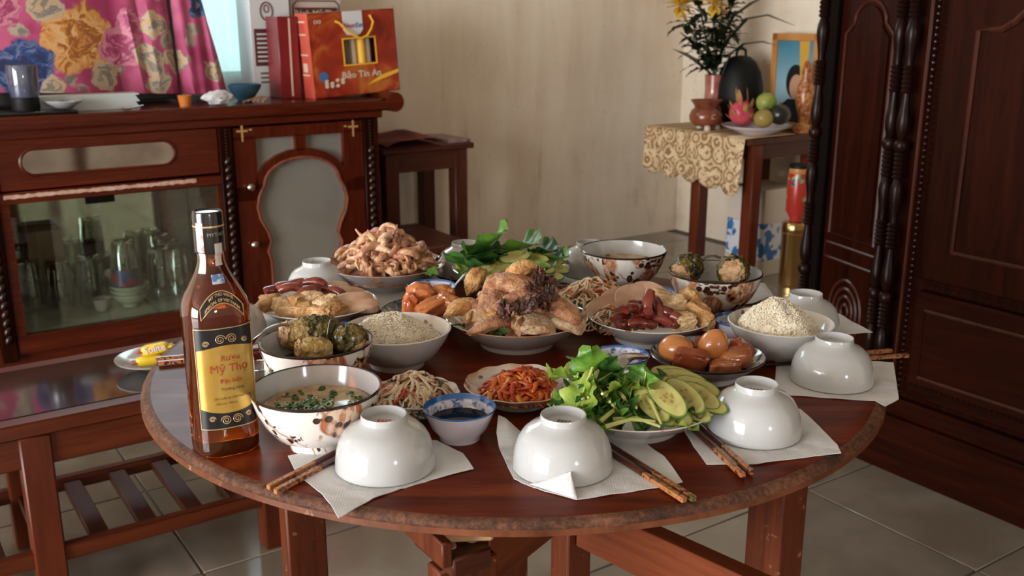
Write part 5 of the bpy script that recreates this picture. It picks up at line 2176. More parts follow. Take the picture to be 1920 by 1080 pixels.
nc.grid(tri_pt, 9, 9)
nc.v = [(x - nap2.location.x, y - nap2.location.y, z - nap2.location.z) for x, y, z in nc.v]
o = nc.build('folded_corner', m_napkin, nap2)
so = o.modifiers.new('thickness', 'SOLIDIFY')
so.thickness = .0008

# ------------------------------------------------------------------ chopsticks


def chopstick(p_end, p_dir, label, zo=.0045, L=.232, zt=None):
    """p_end: pixel of the thick end, p_dir: pixel further along the stick"""
    e = pz(*p_end, TT + zo)
    d = pz(*p_dir, TT + (zt if zt is not None else zo)) - e
    d.normalize()
    o = thing('chopstick', label, 'chopstick', tuple(e), 0, 'lacquered chopsticks')
    o.rotation_euler = d.to_track_quat('X', 'Z').to_euler()
    MB().tube([(.072, 0, 0), (L * .7, 0, 0), (L, 0, 0)], [.0037, .0030, .0022], 8).build('shaft', m_stick, o)
    MB().tube([(0, 0, 0), (.002, 0, 0), (.072, 0, 0)], [.0036, .0040, .0037], 4).build('painted_end', m_stick_end, o)
    return o


chopstick((503, 914), (634, 846), 'left chopstick of the pair beside the front left bowl')
chopstick((516, 922), (640, 856), 'right chopstick of the pair beside the front left bowl')
chopstick((1302, 936), (1150, 838), 'right chopstick of the pair beside the front middle bowl')
chopstick((1284, 938), (1146, 850), 'left chopstick of the pair beside the front middle bowl')
chopstick((1410, 886), (1310, 796), 'right chopstick of the pair beside the lettuce plate')
chopstick((1394, 892), (1296, 802), 'left chopstick of the pair beside the lettuce plate')
chopstick((1703, 666), (1470, 682), 'front chopstick of the pair behind the right edge bowl')
chopstick((1672, 657), (1470, 676), 'back chopstick of the pair behind the right edge bowl')
chopstick((297, 681), (500, 661), 'front chopstick of the pair behind the bottle')
chopstick((292, 673), (500, 655), 'back chopstick of the pair behind the bottle')
chopstick((848, 524), (812, 478), 'chopstick sticking out right of the squid plate', .006)
chopstick((1068, 536), (960, 548), 'chopstick lying in front of the back greens plate', .006)

# ------------------------------------------------------------------ liquor bottle
bq = pz(424, 834, TT)
BR = radians(30)
bt = thing('liquor_bottle', 'amber liquor bottle with gold and black label at the left of the table', 'bottle', tuple(bq), BR)
Hs = .0380


def half_n(z):
    """half width and squareness at height z"""
    if z < .004:
        return Hs - .003 + .75 * z, 2.7
    if z < .172:
        return Hs, 2.7
    if z < .230:
        u = (z - .172) / .058
        s = u * u * (3 - 2 * u)
        h = Hs + (.0150 - Hs) * (.25 * u ** 2.0 + .75 * s)
        return h, 2.7 - .7 * u
    return .0150 - .02 * (z - .230), 2.0


def section(z, off=0.0, n=56):
    h, e = half_n(z)
    h += off
    out = []
    for i in range(n):
        t_ = 2 * pi * (i + .5) / n
        c_, s_ = cos(t_), sin(t_)
        out.append((h * math.copysign(abs(c_) ** (2 / e), c_), h * math.copysign(abs(s_) ** (2 / e), s_), z))
    return out


def front(x, z, off=.0005):
    h, e = half_n(z)
    h2 = h + off
    return -(max(h2 ** e - abs(x) ** e, 1e-12)) ** (1 / e)


gl = NT('amber_glass')
gl.base((.54, .10, .010))
gl.pr(Roughness=.015, IOR=1.42)
gl.b.inputs['Transmission Weight'].default_value = .93
gl.b.inputs['Coat Weight'].default_value = .7
gl.b.inputs['Coat IOR'].default_value = 1.5
gl.b.inputs['Coat Roughness'].default_value = .01
zs = [0, .0015, .004, .010, .05, .11, .165, .172] + [.172 + .0058 * k for k in range(1, 11)] + [.240, .250]
bm_ = MB()
nsec = 56
for z in zs:
    bm_.v.extend(section(z))
for j in range(len(zs) - 1):
    for i in range(nsec):
        i2 = (i + 1) % nsec
        bm_.f.append((j * nsec + i, j * nsec + i2, (j + 1) * nsec + i2, (j + 1) * nsec + i))
        bm_.m.append(0)
bm_.f.append(tuple(reversed(range(nsec))))
bm_.f.append(tuple((len(zs) - 1) * nsec + i for i in range(nsec)))
bm_.m += [0, 0]
bm_.build('glass_body', gl.mat, bt, angle=60)
m_goldlab = NT('gold_label')
m_goldlab.co
m_goldlab.base(m_goldlab.mix(m_goldlab.step(m_goldlab.noise(40, 3, .5, m_goldlab.obj), .35, .7), (.60, .36, .07), (.70, .46, .13)))
m_goldlab.pr(Roughness=.32, Metallic=.55)
m_goldlab = m_goldlab.mat
m_blacklab = simple('black_label', (.010, .010, .012), .3)
m_goldline = simple('gold_line', (.75, .50, .26), .3, metal=.5)
m_redink = simple('red_ink', (.42, .055, .02), .4)
m_brownink = simple('brown_ink', (.13, .07, .02), .5)
m_capblk = simple('black_cap', (.008, .008, .009), .22, coat=.4)


def patch(x0, x1, z0, z1, off, name, mat, parent, nx=20, nz=8, zt=None, zb=None, side=1):
    mb = MB()

    def pt(u, v):
        x = x0 + (x1 - x0) * u
        b0 = z0 + (zb(u) if zb else 0)
        t0 = z1 + (zt(u) if zt else 0)
        z = b0 + (t0 - b0) * v
        return (x * side, front(x, z, off) * side, z)
    mb.grid(pt, nx, nz)
    return mb.build(name, mat, parent, recalc=False)


for side in (1, -1):
    lab = patch(-.0325, .0325, .036, .160, .0006, 'label', m_goldlab, bt, side=side, nx=26)
    arcs = lambda u: .006 * (1 - (2 * u - 1) ** 2)
    patch(-.0325, .0325, .132, .160, .0010, 'label_band', m_blacklab, lab, side=side, zb=arcs, nx=26)
    patch(-.0325, .0325, .036, .062, .0010, 'label_band', m_blacklab, lab, side=side, zt=lambda u: -arcs(u), nx=26)
    for (z, nm) in ((.1585, 0), (.0375, 1)):
        ln = MB().tube([(x * side, front(x, z, .0014) * side, z) for x in [-.0325 + .065 * k / 20 for k in range(21)]], .0006, 5)
        ln.build('gold_line', m_goldline, lab)
    for x in (-.0325, .0325):
        ln = MB().tube([(x * side, front(x, z, .0012) * side, z) for z in (.0375, .07, .11, .1585)], .0005, 5)
        ln.build('gold_line', m_goldline, lab)
    if side == 1:
        sc = MB()
        for (cx, cz, dr_) in ((-.006, .1455, 1), (.007, .1455, -1), (-.022, .1415, 1), (.022, .1415, -1), (-.006, .0475, -1), (.007, .0475, 1), (-.021, .0505, 1), (.021, .0505, -1)):
            big = abs(cx) < .01
            R_ = .0062 if big else .0036
            path = []
            for k in range(26):
                t_ = k / 25 * 4.2 * pi
                rr = R_ * (1 - k / 30)
                x = cx + dr_ * rr * cos(t_)
                z = cz + rr * sin(t_) * .95
                path.append((x, front(x, z, .0014), z))
            sc.tube(path, .00055, 4)
        sc.build('scrollwork', m_goldline, lab)['kind'] = 'stuff'

        def wrap_text(s, size, z, mat, x=0.0, bold=0.0, arc=0.0):
            me = text_mesh(s, size, mat, .0, bold=bold)
            for v in me.vertices:
                xx, zz = v.co.x + x, z + v.co.y
                zz += arc * (1 - (xx / .03) ** 2) if arc else 0
                v.co = (xx, front(xx, zz, .0013), zz)
            return link('lettering', me, lab)
        wrap_text('Rượu', .0095, .1225, m_redink, .004, 0)
        wrap_text('Mỹ Thọ', .0135, .1100, m_redink, .002, 0)
        wrap_text('Đặc biệt', .0070, .0950, m_redink, .003)
        wrap_text('Thượng hạng', .0050, .0855, m_brownink, .004, 0)
        wrap_text('Sản xuất tại Việt Nam', .0038, .0745, m_brownink, 0)
        wrap_text('39% vol   700 ml', .0036, .0680, m_brownink, -.004)
# shoulder label
shl = patch(-.024, .024, .183, .196, .0008, 'shoulder_label', m_blacklab, bt, zt=lambda u: .004 - .018 * (2 * u - 1) ** 2, zb=lambda u: .004 - .018 * (2 * u - 1) ** 2)
edge = []
for k in range(21):
    u = k / 20
    x = -.024 + .048 * u
    z = .196 + .004 - .018 * (2 * u - 1) ** 2
    edge.append((x, front(x, z, .0011), z))
for k in range(21):
    u = 1 - k / 20
    x = -.024 + .048 * u
    z = .183 + .004 - .018 * (2 * u - 1) ** 2
    edge.append((x, front(x, z, .0011), z))
MB().tube(edge, .0006, 5, closed=True).build('gold_line', m_goldline, shl)
for (s, z) in (('MY THO WINE', .1925), ('SPECIAL OF VIETNAM', .1865)):
    me = text_mesh(s, .0046, m_goldline, 0, bold=.0001)
    for v in me.vertices:
        xx = v.co.x * .9
        zz = z + v.co.y + .004 - .018 * (xx / .024) ** 2
        v.co = (xx, front(xx, zz, .0013), zz)
    link('lettering', me, shl)
cap = MB().lathe([(.0158, .240), (.0172, .241), (.0172, .283), (.0165, .2865), (.0150, .2875), (.0142, .2860), (0, .2858)], 36).build('cap', m_capblk, bt)
MB().lathe([(.0174, .270), (.0176, .271), (.0174, .272)], 36).build('cap_ring', m_goldline, cap)
m_seal = simple('white_seal_paper', (.62, .56, .54), .5, (.50, .30, .24), 60, lo=.55, hi=.6)


def seal(x0, x1, z0, z1, r, name, mat, ph):
    mb = MB()

    def pt(u, v):
        t_ = ph + (x0 + (x1 - x0) * u) / r
        z = z0 + (z1 - z0) * v
        rr = max(half_n(z)[0] if z < .2395 else .0172, 0) + .0006
        return (rr * sin(t_), -rr * cos(t_), z)
    mb.grid(pt, 8, 10)
    return mb.build(name, mat, bt, recalc=False)


seal(-.0045, .0045, .218, .276, .0172, 'tax_stamp', m_seal, -.85)
seal(-.0050, .0045, .226, .252, .0172, 'tax_stamp', m_seal, .35)
patch(-.006, .008, .207, .217, .0008, 'blue_sticker', simple('blue_white_sticker', (.10, .20, .45), .4, (.55, .6, .66), 130, lo=.45, hi=.55), bt, 8, 4)
me = text_mesh('MYTHO', .006, simple('grey_ink', (.35, .33, .30), .4), 0)
for v in me.vertices:
    t_ = .25 + v.co.x / .0175
    v.co = (.0176 * sin(t_), -.0176 * cos(t_), .262 + v.co.y)
link('lettering', me, cap)

# little glass beside the bottle
gq = pz(488, 752, TT)
tag(MB().lathe([(0, .004), (.016, .003), (.0185, 0), (.021, .05), (.0215, .051), (.0205, .051), (.0175, .007), (0, .006)], 28).build('shot_glass', m_tumb, None, tuple(gq)), 'small clear glass between the bottle and the herb soup', 'glass')

# ------------------------------------------------------------------ serving tools


def flat_tool(name, pts, w_, label, mat=None, tips=None, cat='spoon'):
    P3 = [pz(x, y, TT + h) for x, y, h in pts]
    c0 = P3[0].copy()
    # smooth the path
    path = []
    for i in range(len(P3) - 1):
        for k in range(5):
            path.append(P3[i].lerp(P3[i + 1], k / 5) - c0)
    path.append(P3[-1] - c0)
    for _ in range(3):
        path = [path[0]] + [(path[i - 1] + path[i] * 2 + path[i + 1]) / 4 for i in range(1, len(path) - 1)] + [path[-1]]
    n_ = len(path)
    rads = [w_[0] + (w_[1] - w_[0]) * i / (n_ - 1) for i in range(n_)]
    o = thing(name, label, cat, tuple(c0), 0)
    MB().tube(path, rads, 10, flat=.35).build('handle', mat or m_metal, o)
    return o, path


o, pth = flat_tool('serving_tongs', [(852, 536, .035), (880, 505, .062), (903, 476, .090), (925, 466, .094), (948, 468, .088)], (.0035, .007), 'steel serving spoon handle resting across the back greens', cat='spoon')
o, pth = flat_tool('serving_spoon', [(1140, 721, .052), (1150, 702, .060), (1163, 680, .070), (1176, 668, .070), (1200, 668, .058)], (.0075, .013), 'broad steel spoon handle standing in the lettuce plate')
o, pth = flat_tool('serving_spoon', [(462, 660, .045), (478, 634, .072), (500, 617, .086), (528, 607, .088), (556, 614, .072)], (.004, .007), 'steel spoon hooked over the left bitter melon bowl', m_dkmetal)
q_ = pth[-1]
MB().sphere((q_.x + .012, q_.y, q_.z - .010), .02, 2, 0, (1.2, .8, .4)).build('bowl', m_dkmetal, o)
o, pth = flat_tool('serving_spoon', [(608, 662, .050), (613, 640, .062), (618, 615, .082), (622, 598, .096)], (.006, .0035), 'upright steel spoon handle in the left bitter melon bowl', m_dkmetal)
o, pth = flat_tool('serving_spoon', [(1300, 500, .070), (1318, 483, .078), (1335, 478, .082), (1352, 484, .074)], (.005, .008), 'steel spoon resting at the back of the right bitter melon bowl', m_dkmetal)

# ================================================================== FOOD
def piece(name, mb_or_me, mat, loc, rot, label, cat, group):
    me = mb_or_me if isinstance(mb_or_me, bpy.types.Mesh) else mb_or_me.mesh(name, mat)
    o = link(name, me, None, loc, rot)
    return tag(o, label, cat, group)


def at(px, py, h):
    return pz(px, py, TT + h)


# ------------------------------------------------------------------ soups
def soup(p, r, h, level, label, herbs, label2):
    k = h
    rr = r * (.945 - .40 * (.88 - level / k) * .9) if level / k < .88 else r * .94
    rr = {True: r * .825, False: r * .70}[level > .04]
    tag(MB().lathe([(0, level), (rr * .96, level), (rr, level + .0012), (rr * .9, level - .002), (0, level - .004)], 56).build('broth', m_soup, None, (p.x, p.y, TT)), label, 'soup')
    mb = MB()
    rg = random.Random(int(p.x * 1e4))
    for i in range(herbs):
        if i < herbs * .62:
            a_, q = rg.uniform(0, 6.28), sqrt(rg.random()) * rr * .50
            x, y = -rr * .12 + q * cos(a_), -rr * .12 + q * .8 * sin(a_)
        else:
            a_, q = rg.uniform(0, 6.28), sqrt(rg.random()) * rr * .9
            x, y = q * cos(a_), q * sin(a_)
        s = rg.uniform(.0022, .0048)
        M = T(x, y, level + .0018) @ Rxyz(rg.uniform(-.5, .5), rg.uniform(-.5, .5), rg.uniform(0, 6))
        mt = 0 if rg.random() < .66 else 1
        mb.lathe([(s * .55, -.0012), (s, -.001), (s, .001), (s * .55, .0012)], 7, [mt] * 3, M=M)
    o = mb.build('chopped_herbs', [m_herb, m_herb2], None, (p.x, p.y, TT))
    tag(o, label2, 'herbs', None, 'stuff')


soup(BA, rA, .074, .050, 'cloudy broth in the herb soup bowl by the bottle', 130, 'chopped green herbs floating on the soup by the bottle')
soup(BC, rC, .074, .048, 'brownish clear broth in the back soup bowl', 30, 'few scallion bits floating on the back clear soup')


# ------------------------------------------------------------------ rice
def rice(p, r, h, top, label, shift=(0, 0)):
    mb = MB()
    rg = random.Random(int(abs(p.x) * 1e4) + 5)
    R = r * .82

    def height(x, y):
        d = min(1, sqrt(x * x + y * y) / R)
        e = min(1, sqrt((x - shift[0]) ** 2 + (y - shift[1]) ** 2) / R)
        return h * .74 + (top - h * .74) * max(0, 1 - e ** 1.7) + .004 * noise.noise(Vector((x * 70, y * 70, p.x))) - (.004 if d > .97 else 0)

    def pt(u, v):
        t_ = 2 * pi * u
        x, y = R * v * cos(t_), R * v * sin(t_)
        return (x, y, height(x, y) - .002)
    mb.grid(pt, 40, 14, closed_u=True)
    oct_v = [(1, 0, 0), (-1, 0, 0), (0, 1, 0), (0, -1, 0), (0, 0, 1), (0, 0, -1)]
    oct_f = [(0, 2, 4), (2, 1, 4), (1, 3, 4), (3, 0, 4), (2, 0, 5), (1, 2, 5), (3, 1, 5), (0, 3, 5)]
    for i in range(3600):
        t_, v = rg.uniform(0, 2 * pi), sqrt(rg.random())
        x, y = R * v * cos(t_), R * v * sin(t_)
        M = T(x, y, height(x, y) - .0007 + rg.uniform(-.0008, .0010)) @ Rxyz(rg.uniform(-.4, .4), rg.uniform(-.4, .4), rg.uniform(0, 6.3)) @ Matrix.Diagonal((.0030, .00095, .00095, 1))
        mb.add(oct_v, oct_f, 1 if rg.random() < .035 and y < 0 else 0, M)
    o = mb.build('cooked_rice', [m_rice, m_brown_rice], None, (p.x, p.y, TT), angle=180)
    tag(o, label, 'rice', None, 'stuff')


rice(RE, rE, .056, .075, 'steamed white rice in the bowl left of the chicken', (-.01, .01))
rice(RF, rF, .056, .092, 'mound of white rice in the bowl at the right', (-.006, .0))


# ------------------------------------------------------------------ shredded salads
def shreds(name, p, r, h0, h1, n_, mats, weights, label, cat, seed, rad=(.0012, .0022), length=(.02, .045), off=(0, 0), spread=.82, flat=.6):
    rg = random.Random(seed)
    mb = MB()
    R = r * spread

    def pt(u, v):
        t_ = 2 * pi * u
        return (R * .95 * v * cos(t_) + off[0], R * .95 * v * sin(t_) + off[1], h0 + (h1 - h0) * .8 * (1 - v ** 1.7) + .003 * noise.noise(Vector((v * 6, t_ * 3, seed))))
    mb.grid(pt, 28, 8, mat=3 if len(mats) > 3 else 1, closed_u=True)
    for i in range(n_):
        a_, v = rg.uniform(0, 2 * pi), sqrt(rg.random())
        x, y = R * v * cos(a_) + off[0], R * v * sin(a_) + off[1]
        z = h0 + (h1 - h0) * (1 - v ** 1.7) * rg.uniform(.75, 1.05)
        L = rg.uniform(*length)
        yaw = rg.uniform(0, 2 * pi)
        bend = rg.uniform(-3.4, 3.4)
        lift = rg.uniform(-.004, .010)
        path = []
        for k in range(6):
            s = k / 5 - .5
            aa = yaw + bend * s
            px_, py_ = x + L * s * cos(aa), y + L * s * sin(aa)
            d = min(1.08, sqrt((px_ - off[0]) ** 2 + (py_ - off[1]) ** 2) / R)
            zz = h0 + (z - h0) * 1.0 - (h1 - h0) * (d - v) * .8 + lift * (1 - 4 * s * s) + .001
            path.append((px_, py_, max(zz, h0 * .8)))
        mt = rg.choices(range(len(mats)), weights)[0]
        w_ = rg.uniform(*rad)
        mb.tube(path, [w_ * .6, w_, w_, w_, w_, w_ * .5], 5, mt, flat=flat)
    o = mb.build(name, mats, None, (p.x, p.y, TT), angle=180)
    return tag(o, label, cat, None, 'stuff')


shreds('noodle_salad', PO, rO, .014, .046, 420, m_shred, (62, 12, 6, 17, 3), 'glass noodle salad with carrot shreds on the plate beside the herb soup', 'salad', 4, (.0016, .0034), (.022, .05), spread=.84)
shreds('noodle_salad', PN, rN, .020, .056, 330, m_shred, (64, 17, 4, 14, 2), 'glass noodle salad with carrot on the plate behind the chicken', 'salad', 9, (.0016, .0034), (.022, .05))
shreds('kimchi', PP, rP, .014, .040, 380, m_kim, (58, 28, 14), 'shredded orange-red kimchi on the scalloped plate', 'kimchi', 6, (.0024, .0044), (.014, .032), (.004, -.006), .68)
# dark mint leaves in the front salad
rg = random.Random(8)
for k in range(14):
    a_, v = rg.uniform(0, 6.28), rg.uniform(.1, .75)
    lf = leaf_mesh(rg.uniform(.010, .018), rg.uniform(.006, .011), None, k, .3, .2, nu=5, nv=6)
    piece('mint_leaf', lf, m_shred[2], (PO.x + rO * v * cos(a_) * .8, PO.y + rO * v * sin(a_) * .8, TT + .020 + .030 * (1 - v ** 1.7)), (rg.uniform(-.6, .6), rg.uniform(-.6, .6), rg.uniform(0, 6)),
          'small dark mint leaf in the front noodle salad', 'leaf', 'mint leaves in the front salad')


# ------------------------------------------------------------------ squid
def ring_mesh(R, r, seed, sq=.8, hgt=1.6):
    rg = random.Random(seed)
    mb = MB()
    n, m = 20, 7
    vs, fs = [], []
    for i in range(n):
        t_ = 2 * pi * i / n
        RR = R * (1 + .16 * noise.noise(Vector((cos(t_) * 1.3, sin(t_) * 1.3, seed))))
        for k in range(m):
            s = 2 * pi * k / m
            rr = RR + r * cos(s)
            vs.append((rr * cos(t_), rr * sin(t_) * sq, r * hgt * sin(s) + .2 * R * noise.noise(Vector((cos(t_), sin(t_), seed + 4)))))
    for i in range(n):
        for k in range(m):
            fs.append((i * m + k, ((i + 1) % n) * m + k, ((i + 1) % n) * m + (k + 1) % m, i * m + (k + 1) % m))
    return mb.add(vs, fs)


def tentacle(L, seed, r=.0042, curl=2.2):
    rg = random.Random(seed)
    mb = MB()
    for k in range(3):
        a0 = rg.uniform(-.5, .5)
        path, rads = [], []
        x = y = z = 0
        for i in range(9):
            u = i / 8
            path.append((x, y + (k - 1) * .004, z))
            rads.append(r * (1 - .8 * u))
            a0 += curl * .14 * rg.uniform(.2, 1.6) * (1 if k % 2 else -1)
            x += L / 8 * cos(a0)
            z += L / 8 * sin(a0) * .8
            y += rg.uniform(-.0015, .0015)
        mb.tube(path, rads, 6)
    return mb


def strip(L, W, seed, curl=1.5, th=.0032):
    """thick curved strip"""
    rg = random.Random(seed)
    mb = MB()
    path, n_ = [], 9
    a_, x, z = -curl / 2, 0, 0
    for i in range(n_):
        path.append((x - L / 2 * .7, .1 * W * noise.noise(Vector((i * .6, seed, 0))), z))
        x += L / (n_ - 1) * cos(a_)
        z += -L / (n_ - 1) * sin(a_)
        a_ += curl / (n_ - 1)
    rads = [W * (.35 + .65 * sin(pi * (i + .8) / (n_ + .6)) ** .6) / 2 for i in range(n_)]
    mb.tube(path, rads, 10, flat=th / W * 2)
    return mb


def crumple(L, W, seed, fold=.010, th=.0032, nf=2.2):
    """folded sheet of skin or flesh with real thickness"""
    nu, nv = 15, 11

    def pt(u, v):
        x, y = (u - .5) * L, (v - .5) * W
        e = 1 - .35 * abs(2 * u - 1) ** 2
        n1 = noise.noise(Vector((u * 2.3 + seed, v * 1.9, seed * .7)))
        n2 = noise.noise(Vector((u * 5 + seed, v * 5, seed)))
        z = fold * (sin(nf * 2 * pi * v + 2 * n1 * 3 + seed) * .6 + n1 * 1.3 + n2 * .4) - .55 * L * (u - .5) ** 2
        return (x + .2 * L * n1, y * e + .15 * W * n2, z)
    up = [pt(i / (nu - 1), j / (nv - 1)) for j in range(nv) for i in range(nu)]
    ring = [i for i in range(nu)] + [j * nu + nu - 1 for j in range(1, nv)] + [(nv - 1) * nu + i for i in range(nu - 2, -1, -1)] + [j * nu for j in range(nv - 2, 0, -1)]
    rim = set(ring)
    vs = [(x, y, z + (0 if k in rim else th / 2)) for k, (x, y, z) in enumerate(up)] + [(x, y, z - (.0012 if k in rim else th / 2)) for k, (x, y, z) in enumerate(up)]
    N = nu * nv
    fs = []
    for j in range(nv - 1):
        for i in range(nu - 1):
            q = (j * nu + i, j * nu + i + 1, (j + 1) * nu + i + 1, (j + 1) * nu + i)
            fs.append(q)
            fs.append(tuple(N + k for k in reversed(q)))
    for k in range(len(ring)):
        a_, b_ = ring[k], ring[(k + 1) % len(ring)]
        fs.append((b_, a_, N + a_, N + b_))
    return MB().add(vs, fs)


sq_me = []
for i in range(5):
    sq_me.append(ring_mesh(.0125 + .0016 * i, .0036, i, .85, 1.9).mesh('squid_piece', m_squid[i % 4], angle=180))
for i in range(2):
    sq_me.append(tentacle(.046, 20 + i, .0060).mesh('squid_piece', m_squid[(i + 1) % 4], angle=180))
for i in range(6):
    sq_me.append(crumple(.034, .022, 140 + i, .006, .0036, 1.4).mesh('squid_piece', m_squid[(i + 1) % 4], angle=180))
for i in range(5):
    sq_me.append(strip(.044 + .005 * (i % 3), .014, 40 + i, 1.4 + .5 * (i % 5), .0065).mesh('squid_piece', m_squid[(i + 2) % 4], angle=180))


def heap(p, R, h0, h1, n_, meshes, label, cat, group, seed, name, tilt=.9, pw=1.5, sc=(.85, 1.2), off=(0, 0), jit=.35, peak=(0, 0)):
    rg = random.Random(seed)
    for i in range(n_):
        v = sqrt((i + .5) / n_)
        a_ = i * 2.39996 + rg.uniform(-jit, jit)
        x, y = R * v * cos(a_), R * v * sin(a_)
        d = min(1, sqrt((x - peak[0]) ** 2 + (y - peak[1]) ** 2) / R)
        z = h0 + (h1 - h0) * (1 - d ** pw) + rg.uniform(-.004, .003)
        me = meshes[rg.randrange(len(meshes))] if not callable(meshes) else meshes(i, x, y, rg)
        o = link(name, me, None, (p.x + x + off[0], p.y + y + off[1], TT + z))
        # lean outwards from the heap
        lean = tilt * d
        q = Matrix.Rotation(a_, 4, 'Z') @ Matrix.Rotation(lean * rg.uniform(.4, 1.1), 4, 'Y') @ Matrix.Rotation(rg.uniform(0, 6.3), 4, 'Z') @ Matrix.Rotation(rg.uniform(-.7, .7), 4, 'X')
        o.rotation_euler = q.to_euler()
        s = rg.uniform(*sc) * (1 if v < .75 else .78)
        o.location.z += 0 if v < .75 else .004
        o.scale = (s, s, s)
        tag(o, label, cat, group)


def core(name, p, R, h0, h1, mat, label, cat, seed, off=(0, 0), pw=1.5, peak=(0, 0)):
    """the packed inside of a heap"""
    mb = MB()

    def pt(u, v):
        t_ = 2 * pi * u
        x, y = R * v * cos(t_), R * v * sin(t_)
        d = min(1, sqrt((x - peak[0]) ** 2 + (y - peak[1]) ** 2) / R)
        return (x, y, h0 + (h1 - h0) * (1 - d ** pw) + .006 * noise.noise(Vector((x * 60, y * 60, seed))))
    mb.grid(pt, 40, 14, closed_u=True)
    o = mb.build(name, mat, None, (p.x + off[0], p.y + off[1], TT), angle=180)
    return tag(o, label, cat, None, 'stuff')


core('squid_heap', PJ, rJ * .80, .020, .085, m_squid[2], 'packed lower layer of squid in the heap at the back left', 'squid', 3)
heap(PJ, rJ * .80, .040, .100, 118, sq_me, 'piece of boiled squid heaped on the back left plate', 'squid', 'squid pieces on the back left plate', 5, 'squid_piece', tilt=.8)
# herbs peeping out at the plate edge
for k, (x, y) in enumerate(((632, 485), (808, 500), (822, 488), (800, 510), (628, 478), (690, 515))):
    lf = leaf_mesh(.030, .022, None, k, .3, .15, nu=5, nv=7)
    q = at(x, y, .046)
    piece('herb_leaf', lf, m_leaf_m if k % 2 else m_leaf_d, tuple(q), (.3, .2 * k, k * 1.3), 'green herb leaf at the edge of the squid plate', 'leaf', 'herb leaves around the squid')

# ------------------------------------------------------------------ chicken
ch_me = [blob(.034, .016, .012, i, .30, 1.7, 3, .2, .35, .04).mesh('chicken_piece', m_chick[i % 4]) for i in range(6)]
ch_me += [strip(.046, .022, 70 + i, .7 + .15 * i, .007).mesh('chicken_piece', m_chick[(i * 3 + 1) % 4], angle=180) for i in range(5)]
ch_me += [crumple(.062, .040, 200 + i, .009, .0032).mesh('chicken_piece', m_chick[(0, 2, 1, 0, 2, 3, 1)[i]], angle=180) for i in range(7)]
ch_me += [crumple(.045, .030, 220 + i, .008, .0035, 1.5).mesh('chicken_piece', m_chick[(1, 0, 2)[i]], angle=180) for i in range(3)]
of_me = [blob(.015, .011, .008, 30 + i, .65, 2.6, 4, 0, .1, .16).mesh('offal_piece', m_offal) for i in range(4)]
core('chicken_heap', PG, rG * .74, .026, .085, m_chick[2], 'packed lower layer of the boiled chicken heap', 'chicken', 8, pw=1.3, peak=(.0, .012))
heap(PG, rG * .64, .050, .100, 84, ch_me, 'piece of boiled chicken heaped on the middle plate', 'chicken', 'chicken pieces on the middle plate', 15, 'chicken_piece', tilt=.45, pw=1.3, sc=(.8, 1.25), peak=(.0, .015))
# chosen larger pieces seen in front
big_skin = [blob(.044, .020, .013, 50, .22, 1.4, 4, .15, .22, .03), blob(.048, .017, .010, 51, .2, 1.4, 4, .1, .22, .03), blob(.030, .022, .009, 52, .18, 1.6, 4, .35, .25, .03),
            blob(.040, .012, .010, 53, .2, 1.6, 4, .1, .25, .03), blob(.034, .015, .012, 54, .25, 1.6, 4, .1, .3, .05)]
bs = [m.mesh('chicken_piece', m_chick[k]) for m, k in zip(big_skin, (0, 2, 1, 0, 3))]
for (x, y, h, me, rot, lb) in (
        (925, 555, .085, bs[0], (.5, -.9, .9), 'long curved chicken skin piece at the left of the chicken heap'),
        (1040, 572, .088, bs[1], (.3, .25, -.6), 'brown folded chicken skin at the right of the chicken heap'),
        (1005, 606, .058, bs[2], (.35, .1, .2), 'pale sliced chicken breast at the front of the chicken heap'),
        (925, 606, .058, bs[3], (.2, -.1, .35), 'pale curved chicken strip at the front left of the chicken heap'),
        (985, 560, .098, bs[1], (.7, -.1, .35), 'brown chicken skin band in the middle of the chicken heap'),
        (872, 574, .064, bs[4], (.1, .0, .5), 'orange chicken joint at the left edge of the chicken heap'),
        (893, 520, .066, bs[4], (.2, -.4, 1.2), 'small golden chicken joint at the back left of the heap'),
        (960, 530, .110, bs[0], (.2, .1, -.5), 'chicken piece near the top of the heap'),
        (980, 505, .124, bs[4], (.3, -.2, .6), 'topmost chicken joint of the heap'),
        (1062, 600, .058, bs[2], (.2, .2, -.4), 'flat chicken piece at the right edge of the heap')):
    piece('chicken_piece', me, None, tuple(at(x, y, h)), rot, lb, 'chicken', 'chicken pieces on the middle plate')
for k, (x, y, h) in enumerate(((1005, 560, .104), (1020, 568, .098), (990, 570, .100), (1030, 555, .102), (1010, 518, .118), (945, 582, .088), (1000, 545, .108), (1025, 530, .105), (975, 575, .095))):
    piece('offal_piece', of_me[k % 4], None, tuple(at(x, y, h)), (k, .4 * k, 1.7 * k), 'dark piece of giblet in the chicken heap', 'giblet', 'dark giblets in the chicken heap')
for k, (x, y) in enumerate(((880, 605), (872, 612), (935, 622), (950, 618), (912, 618), (1090, 585), (890, 612), (925, 625))):
    lf = leaf_mesh(.022, .016, None, k, .3, .25, nu=5, nv=7)
    piece('herb_leaf', lf, m_leaf_d if k % 3 else m_leaf_m, tuple(at(x, y, .047)), (.4, .3 * k, k * 1.9), 'green herb leaf under the chicken at the plate edge', 'leaf', 'herb leaves around the chicken')

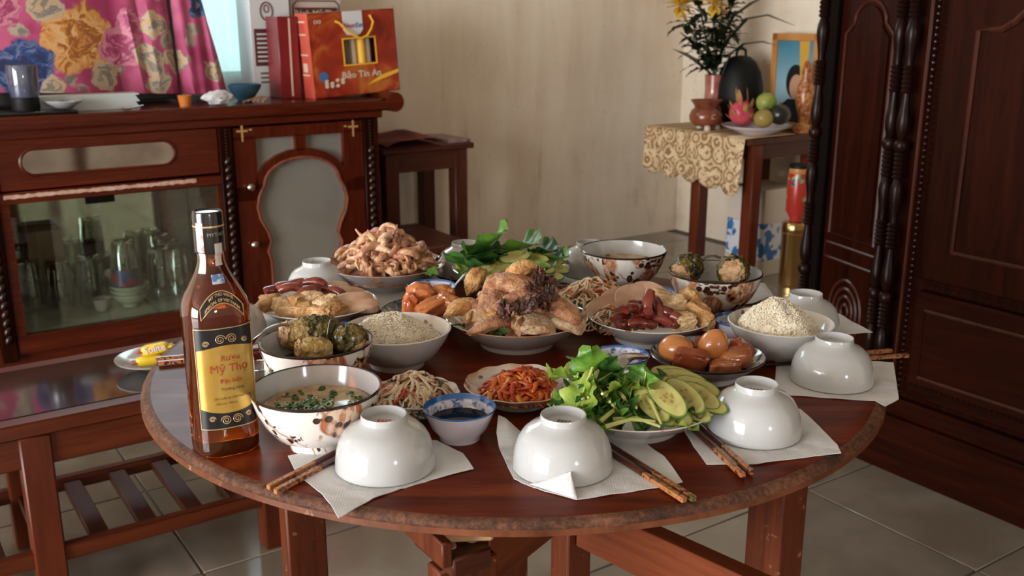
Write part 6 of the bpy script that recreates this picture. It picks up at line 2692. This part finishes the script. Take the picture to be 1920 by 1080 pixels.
# ------------------------------------------------------------------ sausage and fish cake plate right of the chicken
slab = MB().lathe([(0, -.003), (.036, -.003), (.0375, -.0015), (.0375, .0015), (.036, .003), (0, .003)], 40)
slab.v = [(x, y * .8, z + .05 * x * x * 20 * .1) for x, y, z in slab.v]
slab_me = slab.mesh('pork_roll_slice', m_roll)
for k, (x, y, h, rot) in enumerate(((1165, 568, .050, (.75, -.1, .1)), (1195, 563, .056, (.8, .15, -.15)), (1215, 560, .058, (.85, .25, -.4)), (1140, 580, .044, (.5, -.25, .4)))):
    piece('pork_roll_slice', slab_me, None, tuple(at(x, y, h)), rot, ('left pale pork roll slice on the sausage plate', 'middle pale pork roll slice on the sausage plate', 'right pale pork roll slice on the sausage plate',
          'pork roll slice lying at the left of the sausage plate')[k], 'pork roll', 'pork roll slices')


def sausage(L, R, curl, seed):
    mb = MB()
    path, a_, x, z = [], -curl / 2, -L / 2, 0
    for i in range(9):
        path.append((x, .002 * noise.noise(Vector((i * .7, seed, 0))), z))
        x += L / 8 * cos(a_)
        z -= L / 8 * sin(a_)
        a_ += curl / 8
    rads = [R * (1 + .08 * noise.noise(Vector((i * .9, seed, 3)))) for i in range(9)]
    rads[0] *= .88
    rads[-1] *= .55 + .3 * (seed % 2)
    mb.tube(path, rads, 12, flat=.86)
    return mb


sa_me = [sausage(.034 + .005 * i, .0088, .5 + .35 * i, i).mesh('sausage_piece', m_saus[i % 2], angle=60) for i in range(4)]
sl = MB().lathe([(0, -.0025), (.0085, -.0025), (.0095, 0), (.0085, .0025), (0, .0025)], 20)
sl.v = [(x * 1.9, y, z) for x, y, z in sl.v]
sl_me = sl.mesh('sausage_slice', m_saus[1])
for k, (x, y, h, me, rot) in enumerate((
        (1200, 575, .066, 0, (.3, .3, .4)), (1215, 568, .076, 1, (.2, -1.0, 1.1)), (1180, 585, .056, 2, (.4, .2, .6)), (1165, 598, .046, 1, (.3, .1, .8)), (1195, 600, .050, 3, (.5, 1.2, 1.2)),
        (1215, 595, .056, 0, (.2, .9, 1.4)), (1240, 588, .056, 2, (.3, .1, -.6)), (1255, 594, .052, 1, (.3, 0, -.8)), (1175, 608, .042, 0, (.5, .1, .3)), (1205, 612, .042, 2, (.4, .2, .1)),
        (1235, 608, .042, 3, (.3, .1, -.2)), (1255, 608, .042, 0, (.3, 0, -.4)), (1185, 592, .058, 3, (.2, .6, .9)), (1228, 578, .062, 3, (.1, -.4, 1.8)))):
    piece('sausage_piece', sa_me[me], None, tuple(at(x, y, h)), rot, 'glossy dark red sausage piece on the plate right of the chicken', 'sausage', 'red sausage pieces right of the chicken')
ck_me = [blob(.020, .0125, .0125, 60 + i, .24, 2.0, 4, .65, .1, .08).mesh('fish_cake_piece', m_cake[i % 2]) for i in range(4)]
for k, (x, y, h, me, rot, lb) in enumerate((
        (1262, 572, .062, 1, (.2, -.3, .4), 'pale fish cake chunk beside the red sausage'), (1298, 560, .066, 0, (.3, .9, .2), 'upright browned fish cake at the back of the sausage plate'),
        (1308, 582, .054, 2, (.2, .5, -.5), 'browned fish cake at the right rim of the sausage plate'), (1282, 602, .046, 3, (.3, 0, .2), 'fish cake chunk at the front right of the sausage plate'),
        (1240, 560, .060, 3, (.2, .2, 0), 'fish cake behind the sausage pieces'), (1318, 598, .044, 0, (.2, .2, -1), 'fish cake chunk touching the right plate rim'))):
    piece('fish_cake_piece', ck_me[me], None, tuple(at(x, y, h)), rot, lb, 'fish cake', 'fish cakes right of the chicken')
shreds('noodle_bed', PH, rH * .36, .024, .050, 90, m_shred, (55, 8, 4, 30, 2), 'noodle salad at the left side of the sausage plate', 'salad', 31, off=(-.062, -.012), spread=1.0)

# ------------------------------------------------------------------ plate behind the bottle
for k, (x, y, h, me, rot) in enumerate(((515, 545, .046, 0, (.2, 0, .4)), (540, 540, .050, 1, (.2, .1, .2)), (565, 537, .052, 2, (.1, 0, 0)), (590, 538, .052, 3, (.2, 0, -.2)), (612, 545, .048, 0, (.2, 0, -.4)),
                                        (580, 548, .050, 1, (.2, 0, .3)), (630, 552, .044, 2, (.2, .2, -.6)), (552, 550, .048, 3, (.1, .2, .1)))):
    piece('sausage_piece', sa_me[me], None, tuple(at(x, y, h)), rot, 'dark red sausage piece at the back of the plate behind the bottle', 'sausage', 'red sausage pieces behind the bottle')
for k, (x, y, h, me, rot) in enumerate(((508, 568, .036, 0, (.2, 0, .3)), (535, 572, .038, 1, (.2, .2, .7)), (560, 565, .044, 2, (.2, .1, 1.0)), (585, 562, .044, 3, (.2, 0, .3)), (612, 570, .042, 1, (.2, -.2, .8)),
                                        (570, 582, .034, 0, (.2, 0, .1)), (600, 585, .034, 2, (.2, 0, -.3)), (545, 585, .030, 3, (.1, 0, -.2)), (628, 582, .034, 0, (.3, 0, .9)))):
    piece('fish_cake_piece', ck_me[me], None, tuple(at(x, y, h)), rot, 'golden fish cake chunk on the plate behind the bottle', 'fish cake', 'fish cakes behind the bottle')
m_rollp = simple('pale_pork_slices', (.62, .40, .26), .45, (.52, .28, .18), 40, .3, 80)
psl = blob(.034, .012, .009, 71, .10, 1.6, 4, .6, .1, .03).mesh('pork_slice', m_rollp)
for k, (x, y, h, rot) in enumerate(((662, 562, .042, (.5, 0, .35)), (672, 574, .034, (.5, 0, .3)), (648, 550, .042, (.4, .1, .2)), (640, 574, .036, (.4, 0, .5)), (618, 540, .046, (.4, 0, .1)))):
    piece('pork_slice', psl, None, tuple(at(x, y, h)), rot, 'pale pork slice at the right of the plate behind the bottle', 'pork', 'pork slices behind the bottle')

# ------------------------------------------------------------------ glazed pork plate
for (x, y, h, s, mt, rot, lb, bx_) in (
        (790, 552, .054, (.026, .018, .020), 0, (.1, .2, .2), 'rounded glossy orange pork piece at the back of the glazed pork plate', .2),
        (826, 552, .050, (.024, .012, .016), 1, (.1, 0, -.1), 'reddish pork piece at the back right of the glazed pork plate', .5),
        (768, 573, .040, (.012, .014, .022), 1, (.1, .1, .3), 'upright red pork piece at the left of the glazed pork plate', .4),
        (812, 577, .042, (.032, .017, .016), 0, (.2, -.2, .5), 'large orange pork piece at the front of the glazed pork plate', .35),
        (840, 568, .048, (.020, .014, .014), 1, (.2, .3, -.3), 'pork piece beside the chicken plate on the glazed pork plate', .4)):
    piece('glazed_pork', blob(*s, x, .24, 2.0, 4, bx_, .12, .05), m_rpork[mt], tuple(at(x, y, h)), rot, lb, 'pork', 'glazed pork pieces')
tag(MB().lathe([(0, .012), (rL * .66, .0122), (rL * .67, .0125), (0, .0128)], 40).build('pork_sauce', m_sauce, None, (PL.x, PL.y, TT)), 'brown sauce under the glazed pork', 'sauce')

# ------------------------------------------------------------------ braised eggs
eggm = MB()
vs, fs = ICO(4)
eggm.add([(p[0] * .0215 * (1 - .10 * p[2]), p[1] * .0215 * (1 - .10 * p[2]), p[2] * .027) for p in vs], fs)
egg_me = eggm.mesh('braised_egg', m_egg, angle=180)
piece('braised_egg', egg_me, None, tuple(at(1268, 655, .040)), (1.2, .7, .5), 'brown braised egg at the left of the egg plate', 'egg', 'braised eggs')
piece('braised_egg', egg_me, None, tuple(at(1337, 649, .046)), (.3, .25, .1), 'brown braised egg standing in the middle of the egg plate', 'egg', 'braised eggs')
for (x, y, h, s, mt, rot, lb, bx_) in (
        (1296, 676, .032, (.023, .010, .017), 0, (.35, .15, -.1), 'flat dark red braised pork slab in front of the left egg', .75),
        (1378, 672, .032, (.026, .014, .014), 1, (.3, -.2, .2), 'braised pork chunk at the right of the egg plate', .45),
        (1388, 658, .036, (.018, .014, .016), 0, (.2, .5, .4), 'dark braised pork chunk at the back right of the egg plate', .6),
        (1360, 686, .026, (.022, .010, .010), 1, (.2, 0, .1), 'fatty braised pork piece at the front of the egg plate', .5),
        (1316, 652, .030, (.016, .012, .014), 0, (.1, .3, .2), 'braised pork piece between the two eggs', .5)):
    piece('braised_pork', blob(*s, x * .1, .17, 1.8, 4, bx_, .05, .04), m_pork[mt], tuple(at(x, y, h)), rot, lb, 'pork', 'braised pork pieces')
tag(MB().lathe([(0, .0150), (rM * .70, .0152), (rM * .72, .0158), (0, .0160)], 48).build('braising_sauce', m_sauce, None, (PM.x, PM.y, TT)), 'dark sauce under the braised eggs', 'sauce')


# ------------------------------------------------------------------ bitter melon
def melon(px, py, h, L, R, rot, label, fill=0, seed=0):
    o = thing('stuffed_melon', label, 'bitter melon', tuple(at(px, py, h)), 0, 'stuffed bitter melon pieces', rot=rot)
    mb = MB()
    n, m = 60, 24

    def pt(u, v):
        t_ = 2 * pi * u
        x = (v - .5) * L
        prof = sin(pi * min(1, max(.0, .12 + v * .80))) ** .5
        rr = R * prof * (1 + .10 * abs(sin(t_ * 5 + 2 * v)) + .17 * noise.noise(Vector((x * 330 + seed, cos(t_) * 5, sin(t_) * 5))))
        return (x, rr * cos(t_), rr * sin(t_))
    mb.grid(pt, n, m, closed_u=True)
    ends = [[pt(i / n, 0) for i in range(n)], [pt(i / n, 1) for i in range(n)]]
    mb.add(ends[1], [tuple(range(n))])
    mb.build('skin', m_melon if fill != 2 else m_melon_y, o, angle=180)
    f = blob(.008, R * .78, R * .78, seed, .28, 2.6, 4, 0, 0, .14)
    f.build('filling', m_stuffing, o, loc=(-L * .5 + .002, 0, 0))
    return o


melon(570, 630, .062, .062, .022, (.3, .25, .55), 'stuffed bitter melon at the left of the left melon bowl', 2, 1)
melon(596, 622, .066, .066, .023, (.2, .05, .15), 'dark stuffed bitter melon lying behind in the left melon bowl', 0, 2)
melon(592, 656, .056, .046, .017, (.2, .1, .2), 'yellow bitter melon piece at the front of the left melon bowl', 2, 3)
melon(658, 640, .060, .050, .023, (.3, -.5, 2.4), 'green bitter melon piece at the right of the left melon bowl', 0, 4)
melon(1290, 503, .072, .060, .024, (.3, -.25, .9), 'green bitter melon piece at the left of the right melon bowl', 0, 5)
melon(1375, 508, .074, .052, .026, (.1, .15, 1.25), 'bitter melon with pink filling facing front in the right bowl', 0, 6)
for (p, r, lb) in ((BB, rB, 'dark broth in the left bitter melon bowl'), (BD, rD, 'dark broth in the right bitter melon bowl')):
    tag(MB().lathe([(0, .040), (r * .76, .040), (r * .775, .0408), (0, .0412)], 48).build('broth', simple('dark_broth', (.05, .035, .012), .06, (.09, .06, .02), 20), None, (p.x, p.y, TT)), lb, 'soup')


# ------------------------------------------------------------------ greens
def leaf(name, p0, p1, W, mat, label, group, seed=0, roll=0.0, curl=.12, ruffle=.16, cup=.25, stem=True, shape=1.45, nu=11, nv=21, lobes=.17):
    q0, q1 = at(*p0), at(*p1)
    L = (q1 - q0).length
    if name.startswith('spinach'):
        lobes, shape, ruffle = .0, .85, .05
    lf = leaf_mesh(L, W, None, seed, curl, ruffle, cup=cup, nu=nu, nv=nv, shape=shape, lobes=lobes)
    d = q1 - q0
    q = d.to_track_quat('Y', 'Z').to_matrix().to_4x4() @ Matrix.Rotation(roll, 4, 'Y')
    o = thing(name, label, 'leaf', tuple(q0), 0, group, rot=q.to_euler())
    lf.build('blade', mat, o, recalc=False, angle=180)
    if stem:
        MB().tube([(0, L * k / 6, .0012 - curl * L * (k / 6) ** 2) for k in range(6)], [.0018, .0016, .0013, .001, .0008, .0005], 6).build('midrib', m_stem, o)
    return o


GQ = 'lettuce leaves on the front plate'
leaf('lettuce_leaf', (1112, 735, .045), (1108, 652, .115), .052, m_leaf_m, 'upright lettuce leaf reaching highest on the front plate', GQ, 1, .2, .05)
leaf('lettuce_leaf', (1122, 735, .045), (1128, 668, .100), .050, m_leaf_d, 'dark upright lettuce leaf left of the spoon handle', GQ, 2, -.3, .02)
leaf('lettuce_leaf', (1112, 690, .088), (1070, 795, .034), .048, m_leaf_l, 'large pale green lettuce leaf hanging to the front left', GQ, 3, .1, .05, .08)
leaf('lettuce_leaf', (1128, 706, .070), (1122, 798, .038), .040, m_leaf_m, 'green lettuce leaf drooping over the front of the plate', GQ, 4, -.1, .05)
leaf('lettuce_leaf', (1085, 708, .070), (1030, 706, .062), .048, m_leaf_l, 'pale lettuce leaf tip lying over the kimchi plate', GQ, 5, .25, .05)
leaf('lettuce_leaf', (1100, 720, .062), (1058, 752, .040), .050, m_leaf_d, 'dark lettuce leaf at the left rim of the front plate', GQ, 6, .2)
leaf('lettuce_leaf', (1150, 722, .062), (1165, 800, .038), .050, m_leaf_d, 'dark lettuce leaf in the middle of the front plate', GQ, 7, .1)
leaf('lettuce_leaf', (1205, 748, .050), (1214, 684, .092), .054, m_leaf_m, 'lettuce leaf standing right of the spoon handle', GQ, 8, -.2, .02)
leaf('lettuce_leaf', (1222, 745, .048), (1243, 704, .080), .045, m_leaf_d, 'dark curled lettuce leaf beside the cucumber slices', GQ, 9, .3, .05)
leaf('lettuce_leaf', (1198, 708, .070), (1160, 745, .055), .046, m_leaf_l, 'yellow-green lettuce leaf in the middle of the front plate', GQ, 10, .15, .1)
leaf('lettuce_leaf', (1172, 752, .052), (1212, 800, .038), .050, m_leaf_d, 'dark lettuce leaf at the front middle of the plate', GQ, 11, -.15)
leaf('lettuce_leaf', (1075, 745, .046), (1024, 756, .036), .030, m_leaf_m, 'small lettuce leaf tip sticking out left of the front plate', GQ, 12)
leaf('lettuce_leaf', (1238, 785, .038), (1312, 798, .036), .030, m_leaf_l, 'pale lettuce leaf under the cucumber at the front right', GQ, 13)
leaf('lettuce_leaf', (1100, 765, .046), (1150, 806, .036), .045, m_leaf_m, 'lettuce leaf at the very front of the plate', GQ, 14)
leaf('lettuce_leaf', (1240, 772, .040), (1330, 775, .036), .050, m_leaf_d, 'dark lettuce leaf under the cucumber slices', GQ, 15)
leaf('lettuce_leaf', (1090, 730, .050), (1085, 690, .080), .036, m_leaf_d, 'dark lettuce leaf at the back left of the front plate', GQ, 16)
leaf('lettuce_leaf', (1140, 760, .050), (1120, 770, .050), .045, m_leaf_d, 'short dark lettuce leaf in the middle left of the front plate', GQ, 17)
rg = random.Random(77)
for k in range(15):
    x, y = rg.uniform(1075, 1215), rg.uniform(715, 768)
    a_ = rg.uniform(0, 6.28)
    r_ = rg.uniform(50, 80)
    h0_ = .050 + .030 * (1 - abs(x - 1130) / 90) * (1 - (y - 700) / 110)
    leaf('lettuce_leaf', (x, y, h0_), (min(max(x + r_ * cos(a_), 1050), 1250), min(y + .45 * r_ * sin(a_), 792), h0_ + rg.uniform(-.020, .008)), rg.uniform(.028, .040), (m_leaf_m, m_leaf_d, m_leaf_m, m_leaf_l)[k % 4],
         'small ruffled lettuce leaf within the pile on the front plate', GQ, 40 + k, rg.uniform(-.7, .7), rg.uniform(0, .3))
for k, (a_, b_) in enumerate((((1150, 786, .042), (1238, 800, .040)), ((1135, 800, .040), (1228, 790, .044)), ((1205, 735, .060), (1240, 795, .042)), ((1120, 695, .080), (1108, 745, .060)),
                              ((1160, 735, .058), (1180, 775, .048)), ((1125, 790, .044), (1182, 760, .052)))):
    q0, q1 = at(*a_), at(*b_)
    mid = (q1 - q0) * .5 + Vector((0, 0, .006))
    o = MB().tube([(0, 0, 0), tuple(mid), tuple(q1 - q0)], [.0030, .0026, .0016], 7).build('celery_stick', m_stem, None, tuple(q0))
    tag(o, 'pale stalk lying among the lettuce leaves on the front plate', 'vegetable', 'pale stalks on the front plate')

cuc = MB().lathe([(0, -.0016), (.9, -.0016), (1.0, -.0013), (1.0, .0013), (.9, .0016), (0, .0016)], 36, [0, 0, 1, 0, 0])
cuc.v = [(x * .030, y * .0135, z) for x, y, z in cuc.v]
cuc_me = cuc.mesh('cucumber_slice', [m_cuc, m_cuc_skin])


def cucumber(px, py, h, yaw, tx, ty, label, group, s=1.0):
    q = at(px, py, h)
    M = Matrix.Rotation(yaw, 4, 'Z') @ Matrix.Rotation(ty, 4, 'Y') @ Matrix.Rotation(tx, 4, 'X')
    o = link('cucumber_slice', cuc_me, None, tuple(q), M.to_euler())
    o.scale = (s, s, s)
    return tag(o, label, 'cucumber', group)


GC = 'cucumber slices on the front plate'
for k, (x, y, h, yaw, tx, ty, s) in enumerate(((1250, 746, .062, -.95, .55, .40, 1.12), (1284, 742, .058, -.90, .55, .38, 1.08), (1312, 742, .052, -.75, .50, .30, .98), (1280, 712, .054, -.45, .55, .10, 1.10),
                                               (1306, 726, .050, -.55, .50, .15, 1.05), (1222, 758, .054, -1.0, .5, .40, 1.05), (1326, 756, .046, -.65, .45, .20, .9), (1236, 768, .046, -1.0, .5, .36, 1.0),
                                               (1296, 766, .044, -.85, .45, .28, 1.0), (1262, 702, .050, -.40, .5, .05, 1.0), (1262, 776, .042, -.8, .4, .22, .95))):
    cucumber(x, y, h, yaw, tx, ty, ('largest cucumber slice facing the viewer on the front plate', 'cucumber slice second from the left in the front plate fan', 'cucumber slice third in the fan on the front plate',
             'long cucumber slice lying at the back of the front plate', 'cucumber slice at the right back rim of the front plate', 'cucumber slice half under the lettuce on the front plate',
             'small cucumber slice at the right rim of the front plate', 'cucumber slice below the lettuce on the front plate', 'cucumber slice below the fan on the front plate',
             'back cucumber slice against the egg plate', 'lowest cucumber slice on the front plate')[k], GC, s)

GK = 'green leaves on the back plate'
leaf('spinach_leaf', (905, 512, .040), (858, 462, .112), .110, m_leaf_d, 'broad dark leaf at the left of the back greens plate', GK, 21, .3, .15, .05)
leaf('spinach_leaf', (915, 505, .045), (878, 456, .118), .090, m_leaf_d, 'second broad dark leaf at the left of the back greens plate', GK, 22, -.2, .15, .05)
leaf('spinach_leaf', (905, 482, .070), (946, 432, .134), .105, m_leaf_m, 'pointed leaf rising highest at the back of the greens plate', GK, 23, .4, .0, .03)
leaf('spinach_leaf', (950, 482, .060), (1015, 448, .108), .110, m_leaf_m, 'broad leaf at the back middle of the greens plate', GK, 24, .1, .05, .05)
leaf('spinach_leaf', (1000, 480, .055), (1050, 462, .080), .085, m_leaf_d, 'dark leaf at the back right of the greens plate', GK, 25, .1, .1)
leaf('spinach_leaf', (1020, 500, .045), (1066, 488, .048), .050, m_leaf_m, 'leaf at the right rim of the back greens plate', GK, 26)
leaf('spinach_leaf', (890, 500, .050), (858, 512, .046), .050, m_leaf_l, 'pale leaf at the left rim of the back greens plate', GK, 27)
leaf('spinach_leaf', (900, 520, .045), (880, 530, .040), .050, m_leaf_m, 'small leaf at the front left of the back greens plate', GK, 28)
leaf('spinach_leaf', (950, 515, .045), (920, 528, .040), .060, m_leaf_d, 'dark leaf under the cucumber of the back greens plate', GK, 29)
leaf('spinach_leaf', (1000, 510, .045), (1050, 518, .040), .060, m_leaf_d, 'dark leaf at the front right of the back greens plate', GK, 30)
rg = random.Random(41)
for k in range(12):
    x, y = rg.uniform(868, 1040), rg.uniform(470, 500)
    a_ = rg.uniform(.3, 2.8)
    r_ = rg.uniform(30, 50)
    h_ = rg.uniform(.045, .066)
    leaf('spinach_leaf', (x, y + 14, h_), (x + r_ * cos(a_), y + 14 - .5 * r_ * sin(a_), h_ + rg.uniform(.005, .030)), rg.uniform(.05, .075), (m_leaf_d, m_leaf_m, m_leaf_d)[k % 3],
         'green leaf within the pile on the back greens plate', GK, 60 + k, rg.uniform(-.4, .4), .1)
GL = 'cucumber slices on the back plate'
for k, (x, y, h, yaw, tx, ty, s) in enumerate(((965, 482, .080, .45, .55, -.1, 1.05), (930, 500, .068, .35, .5, -.1, .98), (905, 516, .056, .45, .5, -.1, .98), (1000, 484, .072, -.2, .5, .1, .98), (1030, 486, .064, -.4, .45, .15, .98),
                                               (1042, 502, .054, -.5, .4, .2, .92), (1015, 500, .062, -.6, .5, .2, .98), (985, 500, .068, .1, .5, 0, .98), (948, 512, .060, .3, .5, 0, .98), (1030, 516, .050, -.3, .4, .1, .92))):
    cucumber(x, y, h, yaw, tx, ty, ('topmost cucumber slice on the back greens', 'cucumber slice beside the tongs on the back greens', 'cucumber slice at the front left of the back greens', 'cucumber slice in the middle of the back greens',
             'cucumber slice at the right of the back greens', 'cucumber slice at the right rim of the back greens', 'tilted cucumber slice at the right front of the back greens', 'cucumber slice under the topmost one on the back greens',
             'cucumber slice behind the chicken top on the back greens', 'lowest cucumber slice at the front right of the back greens')[k], GL, s)

# ------------------------------------------------------------------ tell the look-alikes apart by their place
ORD = ['leftmost', 'second from left', 'third from left', 'fourth from left', 'fifth from left', 'sixth from left', 'seventh from left', 'eighth from left',
       'ninth from left', 'tenth from left', 'eleventh from left', 'twelfth from left', 'thirteenth from left', 'fourteenth from left', 'fifteenth from left']
bpy.context.view_layer.update()
for old, new in (('golden fish cake chunk on the plate behind the bottle', 'golden fish cake chunk %s on the plate behind the bottle'),
                 ('dark red sausage piece at the back of the plate behind the bottle', 'dark red sausage piece %s on the plate behind the bottle'),
                 ('dark piece of giblet in the chicken heap', 'dark giblet piece %s among the giblets on the chicken heap'),
                 ('glossy dark red sausage piece on the plate right of the chicken', 'dark red sausage piece %s on the plate right of the chicken'),
                 ('pale pork slice at the right of the plate behind the bottle', 'pale pork slice %s on the plate behind the bottle'),
                 ('pale stalk lying among the lettuce leaves on the front plate', 'pale stalk %s among the lettuce leaves on the front plate'),
                 ('small ruffled lettuce leaf within the pile on the front plate', 'small ruffled lettuce leaf %s in the front plate pile'),
                 ('green leaf within the pile on the back greens plate', 'green leaf %s in the pile on the back greens plate'),
                 ('green herb leaf at the edge of the squid plate', 'green herb leaf %s at the edge of the squid plate'),
                 ('green herb leaf under the chicken at the plate edge', 'green herb leaf %s at the edge of the chicken plate'),
                 ('small dark mint leaf in the front noodle salad', 'small dark mint leaf %s in the front noodle salad')):
    obs = sorted((o for o in bpy.data.objects if o.get('label') == old), key=lambda o: o.location.x / o.location.y)
    for o, w_ in zip(obs, ORD):
        o['label'] = new % w_
